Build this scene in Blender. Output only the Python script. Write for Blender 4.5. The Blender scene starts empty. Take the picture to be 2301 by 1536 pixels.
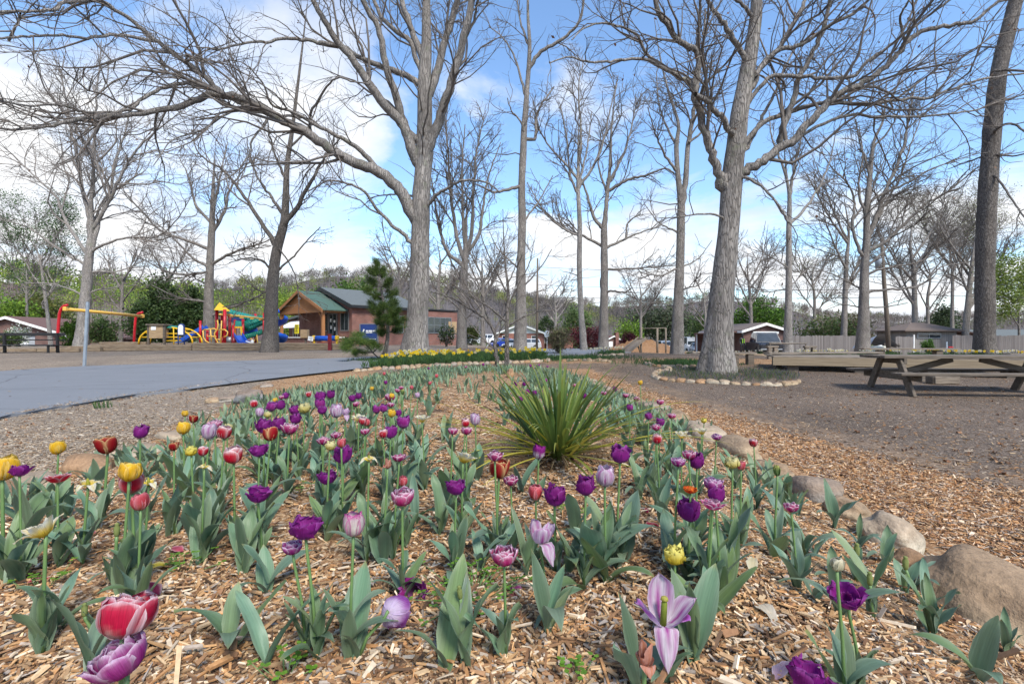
import bpy, math, random
import numpy as np
from mathutils import Vector, Matrix, Quaternion
from math import radians as rad, sin, cos, pi
C = bpy.context.scene.collection
scene = bpy.context.scene
# ------------------------------------------------------------ camera, sky, sun, exposure
CAMH, FPX, CX, HY = 1.15, 1087.0, 1150.5, 757.0      # camera height; focal length, optical centre and horizon of the 2301 px photograph
cam_data = bpy.data.cameras.new('camera')
cam = bpy.data.objects.new('camera', cam_data); C.objects.link(cam)
cam.location = (0, 0, CAMH); cam.rotation_euler = (pi/2, 0, 0)
cam_data.sensor_width = 36.0; cam_data.lens = 36.0*FPX/2301.0
cam_data.shift_y = (HY-768.0)/2301.0
cam_data.clip_start = 0.05; cam_data.clip_end = 5000
scene.camera = cam
SUN_EL, SUN_AZ = rad(48), rad(152)                    # azimuth clockwise from +Y (the view direction)
sd = Vector((sin(SUN_AZ)*cos(SUN_EL), cos(SUN_AZ)*cos(SUN_EL), sin(SUN_EL)))
sun_data = bpy.data.lights.new('sun', 'SUN'); sun = bpy.data.objects.new('sun', sun_data); C.objects.link(sun)
sun_data.energy = 2.4; sun_data.angle = rad(18); sun_data.color = (1.0, 0.93, 0.82)
sun.rotation_euler = sd.to_track_quat('Z', 'Y').to_euler(); sun.location = (20, -30, 40)
scene.view_settings.view_transform = 'Standard'; scene.view_settings.look = 'None'
scene.view_settings.exposure = 1.25; scene.view_settings.gamma = 1.0; scene.view_settings.use_curve_mapping = False
scene.cycles.max_bounces = 6; scene.cycles.diffuse_bounces = 3; scene.cycles.glossy_bounces = 2
scene.cycles.transmission_bounces = 4; scene.cycles.transparent_max_bounces = 6
scene.cycles.use_adaptive_sampling = True; scene.cycles.adaptive_threshold = 0.02

def N(nt, typ, loc=None, **kw):
    n = nt.nodes.new(typ)
    for k, v in kw.items():
        if hasattr(n, k): setattr(n, k, v)
        else: n.inputs[k].default_value = v
    return n
def lk(nt, a, b): nt.links.new(a, b)
def math_n(nt, op, a, b=None, clamp=False):
    n = nt.nodes.new('ShaderNodeMath'); n.operation = op; n.use_clamp = clamp
    for i, v in enumerate((a, b)):
        if v is None: continue
        if isinstance(v, (int, float)): n.inputs[i].default_value = v
        else: nt.links.new(v, n.inputs[i])
    return n.outputs[0]
def ramp(nt, fac, stops):
    r = nt.nodes.new('ShaderNodeValToRGB'); e = r.color_ramp.elements
    while len(e) < len(stops): e.new(0.5)
    for k, (p, c) in enumerate(stops):
        e[k].position = p; e[k].color = (c[0], c[1], c[2], 1) if not isinstance(c, (int, float)) else (c, c, c, 1)
    if fac is not None: nt.links.new(fac, r.inputs[0])
    return r.outputs[0]
def mixc(nt, fac, a, b, blend='MIX'):
    m = nt.nodes.new('ShaderNodeMix'); m.data_type = 'RGBA'; m.blend_type = blend
    for i, v in ((0, fac), (6, a), (7, b)):
        if isinstance(v, (int, float)): m.inputs[i].default_value = v
        elif isinstance(v, (tuple, list)): m.inputs[i].default_value = (v[0], v[1], v[2], 1)
        else: nt.links.new(v, m.inputs[i])
    return m.outputs[2]

world = bpy.data.worlds.new('World'); scene.world = world; world.use_nodes = True
nt = world.node_tree; nt.nodes.clear()
out = N(nt, 'ShaderNodeOutputWorld')
sky = nt.nodes.new('ShaderNodeTexSky'); sky.sky_type = 'NISHITA'; sky.sun_disc = False
sky.sun_elevation = SUN_EL; sky.sun_rotation = SUN_AZ; sky.air_density = 1.0; sky.dust_density = 0.4; sky.ozone_density = 1.5
bg_sky = N(nt, 'ShaderNodeBackground'); bg_sky.inputs[1].default_value = 0.115
tint = mixc(nt, 1.0, sky.outputs[0], (0.90, 1.02, 1.10), 'MULTIPLY'); lk(nt, tint, bg_sky.inputs[0])
tc = N(nt, 'ShaderNodeTexCoord'); sep = N(nt, 'ShaderNodeSeparateXYZ'); lk(nt, tc.outputs['Generated'], sep.inputs[0])
zc = math_n(nt, 'ADD', math_n(nt, 'MAXIMUM', sep.outputs[2], 0.0), 0.16)
cmb = N(nt, 'ShaderNodeCombineXYZ')
lk(nt, math_n(nt, 'DIVIDE', sep.outputs[0], zc), cmb.inputs[0]); lk(nt, math_n(nt, 'DIVIDE', sep.outputs[1], zc), cmb.inputs[1]); cmb.inputs[2].default_value = 3.7
nz = N(nt, 'ShaderNodeTexNoise'); nz.inputs['Scale'].default_value = 1.15; nz.inputs['Detail'].default_value = 9; nz.inputs['Roughness'].default_value = 0.55; nz.inputs['Distortion'].default_value = 0.35
lk(nt, cmb.outputs[0], nz.inputs[0])
# more cloud low over the ridge and to the west (-X), clear blue in the east and overhead
b1 = math_n(nt, 'MULTIPLY', sep.outputs[0], -0.10)
b2 = math_n(nt, 'MULTIPLY', math_n(nt, 'SUBTRACT', 0.31, sep.outputs[2]), 0.68)
cov = math_n(nt, 'ADD', math_n(nt, 'ADD', nz.outputs[0], b1), b2)
cl = ramp(nt, cov, [(0.47, 0.0), (0.54, 0.55), (0.64, 1.0)])
nz2 = N(nt, 'ShaderNodeTexNoise'); nz2.inputs['Scale'].default_value = 1.6; nz2.inputs['Detail'].default_value = 6; lk(nt, cmb.outputs[0], nz2.inputs[0])
ccol = ramp(nt, nz2.outputs[0], [(0.3, (0.72, 0.76, 0.84)), (0.6, (0.98, 0.99, 1.0))])
bg_cl = N(nt, 'ShaderNodeBackground'); bg_cl.inputs[1].default_value = 0.50; lk(nt, ccol, bg_cl.inputs[0])
ms = N(nt, 'ShaderNodeMixShader'); lk(nt, cl, ms.inputs[0]); lk(nt, bg_sky.outputs[0], ms.inputs[1]); lk(nt, bg_cl.outputs[0], ms.inputs[2])
lk(nt, ms.outputs[0], out.inputs[0])

# ------------------------------------------------------------ land shape and photo helpers
def ss(a, b, x):
    t = np.clip((np.asarray(x, float)-a)/(b-a), 0, 1); return t*t*(3-2*t)
def terrain(x, y):
    x = np.asarray(x, float); y = np.asarray(y, float)
    z = 0.42*ss(5, 22, y) - 1.2*ss(22, 80, y)*ss(-10, 2, x) - 0.45*ss(14, 40, y)*ss(3, 13, x)
    return z + 0.02*np.sin(x*0.9+1.3)*np.sin(y*0.7)
BED_L = np.array([(-3.9, -2), (-3.9, 3.6), (-3.75, 4.6), (-4.0, 6.0), (-4.3, 7.6), (-4.3, 9.5), (-3.3, 12.0), (-2.2, 13.2)])
BED_R = np.array([(2.0, -2), (2.18, 2.0), (2.28, 2.9), (2.38, 3.8), (2.4, 5.3), (2.28, 6.9), (2.05, 9.0), (1.65, 12.0), (0.9, 13.2)])
BED_END = 13.2
def bed_inside(x, y):
    xl = np.interp(y, BED_L[:, 1], BED_L[:, 0]); xr = np.interp(y, BED_R[:, 1], BED_R[:, 0])
    return np.minimum(np.minimum(x-xl, xr-x), BED_END-np.asarray(y, float))
def bed_rise(x, y):
    d = bed_inside(x, y)
    h = 0.40 - 0.24*ss(4.5, 12, y)
    h = np.where(np.asarray(x) < 0, h*(1-0.45*ss(1.2, 3.6, -np.asarray(x))), h)
    return np.where(d > 0, h*ss(0, 1.7, d), 0.0)
def ground(x, y): return terrain(x, y) + bed_rise(x, y)
def gz(x, y): return float(ground(x, y))
def at(px, py, Y): return Vector(((px-CX)*Y/FPX, Y, CAMH-(py-HY)*Y/FPX))
def on(px, py, lift=0.0, ymax=150.0):
    """where the line of sight through a photo pixel meets the ground (lifted)"""
    Y = np.geomspace(0.5, ymax, 3000); X = (px-CX)*Y/FPX
    d = CAMH-(py-HY)*Y/FPX-(ground(X, Y)+lift)
    k = np.nonzero(d <= 0)[0]
    i = k[0] if len(k) else len(Y)-1
    return Vector((X[i], Y[i], float(ground(X[i], Y[i]))))
def base(px, Y):
    x = (px-CX)*Y/FPX; return Vector((x, Y, gz(x, Y)))

# ------------------------------------------------------------ mesh building
class MB:
    def __init__(s): s.v = []; s.f = []; s.n = 0; s.c = []; s.m = []; s.sm = []
    def add(s, v, faces, col=None, mat=0, smooth=True):
        """faces: list of int arrays (K, n) for n-gons of one size each, or plain lists"""
        v = np.asarray(v, np.float32).reshape(-1, 3)
        s.v.append(v)
        c = np.ones((len(v), 3), np.float32) if col is None else np.broadcast_to(np.asarray(col, np.float32), (len(v), 3))
        s.c.append(c)
        for fa in faces:
            fa = np.asarray(fa, np.int32)
            if fa.ndim == 1: fa = fa[None]
            if len(fa): s.f.append(fa+s.n); s.m.append(np.full(len(fa), mat, np.int32)); s.sm.append(np.full(len(fa), smooth, bool))
        s.n += len(v); return s
    def mesh(s, name, mats, col=False):
        me = bpy.data.meshes.new(name)
        v = np.concatenate(s.v); me.vertices.add(len(v)); me.vertices.foreach_set('co', v.ravel())
        li = np.concatenate([f.ravel() for f in s.f]); lt = np.concatenate([np.full(len(f), f.shape[1], np.int32) for f in s.f])
        ls = np.concatenate(([0], np.cumsum(lt)[:-1])).astype(np.int32)
        me.loops.add(len(li)); me.loops.foreach_set('vertex_index', li)
        me.polygons.add(len(lt)); me.polygons.foreach_set('loop_start', ls); me.polygons.foreach_set('loop_total', lt)
        for m in (mats if isinstance(mats, (list, tuple)) else [mats]): me.materials.append(m)
        me.polygons.foreach_set('material_index', np.concatenate(s.m))
        me.polygons.foreach_set('use_smooth', np.concatenate(s.sm))
        if col:
            a = me.color_attributes.new('Col', 'FLOAT_COLOR', 'POINT'); c = np.concatenate(s.c)
            a.data.foreach_set('color', np.concatenate([c, np.ones((len(c), 1), np.float32)], 1).ravel())
        me.update(calc_edges=True); me.validate()
        return me
    def obj(s, name, mats, parent=None, col=False):
        return link(name, s.mesh(name, mats, col), parent)
    # shapes ------------------------------------------------
    def box(s, c, size, rot=None, mat=0, col=None, bev=0.0):
        hx, hy, hz = size[0]/2, size[1]/2, size[2]/2
        if bev > 0:
            b = min(bev, hx*.9, hy*.9, hz*.9); P = []
            for zz, k in ((-hz, b), (-hz+b, 0), (hz-b, 0), (hz, b)):
                x, y = hx-k, hy-k
                P += [(-x+b, -y, zz), (x-b, -y, zz), (x, -y+b, zz), (x, y-b, zz), (x-b, y, zz), (-x+b, y, zz), (-x, y-b, zz), (-x, -y+b, zz)]
            F = [[list(range(7, -1, -1))], [[24+i for i in range(8)]]]
            q = [[r*8+i, r*8+(i+1) % 8, (r+1)*8+(i+1) % 8, (r+1)*8+i] for r in range(3) for i in range(8)]
            v = np.array(P); f = [np.array(F[0]), np.array(F[1]), np.array(q)]
        else:
            v = np.array([(x*hx, y*hy, z*hz) for z in (-1, 1) for x, y in ((-1, -1), (1, -1), (1, 1), (-1, 1))])
            f = [np.array([[3, 2, 1, 0], [4, 5, 6, 7], [0, 1, 5, 4], [1, 2, 6, 5], [2, 3, 7, 6], [3, 0, 4, 7]])]
        if rot is not None: v = v @ np.array(rot.to_matrix() if hasattr(rot, 'to_matrix') else rot).T
        return s.add(v+np.array(c), f, col, mat, False)
    def bar(s, p, q, w, h=None, mat=0, col=None, bev=0.0, up=(0, 0, 1)):
        p, q = Vector(p), Vector(q); d = q-p; L = d.length; x = d.normalized(); u = Vector(up)
        if abs(x.dot(u)) > .98: u = Vector((0, 1, 0))
        y = u.cross(x).normalized(); z = x.cross(y)
        return s.box((p+q)/2, (L, w, h or w), Matrix((x, y, z)).transposed(), mat, col, bev)
    def tube(s, pts, r, sides=8, mat=0, col=None, cap=True):
        P = np.array([tuple(p) for p in pts], float); n = len(P)
        R = np.full(n, r, float) if np.isscalar(r) else np.array(r, float)
        v, q = tube_batch(P[None], R[None], sides); k = len(v)
        fs = [q]
        if cap: fs += [np.arange(sides)[::-1][None], (np.arange(sides)+(n-1)*sides)[None]]
        return s.add(v, fs, col, mat, True)
    def lathe(s, prof, sides=12, c=(0, 0, 0), mat=0, col=None, axis=None):
        a = np.arange(sides)*2*pi/sides
        v = np.array([[(r*cos(t), r*sin(t), z) for t in a] for r, z in prof]).reshape(-1, 3)
        q = [[i*sides+j, i*sides+(j+1) % sides, (i+1)*sides+(j+1) % sides, (i+1)*sides+j] for i in range(len(prof)-1) for j in range(sides)]
        if axis is not None:
            m = np.array(Vector((0, 0, 1)).rotation_difference(Vector(axis)).to_matrix()); v = v @ m.T
        return s.add(v+np.array(c), [np.array(q), np.arange(sides)[::-1][None], (np.arange(sides)+(len(prof)-1)*sides)[None]], col, mat, True)
    def poly(s, pts, mat=0, col=None): return s.add([tuple(p) for p in pts], [np.arange(len(pts))[None]], col, mat, False)
    def prism(s, pts, off, mat=0, col=None):
        n = len(pts); o = Vector(off); a = [Vector(p) for p in pts]
        v = [tuple(p) for p in a]+[tuple(p+o) for p in a]
        nrm = sum(((a[i]-a[0]).cross(a[i+1]-a[0]) for i in range(1, n-1)), Vector())
        fl = nrm.dot(o) > 0
        t, b = list(range(n, 2*n)), list(range(n-1, -1, -1))
        q = [[i, (i+1) % n, n+(i+1) % n, n+i] for i in range(n)]
        if not fl: t, b, q = t[::-1], b[::-1], [x[::-1] for x in q]
        return s.add(v, [np.array([t]), np.array([b]), np.array(q)], col, mat, False)
    def grid(s, P, mat=0, col=None, closed=False, smooth=True):
        P = np.asarray(P, float); a, b = P.shape[:2]
        i, j = np.meshgrid(np.arange(a-1), np.arange(b if closed else b-1), indexing='ij'); j2 = (j+1) % b
        q = np.stack([i*b+j, i*b+j2, (i+1)*b+j2, (i+1)*b+j], -1).reshape(-1, 4)
        if col is not None and np.ndim(col) == 3: col = np.asarray(col).reshape(-1, 3)
        return s.add(P.reshape(-1, 3), [q], col, mat, smooth)

def tube_batch(P, R, sides):
    B, n, _ = P.shape
    T = np.gradient(P, axis=1) if n > 2 else np.repeat(P[:, 1:]-P[:, :1], 2, 1)
    T /= np.linalg.norm(T, axis=2, keepdims=True)+1e-9
    md = T.mean(1); ref = np.zeros((B, 3)); k = np.argmin(np.abs(md), 1); ref[np.arange(B), k] = 1
    U = np.cross(T, ref[:, None]); U /= np.linalg.norm(U, axis=2, keepdims=True)+1e-9
    V = np.cross(T, U)
    a = np.arange(sides)*2*pi/sides
    v = P[:, :, None]+R[:, :, None, None]*(U[:, :, None]*np.cos(a)[None, None, :, None]+V[:, :, None]*np.sin(a)[None, None, :, None])
    b, i, j = np.meshgrid(np.arange(B), np.arange(n-1), np.arange(sides), indexing='ij'); j2 = (j+1) % sides
    o = b*n*sides
    q = np.stack([o+i*sides+j, o+i*sides+j2, o+(i+1)*sides+j2, o+(i+1)*sides+j], -1).reshape(-1, 4)
    return v.reshape(-1, 3), q

def link(name, me, parent=None):
    o = bpy.data.objects.new(name, me); C.objects.link(o)
    if parent is not None: o.parent = parent
    return o
def tag(o, label=None, cat=None, group=None, kind=None):
    if label: o['label'] = label
    if cat: o['category'] = cat
    if group: o['group'] = group
    if kind: o['kind'] = kind
    return o
def thing(name, label, cat, loc=(0, 0, 0), rz=0.0, group=None):
    o = bpy.data.objects.new(name, None); C.objects.link(o); o.location = loc; o.rotation_euler = (0, 0, rz); o.empty_display_size = .1
    return tag(o, label, cat, group)
def dup(root, loc, rz=0.0, label=None, group=None, scale=1.0):
    r = root.copy(); C.objects.link(r); r.location = loc; r.rotation_euler = (0, 0, rz); r.scale = (scale,)*3
    if label: r['label'] = label
    if group: r['group'] = group
    for ch in list(root.children):
        c = ch.copy(); C.objects.link(c); c.parent = r
        for g in list(ch.children):
            d = g.copy(); C.objects.link(d); d.parent = c
    return r

# ------------------------------------------------------------ materials
def new_mat(name):
    m = bpy.data.materials.new(name); m.use_nodes = True; t = m.node_tree
    return m, t, t.nodes['Principled BSDF']
def setp(b, **kw):
    for k, v in kw.items():
        i = b.inputs[k]
        i.default_value = (v[0], v[1], v[2], 1) if isinstance(v, (tuple, list)) else v
def noise(t, vec, scale, detail=4, rough=.55, dist=0.0):
    n = t.nodes.new('ShaderNodeTexNoise'); n.inputs['Scale'].default_value = scale; n.inputs['Detail'].default_value = detail
    n.inputs['Roughness'].default_value = rough; n.inputs['Distortion'].default_value = dist
    if vec is not None: t.links.new(vec, n.inputs[0])
    return n.outputs[0]
def coords(t, which='Object', scale=(1, 1, 1)):
    if which == 'World':
        o = t.nodes.new('ShaderNodeNewGeometry').outputs['Position']
    else: o = t.nodes.new('ShaderNodeTexCoord').outputs[which]
    mp = t.nodes.new('ShaderNodeMapping'); mp.inputs['Scale'].default_value = scale; t.links.new(o, mp.inputs[0]); return mp.outputs[0]
def bump(t, b, h, strength=.5, dist=.02):
    n = t.nodes.new('ShaderNodeBump'); n.inputs['Strength'].default_value = strength; n.inputs['Distance'].default_value = dist
    t.links.new(h, n.inputs['Height']); t.links.new(n.outputs[0], b.inputs['Normal'])
def simple(name, c1, c2=None, rough=.6, scale=6, metal=0.0, bmp=0.0, spec=.4, which='Object', sc=(1, 1, 1), coat=0.0):
    m, t, b = new_mat(name); setp(b, Roughness=rough, Metallic=metal); b.inputs['Specular IOR Level'].default_value = spec
    c2 = c2 or tuple(x*.8 for x in c1)
    n = noise(t, coords(t, which, sc), scale, 5)
    lk(t, ramp(t, n, [(.3, c2), (.7, c1)]), b.inputs['Base Color'])
    if bmp: bump(t, b, n, bmp)
    if coat: b.inputs['Coat Weight'].default_value = coat; b.inputs['Coat Roughness'].default_value = .06
    return m
def colmat(name, rough=.55, spec=.3, var=.25, scale=40, trans=0.0, bmp=0.0):
    """colour from the 'Col' attribute, broken up by noise; trans adds light through thin leaves and petals"""
    m, t, b = new_mat(name); setp(b, Roughness=rough); b.inputs['Specular IOR Level'].default_value = spec
    a = t.nodes.new('ShaderNodeAttribute'); a.attribute_name = 'Col'
    n = noise(t, coords(t), scale, 3)
    c = mixc(t, 1.0, a.outputs['Color'], ramp(t, n, [(.25, 1-var), (.75, 1+0*var)]), 'MULTIPLY')
    lk(t, c, b.inputs['Base Color'])
    if bmp: bump(t, b, n, bmp, .01)
    if trans:
        tr = t.nodes.new('ShaderNodeBsdfTranslucent'); lk(t, c, tr.inputs[0]); mx = t.nodes.new('ShaderNodeMixShader'); mx.inputs[0].default_value = trans
        lk(t, b.outputs[0], mx.inputs[1]); lk(t, tr.outputs[0], mx.inputs[2]); lk(t, mx.outputs[0], t.nodes['Material Output'].inputs[0])
    return m
def bark(name, light, dark, moss=None, sc=1.0, stretch=.22, bs=.9):
    m, t, b = new_mat(name); setp(b, Roughness=.9); b.inputs['Specular IOR Level'].default_value = .15
    v = coords(t, 'Object', (sc, sc, sc*stretch))
    dn = noise(t, v, 4.0, 3)
    vo = t.nodes.new('ShaderNodeTexVoronoi'); vo.feature = 'DISTANCE_TO_EDGE'; vo.inputs['Scale'].default_value = 21
    ad = t.nodes.new('ShaderNodeMix'); ad.data_type = 'VECTOR'; ad.inputs[0].default_value = .16; lk(t, v, ad.inputs[4])
    nn = t.nodes.new('ShaderNodeTexNoise'); nn.inputs['Scale'].default_value = 9; lk(t, v, nn.inputs[0]); lk(t, nn.outputs['Color'], ad.inputs[5])
    lk(t, ad.outputs[1], vo.inputs['Vector'])
    edge = ramp(t, vo.outputs[0], [(0.0, 0.15), (0.13, 1.0)])
    pat = noise(t, coords(t, 'Object', (1, 1, .45)), 1.7*sc, 6, .65)
    fine = noise(t, v, 45, 4)
    c = mixc(t, edge, tuple(x*.55 for x in dark), mixc(t, ramp(t, pat, [(.35, 0), (.68, 1)]), dark, light))
    c = mixc(t, .45, c, mixc(t, 1.0, c, ramp(t, fine, [(.3, .55), (.7, 1.35)]), 'MULTIPLY'))
    if moss:
        c = mixc(t, ramp(t, noise(t, coords(t, 'Object'), 3.1, 5), [(.58, 0), (.72, .6)]), c, moss)
    lk(t, c, b.inputs['Base Color'])
    h = math_n(t, 'ADD', math_n(t, 'MULTIPLY', edge, .7), math_n(t, 'MULTIPLY', fine, .5))
    bump(t, b, h, bs, .03)
    return m
M = {}
M['bark_oak'] = bark('oak_bark', (.33, .305, .28), (.165, .15, .138), (.17, .18, .13), 1.0, .13)
M['bark_dark'] = bark('dark_oak_bark', (.20, .18, .162), (.115, .102, .093), None, 1.0, .3, 1.0)
M['bark_pale'] = bark('pale_bark', (.40, .37, .34), (.25, .23, .215), (.24, .25, .19), 1.2)
M['bark_grey'] = bark('grey_bark', (.32, .292, .268), (.18, .162, .147), (.18, .19, .15), 1.2)
M['twig'] = simple('twig_bark', (.17, .15, .135), (.105, .092, .083), .9, 3, spec=.1)
M['twig_pale'] = simple('pale_twig_bark', (.27, .245, .225), (.17, .152, .14), .9, 3, spec=.1)
M['leafcol'] = colmat('foliage', .55, .25, .3, 3.0, .35)
M['blade'] = colmat('tulip_foliage', .45, .35, .16, 14, .32)
def striate(mat, vec_fn, lo, amount):
    # fine lengthwise veins multiplied into a colour-attribute material
    t = mat.node_tree; b = t.nodes['Principled BSDF']; src = b.inputs['Base Color'].links[0].from_socket
    n = noise(t, vec_fn(t), 1.0, 3); c = mixc(t, 1.0, src, ramp(t, n, [(.32, lo), (.68, 1.06)]), 'MULTIPLY'); lk(t, c, b.inputs['Base Color'])
    for x in t.nodes:
        if x.type == 'BSDF_TRANSLUCENT': lk(t, c, x.inputs[0])
    bump(t, b, n, amount, .002)
striate(M['blade'], lambda t: coords(t, 'Object', (7, 240, 7)), .80, .35)
M['petal'] = colmat('petal', .6, .18, .12, 60, .45)
def petal_vec(t):
    o = t.nodes.new('ShaderNodeTexCoord').outputs['Object']; q = t.nodes.new('ShaderNodeSeparateXYZ'); lk(t, o, q.inputs[0])
    c = t.nodes.new('ShaderNodeCombineXYZ'); lk(t, math_n(t, 'MULTIPLY', math_n(t, 'ARCTAN2', q.outputs[1], q.outputs[0]), 16.0), c.inputs[0]); lk(t, math_n(t, 'MULTIPLY', q.outputs[2], 28.0), c.inputs[1]); return c.outputs[0]
striate(M['petal'], petal_vec, .72, .55)
M['chip'] = colmat('wood_chip', .85, .15, .3, 90)
m, t, b = new_mat('field_stone'); setp(b, Roughness=.88); b.inputs['Specular IOR Level'].default_value = .2
a_ = t.nodes.new('ShaderNodeAttribute'); a_.attribute_name = 'Col'; n1 = noise(t, coords(t), 4.5, 8, .65); n2 = noise(t, coords(t), 38, 5, .6); n3 = noise(t, coords(t, 'Object', (1, 1, 3.5)), 2.2, 6, .6, .6)
c_ = mixc(t, 1.0, a_.outputs['Color'], ramp(t, n1, [(.3, .62), (.7, 1.18)]), 'MULTIPLY'); c_ = mixc(t, 1.0, c_, ramp(t, n2, [(.25, .72), (.7, 1.15)]), 'MULTIPLY')
c_ = mixc(t, ramp(t, n3, [(.56, 0), (.7, .5)]), c_, (.30, .19, .10)); c_ = mixc(t, ramp(t, n1, [(.62, 0), (.75, .4)]), c_, (.20, .20, .15)); lk(t, c_, b.inputs['Base Color'])
bump(t, b, math_n(t, 'ADD', n1, math_n(t, 'MULTIPLY', n2, .35)), .8, .035); M['stonecol'] = m
M['forest'] = colmat('forest', .9, .05, .25, .08, .15)
M['wood_old'] = simple('weathered_wood', (.24, .20, .16), (.11, .09, .07), .85, 3, bmp=.4, sc=(1, 9, 9))
M['wood_dark'] = simple('dark_weathered_wood', (.155, .127, .10), (.07, .056, .043), .85, 3, bmp=.4, sc=(1, 9, 9))
M['wood_tan'] = simple('tan_wood', (.42, .30, .17), (.27, .18, .10), .8, 3, bmp=.3, sc=(1, 8, 8))
M['timber'] = simple('timber_wood', (.27, .21, .145), (.14, .10, .065), .9, 4, bmp=.5, sc=(1, 6, 6))
M['cedar'] = simple('stained_cedar', (.36, .165, .06), (.25, .105, .04), .65, 3, bmp=.2, sc=(6, 6, 1))
M['red'] = simple('red_paint', (.50, .012, .022), (.40, .01, .018), .35, 4)
M['maroon'] = simple('maroon_paint', (.19, .012, .02), (.13, .01, .016), .4, 4)
M['yellow'] = simple('yellow_paint', (.80, .50, .02), (.70, .40, .015), .35, 4)
M['cream_yellow'] = simple('faded_yellow_paint', (.78, .47, .10), (.66, .38, .07), .4, 4)
M['blue'] = simple('blue_plastic', (.012, .10, .52), (.008, .07, .40), .3, 4)
M['navy'] = simple('navy_plastic', (.02, .05, .20), (.012, .035, .15), .4, 4)
M['green'] = simple('green_plastic', (.01, .21, .15), (.008, .15, .11), .35, 4)
M['teal'] = simple('teal_plastic', (.02, .26, .22), (.015, .20, .17), .35, 4)
M['black'] = simple('black_metal', (.02, .021, .022), (.012, .012, .013), .45, 4)
M['galv'] = simple('galvanised_metal', (.36, .42, .48), (.27, .32, .37), .45, 8, .5)
M['white'] = simple('white_paint', (.80, .80, .78), (.68, .69, .68), .5, 5)
M['paper'] = simple('paper', (.82, .82, .80), (.72, .73, .72), .7, 5)
M['signyellow'] = simple('yellow_sign', (.85, .72, .03), (.75, .62, .02), .5, 5)
M['glass'] = simple('window_glass', (.035, .045, .055), (.015, .02, .025), .08, 1.5, spec=.8)
M['rubber'] = simple('rubber', (.02, .02, .02), (.012, .012, .012), .8, 8)
M['grey_metal'] = simple('grey_metal', (.30, .31, .32), (.22, .23, .24), .4, 8, .7)
def brick(name, c1, c2, mortar, s=1.0):
    m, t, b = new_mat(name); setp(b, Roughness=.88); b.inputs['Specular IOR Level'].default_value = .2
    o = t.nodes.new('ShaderNodeTexCoord').outputs['Object']; sx = t.nodes.new('ShaderNodeSeparateXYZ'); lk(t, o, sx.inputs[0])
    cb = t.nodes.new('ShaderNodeCombineXYZ'); lk(t, math_n(t, 'ADD', sx.outputs[0], sx.outputs[1]), cb.inputs[0]); lk(t, sx.outputs[2], cb.inputs[1])
    br = t.nodes.new('ShaderNodeTexBrick'); lk(t, cb.outputs[0], br.inputs[0])
    br.inputs['Scale'].default_value = 1.0; br.inputs['Brick Width'].default_value = .22*s; br.inputs['Row Height'].default_value = .075*s; br.inputs['Mortar Size'].default_value = .010*s
    br.inputs['Color1'].default_value = (*c1, 1); br.inputs['Color2'].default_value = (*c2, 1); br.inputs['Mortar'].default_value = (*mortar, 1); br.inputs['Bias'].default_value = -.1
    n = noise(t, o, 1.3, 5); c = mixc(t, 1.0, br.outputs[0], ramp(t, n, [(.3, .72), (.7, 1.15)]), 'MULTIPLY')
    lk(t, c, b.inputs['Base Color']); bump(t, b, br.outputs['Fac'], .3, -.01); return m
M['brick'] = brick('red_brick', (.235, .088, .066), (.175, .066, .052), (.22, .175, .155))
M['brick_dark'] = brick('brown_brick', (.17, .085, .07), (.12, .062, .055), (.17, .14, .13))
M['brick_orange'] = brick('orange_brick', (.36, .13, .085), (.27, .095, .07), (.30, .22, .2))
def shingle(name, c1, c2):
    m, t, b = new_mat(name); setp(b, Roughness=.9); o = coords(t, 'Object', (1, 1, 1))
    n = noise(t, o, 14, 3); w = t.nodes.new('ShaderNodeTexWave'); w.wave_type = 'BANDS'; w.bands_direction = 'Z'; w.inputs['Scale'].default_value = 3.2; w.inputs['Distortion'].default_value = .6; lk(t, o, w.inputs[0])
    c = mixc(t, 1.0, ramp(t, n, [(.3, c2), (.7, c1)]), ramp(t, w.outputs[1], [(.0, .75), (.3, 1.0)]), 'MULTIPLY'); lk(t, c, b.inputs['Base Color']); return m
M['roof_grey'] = shingle('grey_shingles', (.135, .152, .152), (.085, .097, .098))
M['roof_green'] = shingle('green_metal_roof', (.07, .13, .105), (.045, .09, .072))
M['roof_brown'] = shingle('brown_shingles', (.17, .13, .11), (.11, .085, .07))
M['roof_rust'] = shingle('rust_brown_shingles', (.16, .085, .07), (.11, .06, .05))
def planks(name, c1, c2, w=.14):
    m, t, b = new_mat(name); setp(b, Roughness=.9); o = t.nodes.new('ShaderNodeTexCoord').outputs['Object']; sx = t.nodes.new('ShaderNodeSeparateXYZ'); lk(t, o, sx.inputs[0])
    u = math_n(t, 'DIVIDE', math_n(t, 'ADD', sx.outputs[0], sx.outputs[1]), w); fl = math_n(t, 'FLOOR', u); fr = math_n(t, 'FRACT', u)
    wn = t.nodes.new('ShaderNodeTexWhiteNoise'); wn.noise_dimensions = '1D'; lk(t, fl, wn.inputs['W'])
    gap = ramp(t, fr, [(.0, .25), (.07, 1), (.93, 1), (1.0, .25)])
    n = noise(t, coords(t, 'Object', (8, 8, .8)), 4, 5)
    c = mixc(t, math_n(t, 'ADD', math_n(t, 'MULTIPLY', wn.outputs[0], .6), math_n(t, 'MULTIPLY', n, .4)), c2, c1)
    lk(t, mixc(t, 1.0, c, gap, 'MULTIPLY'), b.inputs['Base Color']); bump(t, b, gap, .5, .01); return m
M['fence'] = planks('grey_fence_boards', (.23, .21, .20), (.12, .105, .10))
M['shed_board'] = planks('silver_shed_boards', (.26, .245, .23), (.16, .148, .138), .2)
M['cedar_board'] = planks('cedar_boards', (.38, .17, .062), (.30, .13, .048), .18)
def paint(name, c): return simple(name, c, tuple(x*.92 for x in c), .28, 2, spec=.5, coat=.8)
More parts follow.
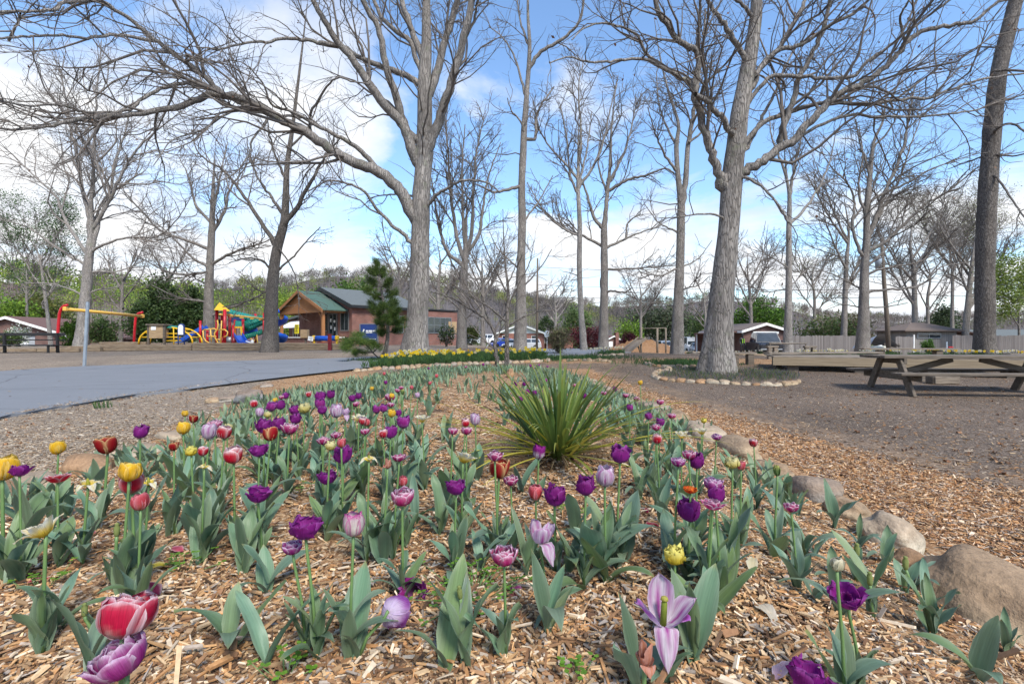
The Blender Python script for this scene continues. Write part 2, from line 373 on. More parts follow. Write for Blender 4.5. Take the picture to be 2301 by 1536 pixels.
# ------------------------------------------------------------ the ground: one sheet to the horizon
def axis(lo, hi, step0, grow):
    def side(lim):
        o, x, s = [0.0], 0.0, step0
        while x < lim: x += s; o.append(x); s = min(s*grow, 25)
        return o
    return np.array([-q for q in side(-lo)[:0:-1]]+side(hi))
def pixline(pts): return [on(*p) for p in pts]
ROAD_NEAR = pixline([(-700, 1075), (-300, 1000), (0, 941), (150, 916), (250, 898), (400, 880), (520, 862), (600, 850), (700, 837), (800, 825), (870, 815), (960, 809), (1060, 806), (1200, 806), (1320, 799), (1420, 792)])
ROAD_FAR = pixline([(-700, 893), (-300, 866), (0, 836), (120, 828), (200, 824), (330, 820), (400, 817), (520, 813), (620, 810), (730, 807), (820, 804), (900, 800), (1000, 796), (1150, 792), (1300, 788), (1420, 784)])
def poly_mask(pts, x, y):
    x = np.asarray(x); y = np.asarray(y); ins = np.zeros(x.shape, bool); n = len(pts)
    for i in range(n):
        ax, ay, bx, by = *pts[i], *pts[(i+1) % n]
        c = ((ay > y) != (by > y)) & (x < (bx-ax)*(y-ay)/(by-ay+1e-12)+ax); ins ^= c
    return ins
STRIP_R = np.array([(4.6, 0), (3.9, 3.0), (3.72, 3.6), (3.45, 4.4), (3.1, 6.0), (2.85, 7.5), (2.6, 10), (2.3, 13)])   # (x, y) outer edge of the orange mulch
road_poly = [(p.x, p.y) for p in ROAD_NEAR]+[(p.x, p.y) for p in ROAD_FAR[::-1]]
def zones(x, y):
    """orange mulch, gravel, dark trodden soil, grass"""
    xs = np.interp(y, STRIP_R[:, 1], STRIP_R[:, 0]); d = bed_inside(x, y)
    org = np.where((x > 0.5) & (y < 14), ss(-.35, .35, xs-x), 0.0)
    org = np.maximum(org, np.where(d > -.25, 1.0, 0.0))
    org = np.maximum(org, ss(1.6, .4, np.hypot((x+4.4)/1.1, (y-11.2)/2.4)))                    # mulch left of the bed's far end
    org = np.maximum(org, .75*ss(1, .3, np.abs(y-17.2+.05*x)/2.3)*ss(-2, 2, x)*ss(30, 8, x))      # band behind the trodden area
    org = np.maximum(org, .9*ss(1, .3, np.abs(y-27-.05*x)/3.5)*ss(1, 5, x))
    grav = ss(-4.2, -4.8, x-0*y)*ss(4, 6, 30-y)
    grav = np.where(y > 13, np.where(x < -3.2, ss(-2.5, -4.5, x), 0), grav)
    dark = ss(.3, 1.2, x-xs)*ss(16, 13.5, y)
    dark = np.maximum(dark, ss(1, .4, np.abs(y-21.5)/2.5)*ss(0, 3, x))
    gra = ss(38, 48, y)*.8
    return org, grav*(1-org), dark*(1-org), gra
gx, gy = axis(-420, 420, .16, 1.035), np.array([-30, -20, -12, -8, -5, -3, -2, -1, -.5])
gy = np.concatenate([gy, np.array([q for q in axis(-1, 700, .14, 1.028) if q >= 0])])
X, Y = np.meshgrid(gx, gy)
Z = terrain(X, Y)
ins = bed_inside(X, Y)
Z = np.where(ins > .35, Z-.12, Z)                                   # the bed's own soil lies over this
inroad = poly_mask(road_poly, X, Y)
Z = Z+np.where(inroad, -.03, 0)
mb = MB(); o_, g_, d_, r_ = zones(X, Y)
mb.grid(np.stack([X, Y, Z], -1), col=np.stack([o_, g_, d_], -1))
m, t, b = new_mat('ground_cover'); setp(b, Roughness=.95); b.inputs['Specular IOR Level'].default_value = .12
pos = t.nodes.new('ShaderNodeNewGeometry').outputs['Position']
a = t.nodes.new('ShaderNodeAttribute'); a.attribute_name = 'Col'; s3 = t.nodes.new('ShaderNodeSeparateColor'); lk(t, a.outputs['Color'], s3.inputs[0])
def cells(scale, sx=1.0):
    v = t.nodes.new('ShaderNodeTexVoronoi'); v.inputs['Scale'].default_value = scale; v.inputs['Randomness'].default_value = 1
    mp = t.nodes.new('ShaderNodeMapping'); mp.inputs['Scale'].default_value = (sx, 1, 1); mp.inputs['Rotation'].default_value = (0, 0, .5); lk(t, pos, mp.inputs[0]); lk(t, mp.outputs[0], v.inputs[0])
    s = t.nodes.new('ShaderNodeSeparateColor'); lk(t, v.outputs['Color'], s.inputs[0]); return s.outputs[0], v.outputs['Distance']
c1, d1 = cells(52, 2.4); c2, d2 = cells(75, .4)
chipc = ramp(t, c1, [(0, (.10, .055, .03)), (.25, (.22, .115, .055)), (.5, (.34, .19, .095)), (.75, (.42, .26, .14)), (1, (.56, .42, .27))])
chipd = ramp(t, c2, [(0, (.09, .05, .03)), (.3, (.25, .13, .06)), (.6, (.36, .20, .10)), (1, (.52, .36, .22))])
big = noise(t, pos, .55, 5); mid = noise(t, pos, 3.5, 5); fine = noise(t, pos, 70, 4)
org = mixc(t, mid, chipc, chipd)
grav = mixc(t, fine, ramp(t, c2, [(0, (.10, .078, .058)), (.4, (.22, .175, .135)), (.7, (.31, .255, .205)), (1, (.46, .40, .33))]), (.24, .19, .145))
dirt = mixc(t, ramp(t, c1, [(.80, 0), (.9, .8)]), ramp(t, fine, [(.3, (.064, .047, .036)), (.7, (.165, .127, .10))]), (.34, .27, .21))
soil = mixc(t, ramp(t, mid, [(.35, 0), (.65, 1)]), dirt, ramp(t, c2, [(0, (.10, .065, .045)), (.5, (.22, .15, .10)), (1, (.38, .28, .19))]))
def wob(s, k=.55): return ramp(t, math_n(t, 'ADD', s, math_n(t, 'MULTIPLY', math_n(t, 'SUBTRACT', mid, .5), k)), [(.38, 0), (.62, 1)])
col = mixc(t, wob(s3.outputs[1]), soil, grav); col = mixc(t, wob(s3.outputs[2]), col, dirt); col = mixc(t, wob(s3.outputs[0], .9), col, org)
col = mixc(t, .6, col, mixc(t, 1.0, col, ramp(t, big, [(.3, .62), (.7, 1.25)]), 'MULTIPLY'))
sy = t.nodes.new('ShaderNodeSeparateXYZ'); lk(t, pos, sy.inputs[0])
gr = ramp(t, math_n(t, 'ADD', math_n(t, 'MULTIPLY', math_n(t, 'SUBTRACT', sy.outputs[1], 50.0), .02), math_n(t, 'SUBTRACT', big, .5)), [(.3, 0), (.6, 1)])
col = mixc(t, gr, col, ramp(t, mid, [(.3, (.055, .085, .022)), (.7, (.12, .135, .05))]))
lk(t, col, b.inputs['Base Color']); bump(t, b, math_n(t, 'ADD', c1, math_n(t, 'MULTIPLY', fine, .6)), .8, .018)
M['ground'] = m
tag(mb.obj('ground', m, col=True), kind='structure')

# the raised tulip bed's mulch
by = np.concatenate([np.arange(-.8, 6, .07), np.arange(6, 13.3, .14)]); U = np.linspace(0, 1, 95)
xl = np.interp(by, BED_L[:, 1], BED_L[:, 0])+.02; xr = np.interp(by, BED_R[:, 1], BED_R[:, 0])-.02
Xb = xl[:, None]+(xr-xl)[:, None]*U[None]; Yb = np.repeat(by[:, None], 95, 1)
rng = np.random.default_rng(3)
def lumps(x, y): return .018*np.sin(x*5.1+np.sin(y*3.3)*1.7)*np.sin(y*4.3+x)+.010*np.sin(x*13+y*7)*np.sin(y*11-x*3)
Zb = ground(Xb, Yb)+lumps(Xb, Yb)*ss(.05, .6, bed_inside(Xb, Yb))+.004
mb = MB().grid(np.stack([Xb, Yb, Zb], -1))
m, t, b = new_mat('bed_mulch'); setp(b, Roughness=.95); b.inputs['Specular IOR Level'].default_value = .12
pos = t.nodes.new('ShaderNodeNewGeometry').outputs['Position']
c1, d1 = cells(60, 2.6); c2, d2 = cells(64, .38); mid = noise(t, pos, 3.0, 5); fine = noise(t, pos, 90, 4)
chips = mixc(t, ramp(t, noise(t, pos, 14, 2), [(.4, 0), (.6, 1)]), ramp(t, c1, [(0, (.09, .05, .03)), (.3, (.22, .12, .06)), (.6, (.35, .21, .11)), (1, (.55, .41, .27))]), ramp(t, c2, [(0, (.10, .055, .035)), (.4, (.27, .15, .075)), (.7, (.38, .24, .13)), (1, (.58, .45, .31))]))
soil = ramp(t, fine, [(.3, (.055, .034, .022)), (.7, (.13, .082, .052))])
lk(t, mixc(t, ramp(t, mid, [(.52, 0), (.66, 1)]), chips, soil), b.inputs['Base Color'])
bump(t, b, math_n(t, 'ADD', c1, math_n(t, 'MULTIPLY', fine, .5)), .9, .015); M['bedmulch'] = m
tag(mb.obj('mulch_bed_ground', m), kind='structure')
def bz(x, y): return float(ground(x, y)+lumps(x, y)*ss(.05, .6, bed_inside(x, y)))+.004

# road: a draped slab, its cut edge showing along the bed side
def resample(P, n):
    P = np.array([tuple(p) for p in P]); s = np.concatenate([[0], np.cumsum(np.linalg.norm(np.diff(P[:, :2], axis=0), axis=1))]); u = np.linspace(0, s[-1], n)
    return np.stack([np.interp(u, s, P[:, k]) for k in range(3)], 1)
A, B = resample(ROAD_NEAR, 160), resample(ROAD_FAR, 160); r2 = np.random.default_rng(8)
A[:, 0] += np.convolve(r2.normal(0, .10, 160), np.ones(3)/3, 'same')
k = np.linspace(0, 1, 26)[None, :, None]; P = A[:, None]*(1-k)+B[:, None]*k
P[..., 2] = terrain(P[..., 0], P[..., 1])+.035+.03*np.sin(np.linspace(0, pi, 26))[None]
E0, E1 = P[:, :1].copy(), P[:, -1:].copy(); E0[..., 2] -= .14; E1[..., 2] -= .14
mb = MB().grid(np.concatenate([E0, P, E1], 1), smooth=False)
m, t, b = new_mat('asphalt'); setp(b, Roughness=.75); b.inputs['Specular IOR Level'].default_value = .35
pos = t.nodes.new('ShaderNodeNewGeometry').outputs['Position']; n1 = noise(t, pos, 1.1, 6, .65); n2 = noise(t, pos, 120, 3)
mp = t.nodes.new('ShaderNodeMapping'); mp.inputs['Rotation'].default_value = (0, 0, .75); mp.inputs['Scale'].default_value = (.12, 1.5, 1); lk(t, pos, mp.inputs[0]); n3 = noise(t, mp.outputs[0], 2.0, 5)
vo = t.nodes.new('ShaderNodeTexVoronoi'); vo.feature = 'DISTANCE_TO_EDGE'; vo.inputs['Scale'].default_value = .33; dv = t.nodes.new('ShaderNodeMix'); dv.data_type = 'VECTOR'; dv.inputs[0].default_value = .25
nn = t.nodes.new('ShaderNodeTexNoise'); nn.inputs['Scale'].default_value = 1.4; lk(t, pos, nn.inputs[0]); lk(t, pos, dv.inputs[4]); lk(t, nn.outputs['Color'], dv.inputs[5]); lk(t, dv.outputs[1], vo.inputs['Vector'])
c = mixc(t, math_n(t, 'ADD', math_n(t, 'MULTIPLY', n1, .5), math_n(t, 'MULTIPLY', n3, .5)), (.128, .136, .150), (.200, .210, .228))
c = mixc(t, ramp(t, n3, [(.56, 0), (.64, .45)]), c, (.105, .113, .125)); c = mixc(t, ramp(t, n1, [(.62, 0), (.70, .35)]), c, (.25, .25, .25)); c = mixc(t, 1.0, c, ramp(t, n2, [(.3, .82), (.7, 1.1)]), 'MULTIPLY')
c = mixc(t, ramp(t, vo.outputs[0], [(0, .8), (.006, 0)]), c, (.045, .047, .05))
lk(t, c, b.inputs['Base Color']); bump(t, b, n2, .35, .006)
tag(mb.obj('road', m), kind='structure')

# loose wood chips, lying as real pieces over the nearest mulch; gravel beside the road
PAL = np.array([(.52, .31, .15), (.62, .44, .26), (.30, .17, .09), (.36, .30, .25), (.47, .25, .11), (.13, .08, .05), (.42, .27, .15), (.70, .57, .42), (.24, .13, .07)])
def chips(x, y, z, rng, lmul=1.0, w=None, pal=PAL, prob=None):
    n = len(x); L = np.clip(rng.lognormal(math.log(.023), .48, n), .009, .085)*lmul; W = np.clip(rng.lognormal(math.log(.0062), .35, n), .003, .016)*lmul**.7; H = rng.uniform(.0015, .0045, n)*lmul
    yaw = rng.uniform(0, 2*pi, n); pit = rng.normal(0, .22, n); rol = rng.normal(0, .35, n)
    tp = rng.uniform(.35, 1, n); cv = rng.normal(0, .10, n)*L
    lx = np.array([-1, -1, -1, -1, 1, 1, 1, 1])*.5; ly = np.array([-1, 1, 1, -1, -1, 1, 1, -1])*.5; lz = np.array([0, 0, 1, 1, 0, 0, 1, 1.])
    vx = lx[None]*L[:, None]*np.where(ly > 0, 1, rng.uniform(.8, 1.1, (n, 1))); vy = ly[None]*W[:, None]*np.where(lx > 0, tp[:, None], 1)+np.where(lx > 0, cv[:, None], 0); vz = lz[None]*H[:, None]
    y1 = vy*np.cos(rol)[:, None]-vz*np.sin(rol)[:, None]; z1 = vy*np.sin(rol)[:, None]+vz*np.cos(rol)[:, None]
    x2 = vx*np.cos(pit)[:, None]-z1*np.sin(pit)[:, None]; z2 = vx*np.sin(pit)[:, None]+z1*np.cos(pit)[:, None]
    V = np.stack([x2*np.cos(yaw)[:, None]-y1*np.sin(yaw)[:, None]+x[:, None], x2*np.sin(yaw)[:, None]+y1*np.cos(yaw)[:, None]+y[:, None], z2+z[:, None]], -1)
    f = np.array([[3, 2, 6, 7], [0, 3, 7, 4], [2, 1, 5, 6], [0, 1, 2, 3], [4, 7, 6, 5]])
    F = (f[None]+8*np.arange(n)[:, None, None]).reshape(-1, 4)
    col = pal[rng.choice(len(pal), n, p=prob)]*rng.uniform(.7, 1.25, (n, 1))
    return V.reshape(-1, 3), F, np.repeat(col, 8, 0)
def scatter(rng, n, fx, dens_pow=1.6, y0=.9, y1=7.0):
    u = rng.uniform(0, 1, n); p = 1-dens_pow                        # density falls with distance
    y = (y0**p+u*(y1**p-y0**p))**(1/p); a, b_ = fx(y); return a+(b_-a)*rng.uniform(0, 1, n), y
rng = np.random.default_rng(11); mb = MB()
x, y = scatter(rng, 150000, lambda y: (np.maximum(np.interp(y, BED_L[:, 1], BED_L[:, 0]), -1.4*y-.6), np.minimum(np.interp(y, BED_R[:, 1], BED_R[:, 0]), 1.4*y+.6)), 1.5, .6, 9)
bare = np.sin(x*2.9+1.1)*np.sin(y*2.3+.4)+.5*np.sin(x*7+y*3); keep = (bed_inside(x, y) > .02) & ((bare < .62) | (rng.uniform(0, 1, len(x)) < .16)); x, y = x[keep], y[keep]
z = ground(x, y)+lumps(x, y)*ss(.05, .6, bed_inside(x, y))+.004+np.abs(rng.normal(0, .006, len(x)))
mb.add(*(lambda r: (r[0], [r[1]], r[2]))(chips(x, y, z, rng)), smooth=False)
x, y = scatter(rng, 70000, lambda y: (np.maximum(np.interp(y, BED_L[:, 1], BED_L[:, 0]), -1.12*y-.3), np.minimum(np.interp(y, BED_R[:, 1], BED_R[:, 0]), 1.12*y+.3)), 1.9, .8, 5)
keep = bed_inside(x, y) > .02; x, y = x[keep], y[keep]; z = ground(x, y)+lumps(x, y)*ss(.05, .6, bed_inside(x, y))+.005
mb.add(*(lambda r: (r[0], [r[1]], r[2]))(chips(x, y, z, rng, .38, pal=PAL*.72)), smooth=False)
x, y = scatter(rng, 700, lambda y: (-1.1*y, np.minimum(1.1*y, 2)), 1.6, .9, 6)
z = ground(x, y)+.012
mb.add(*(lambda r: (r[0], [r[1]], r[2]))(chips(x, y, z, rng, 1.8)), smooth=False)
tag(mb.obj('wood_chip_mulch', M['chip'], col=True), 'loose tan wood chips lying over the tulip bed', 'mulch', kind='stuff')
mb = MB()
x, y = scatter(rng, 84000, lambda y: (np.interp(y, BED_R[:, 1], BED_R[:, 0])+.1, np.minimum(np.interp(y, STRIP_R[:, 1], STRIP_R[:, 0])+.35, 1.7*y+1.2)), 1.4, 1.0, 13)
xs = np.interp(y, STRIP_R[:, 1], STRIP_R[:, 0]); keep = rng.uniform(0, 1, len(x)) < ss(.35, -.3, x-xs); x, y = x[keep], y[keep]
PALO = PAL*np.array([1.0, .93, .88])
mb.add(*(lambda r: (r[0], [r[1]], r[2]))(chips(x, y, terrain(x, y)+np.abs(rng.normal(0, .006, len(x))), rng, 1.15, pal=PALO)), smooth=False)
x, y = scatter(rng, 13000, lambda y: (np.interp(y, STRIP_R[:, 1], STRIP_R[:, 0])-.1, 1.5*y+1.5), 1.2, 2.0, 15)
mb.add(*(lambda r: (r[0], [r[1]], r[2]))(chips(x, y, terrain(x, y)+.001, rng, 1.25, pal=PAL*.8)), smooth=False)
x, y = scatter(rng, 26000, lambda y: (-1.12*y-.3, np.interp(y, BED_L[:, 1], BED_L[:, 0])-.05), 1.5, 3.2, 14)
keep = ~poly_mask(road_poly, x, y); x, y = x[keep], y[keep]
PALG = np.array([(.40, .34, .27), (.30, .24, .18), (.22, .16, .115), (.46, .35, .24), (.35, .24, .145), (.52, .45, .36), (.15, .11, .08)])
mb.add(*(lambda r: (r[0], [r[1]], r[2]))(chips(x, y, terrain(x, y)+np.abs(rng.normal(0, .004, len(x))), rng, 1.2, pal=PALG)), smooth=False)
i_ = rng.integers(20, 150, 5000); e_ = np.abs(rng.normal(0, .12, 5000))-.06; x, y = A[i_, 0]+rng.normal(0, .08, 5000)-e_, A[i_, 1]+rng.normal(0, .12, 5000)
mb.add(*(lambda r: (r[0], [r[1]], r[2]))(chips(x, y, terrain(x, y)+np.where(poly_mask([(q[0], q[1]) for q in A]+[(q[0], q[1]) for q in B[::-1]], x, y), .04, .0)+np.abs(rng.normal(0, .004, 5000)), rng, 1.2, pal=PALG)), smooth=False)
u_, v_ = rng.uniform(0, 1, 900)**1.0, rng.uniform(0, 1, 900)**2.2; i_ = (u_*140).astype(int); j_ = 1+(v_*24).astype(int)
mb.add(*(lambda r: (r[0], [r[1]], r[2]))(chips(P[i_, j_, 0]+rng.normal(0, .08, 900), P[i_, j_, 1]+rng.normal(0, .08, 900), P[i_, j_, 2]+.003, rng, 1.2, pal=PALG*.8)), smooth=False)
tag(mb.obj('wood_chip_litter', M['chip'], col=True), 'scattered wood chips and bark bits beside the stone edging', 'mulch', kind='stuff')
# ------------------------------------------------------------ wooded hills
def hill(name, prof, y0, y1, th, seed, cols, n, sz, ground_col):
    """prof: photo pixels of the wooded skyline; the ground crest lies one tree height (th) below it, at depth y1"""
    px = np.linspace(-900, 3200, 140); py = np.interp(px, [p[0] for p in prof], [p[1] for p in prof])
    v = np.linspace(0, 1.25, 26); r = np.random.default_rng(seed)
    Xc = (px-CX)*y1/FPX; Zc = CAMH-(py-HY)*y1/FPX-th
    X = Xc[None]*(y0+(y1-y0)*np.minimum(v, 1.25))[:, None]/y1; Yg = np.repeat((y0+(y1-y0)*v)[:, None], len(px), 1)
    s = np.where(v < 1, v**1.25, 1-(v-1)*.6)
    Z = -1+(np.maximum(Zc, -1)[None]+1)*s[:, None]+np.minimum(Zc+1, 0)[None]
    Z = Z+np.where(v < 1, 1, 1)[:, None]*th*.12*np.sin(X/y1*40+seed)*np.sin(Yg/y1*31)*(v > .1)[:, None]
    o = tag(MB().grid(np.stack([X, Yg, Z], -1)).obj('hill', M[ground_col]), kind='structure')
    # the wood on it: bare grey crowns and fresh green ones
    u = r.uniform(0, 1, n)**.75; w = r.uniform(0, 1, n)
    fi = u*1.05*20; ii = np.minimum(fi.astype(int), 24); ji = (w*(len(px)-1)); j0 = np.minimum(ji.astype(int), len(px)-2); fj = ji-j0; f2 = fi-ii
    def sm(Q): return (Q[ii, j0]*(1-fj)+Q[ii, j0+1]*fj)*(1-f2)+(Q[np.minimum(ii+1, 25), j0]*(1-fj)+Q[np.minimum(ii+1, 25), j0+1]*fj)*f2
    cx, cy, cz = sm(X), sm(Yg), sm(Z)
    keep = (np.abs(cx/cy) < 1.35) & (cz > -1.2); cx, cy, cz = cx[keep], cy[keep], cz[keep]; n = len(cx)
    h = th*r.uniform(.75, 1.15, n)*np.clip(cy/y1, .38, 1); patch = np.sin(cx/y1*19+seed)*np.sin(cy/y1*26+seed*2)+.6*np.sin(cx/y1*47+1)+r.normal(0, .45, n)
    green = patch > cols['gcut']
    K = 80
    base_c = np.where(green[:, None], np.array(cols['green'])[r.integers(0, len(cols['green']), n)], np.array(cols['bare'])[r.integers(0, len(cols['bare']), n)])
    g = r.normal(0, 1, (n, K, 3)); g /= np.linalg.norm(g, axis=2, keepdims=True); g *= r.uniform(.35, 1, (n, K, 1))
    cw = h[:, None]*.30; ctr = np.stack([cx[:, None]+g[..., 0]*cw, cy[:, None]+g[..., 1]*cw, cz[:, None]+h[:, None]*(.58+.40*g[..., 2])], -1)
    # green crowns: leaf clumps; bare ones: upright slivers
    s1 = np.where(green[:, None], 1, .28)*h[:, None]*sz*r.uniform(.5, 1.4, (n, K)); s2 = np.where(green[:, None], .8, 2.2)*h[:, None]*sz*r.uniform(.5, 1.5, (n, K))
    dsc = np.clip(cy/y1, .45, 1)[:, None]; s1 = s1*dsc; s2 = s2*dsc; ang = r.uniform(0, 2*pi, (n, K)); dx = np.stack([np.cos(ang), np.sin(ang), r.normal(0, .3, (n, K))], -1)*s1[..., None]
    dz = np.stack([r.normal(0, .35, (n, K)), r.normal(0, .35, (n, K)), np.ones((n, K))], -1)*s2[..., None]
    V = np.stack([ctr-dx-dz*.6, ctr+dx-dz, ctr+dx*.7+dz, ctr-dx+dz*.8], 2)
    col = np.clip(base_c[:, None]*r.uniform(.65, 1.3, (n, K, 1)), 0, 1)
    mb = MB(); mb.add(V.reshape(-1, 3), [np.arange(n*K*4).reshape(-1, 4)], np.repeat(col.reshape(-1, 3), 4, 0), smooth=False)
    # trunks
    tw = h*.013; tx = np.stack([cx-tw, cx+tw, cx+tw*.6, cx-tw*.6], 1); tz = np.stack([cz-.5, cz-.5, cz+h*.8, cz+h*.8], 1); ty = np.repeat(cy[:, None], 4, 1)-.1
    mb.add(np.stack([tx, ty, tz], -1).reshape(-1, 3), [np.arange(n*4).reshape(-1, 4)], np.repeat(np.where(green[:, None], (.12, .10, .08), (.26, .235, .215))*r.uniform(.7, 1.2, (n, 1)), 4, 0), smooth=False)
    return tag(mb.obj('woodland', M['forest'], col=True), name, 'woodland', kind='stuff')
M['hillfloor'] = simple('hill_floor', (.15, .13, .10), (.085, .030, .05), .95, .05, which='World')
M['hillfar'] = simple('far_hill_floor', (.115, .10, .098), (.08, .07, .07), .95, .03, which='World')
GREEN = [(.16, .24, .045), (.22, .30, .05), (.10, .17, .04), (.27, .34, .07), (.13, .19, .06)]
BARE = [(.145, .125, .108), (.115, .10, .09), (.18, .155, .135), (.10, .095, .075), (.14, .145, .085)]
FAR = [(.135, .118, .12), (.11, .10, .105), (.165, .14, .132), (.125, .12, .10)]
hill('half-leafed woodland climbing the near hillside behind the playground', [(-900, 560), (-200, 566), (0, 574), (70, 580), (150, 593), (250, 600), (330, 612), (420, 630), (520, 638), (640, 630), (720, 640), (800, 655), (900, 690), (1100, 735), (1400, 770), (3200, 775)], 70, 210, 11, 5, dict(gcut=-.55, green=GREEN, bare=BARE), 3600, .030, 'hillfloor')
hill('grey bare woodland on the rounded ridge behind the brick building', [(-900, 690), (200, 650), (330, 632), (420, 626), (560, 614), (640, 610), (700, 597), (765, 588), (850, 592), (950, 602), (1100, 632), (1250, 664), (1400, 690), (1700, 730), (3200, 760)], 260, 520, 15, 2, dict(gcut=.62, green=[(.24, .27, .08), (.19, .21, .09)], bare=FAR), 7500, .030, 'hillfar')
hill('brownish bare woodland on the low far ridge seen between the trunks', [(-900, 760), (900, 720), (1050, 690), (1200, 660), (1300, 659), (1400, 664), (1500, 660), (1590, 650), (1680, 652), (1760, 668), (1850, 690), (2000, 700), (2300, 690), (3200, 680)], 330, 640, 15, 7, dict(gcut=.9, green=[(.20, .22, .09)], bare=[(.19, .15, .132), (.155, .128, .118), (.215, .172, .15), (.125, .122, .095)]), 5200, .030, 'hillfar')
# ------------------------------------------------------------ houses
def local(root, pts): return [tuple(p) for p in pts]
def gable_house(name, label, loc, rz, W, D, eave, ridge, wall_m, roof_m, over=.4, gable_m=None, trim='white', cat='house', base_h=-.6):
    """gable end faces local -Y, width W along X, depth D along +Y; origin at the middle of the front wall's foot"""
    t = thing(name, label, cat, loc, rz); h = W/2
    w = MB()
    for y, s in ((0, 1), (D, -1)):
        w.box((0, y+s*.1, (eave+base_h)/2), (W, .2, eave-base_h))
    for x in (-h+.1, h-.1): w.box((x, D/2, (eave+base_h)/2), (.2, D-.4, eave-base_h))
    w.obj('wall', M[wall_m], t)
    for y, s in ((0.0, 1), (D, -1)): g = MB(); g.prism([(-h, y, eave), (h, y, eave), (0, y, ridge)], (0, .2*s, 0)); g.obj('gable', M[gable_m or wall_m], t)
    r = MB(); sl = (ridge-eave)/h; e = eave-over*sl; th = .14
    for s in (-1, 1):
        r.prism([(s*(h+over), -over, e+.06), (0, -over, ridge+.06), (0, -over, ridge+.06+th), (s*(h+over), -over, e+.06+th)], (0, D+2*over, 0))
    r.obj('roof', M[roof_m], t)
    if trim:
        f = MB()
        for s in (-1, 1):
            f.prism([(s*(h+over), -over-.05, e-.08), (0, -over-.05, ridge-.08), (0, -over-.05, ridge+.16), (s*(h+over), -over-.05, e+.16)], (0, .045, 0))
            f.box((s*(h+over+.02), D/2, e+.03), (.05, D+2*over, .2))
        f.obj('fascia', M[trim], t)
    return t
def window(t, c, w, h, n=(0, -1, 0), frame='white', glass='glass', bars=1, proud=.05, name='window', hb=0):
    n = Vector(n); x = n.cross(Vector((0, 0, -1))).normalized(); c = Vector(c)+n*proud/2
    R = Matrix((x, n, Vector((0, 0, 1)))).transposed(); f = MB(); b = .07
    for s in (-1, 1):
        f.box(c+x*(s*(w/2)), (b, proud+.04, h+b), R); f.box(c+Vector((0, 0, s*h/2)), (w-b, proud+.036, b), R)
    for k in range(bars): f.box(c+x*(w*((k+1)/(bars+1)-.5)), (.045, proud+.03, h-b), R)
    for k in range(hb): f.box(c+Vector((0, 0, h*((k+1)/(hb+1)-.5))), (w-b, proud+.026, .04), R)
    o = f.obj(name, M[frame], t)
    g = MB(); g.box(c-n*.005, (w-.02, proud, h-.02), R); g.obj('pane', M[glass], o)
    return o
# the brick building with its cedar porch.  Local axes: X along the gable wall, Y into the building
ang = math.atan2(-.64, .77)                                       # direction of local +X in the world
bc = Vector((-13.2-.77*4.5, 40+.64*4.5, 0)); z0 = .30
BR = thing('brick_building', 'long red brick building with cedar porch and green porch roof behind the playground', 'building', (bc.x, bc.y, z0), ang)
w = MB(); H, RG, D, h = 3.45, 5.05, 7.0, 4.5
w.box((0, .1, H/2-.4), (9, .2, H+.8)); w.box((0, D-.1, H/2-.4), (9, .2, H+.8))
for x in (-h+.1, h-.1): w.box((x, D/2, H/2-.4), (.2, D-.4, H+.8))
for y, s in ((0, 1), (D, -1)): w.prism([(-h, y, H), (h, y, H), (0, y, RG)], (0, .2*s, 0))
w.box((h-3.0, D+2.5, (H-.1)/2-.4), (5.9, 5, H+.7))                 # flat-roofed end of the long side
w.box((-h-2.6, 5.0, 1.1), (5.2, 7.0, 3.0))                         # low wing
w.obj('wall', M['brick'], BR)
r = MB(); sl = (RG-H)/h; ov = .35; e = H-ov*sl
for s in (-1, 1): r.prism([(s*(h+ov), -ov, e+.05), (0, -ov, RG+.05), (0, -ov, RG+.2), (s*(h+ov), -ov, e+.2)], (0, D+ov*2, 0))
r.prism([(-h-5.5, 1.2, 2.55), (-h-.0, 1.2, 3.25), (-h-.0, 1.2, 3.4), (-h-5.5, 1.2, 2.7)], (0, 7.6, 0))
r.obj('roof', M['roof_grey'], BR)
f = MB()
for s in (-1, 1): f.prism([(s*(h+ov), -ov-.06, e-.12), (0, -ov-.06, RG-.12), (0, -ov-.06, RG+.21), (s*(h+ov), -ov-.06, e+.21)], (0, .055, 0)); f.box((s*(h+ov+.04), D/2, e+.04), (.07, D+2*ov, .22))
f.box((h-3.0, D+2.5, H+.02), (6.1, 5.2, .14))
f.obj('fascia', M['black'], BR)
# windows on the long side (local +X face)
for yy, ww, hh, zz in ((9.6, 3.0, 1.5, 2.0), (4.7, .9, 1.5, 2.0)):
    window(BR, (h if yy < 7 else h-.05, yy, zz), ww, hh, (1, 0, 0), 'grey_metal', 'glass', 3 if ww > 2 else 1, hb=1)
mbx = MB(); mbx.box((h-.02, 11.3, 1.8), (.06, 1.1, 1.2)); mbx.obj('window_board', M['wood_tan'], BR)
window(BR, (3.4, 0, 2.15), 1.2, 1.5, (0, -1, 0), 'grey_metal', 'glass', 1); window(BR, (.15, 0, 2.15), 1.0, 1.5, (0, -1, 0), 'grey_metal', 'glass', 0)
dr = MB()
for s in (-1, 1): dr.box((1.6+s*.62, -.05, 1.85), (.09, .12, 2.1))
dr.box((1.6, -.05, 2.86), (1.15, .12, .1)); dr.box((1.6, -.05, .86), (1.15, .12, .12)); dr.box((1.6, -.045, 1.85), (.08, .1, 1.9))
d_ = dr.obj('door', M['grey_metal'], BR); g = MB(); g.box((1.6, -.03, 1.85), (1.15, .05, 1.9)); g.obj('pane', M['glass'], d_)
for (x, z, sw, sh) in ((1.3, 2.3, .22, .3), (1.9, 2.2, .25, .2), (1.35, 1.7, .2, .28), (1.95, 1.55, .2, .3)): g = MB(); g.box((x, -.1, z), (sw, .01, sh)); g.obj('notice', M['paper'], d_)
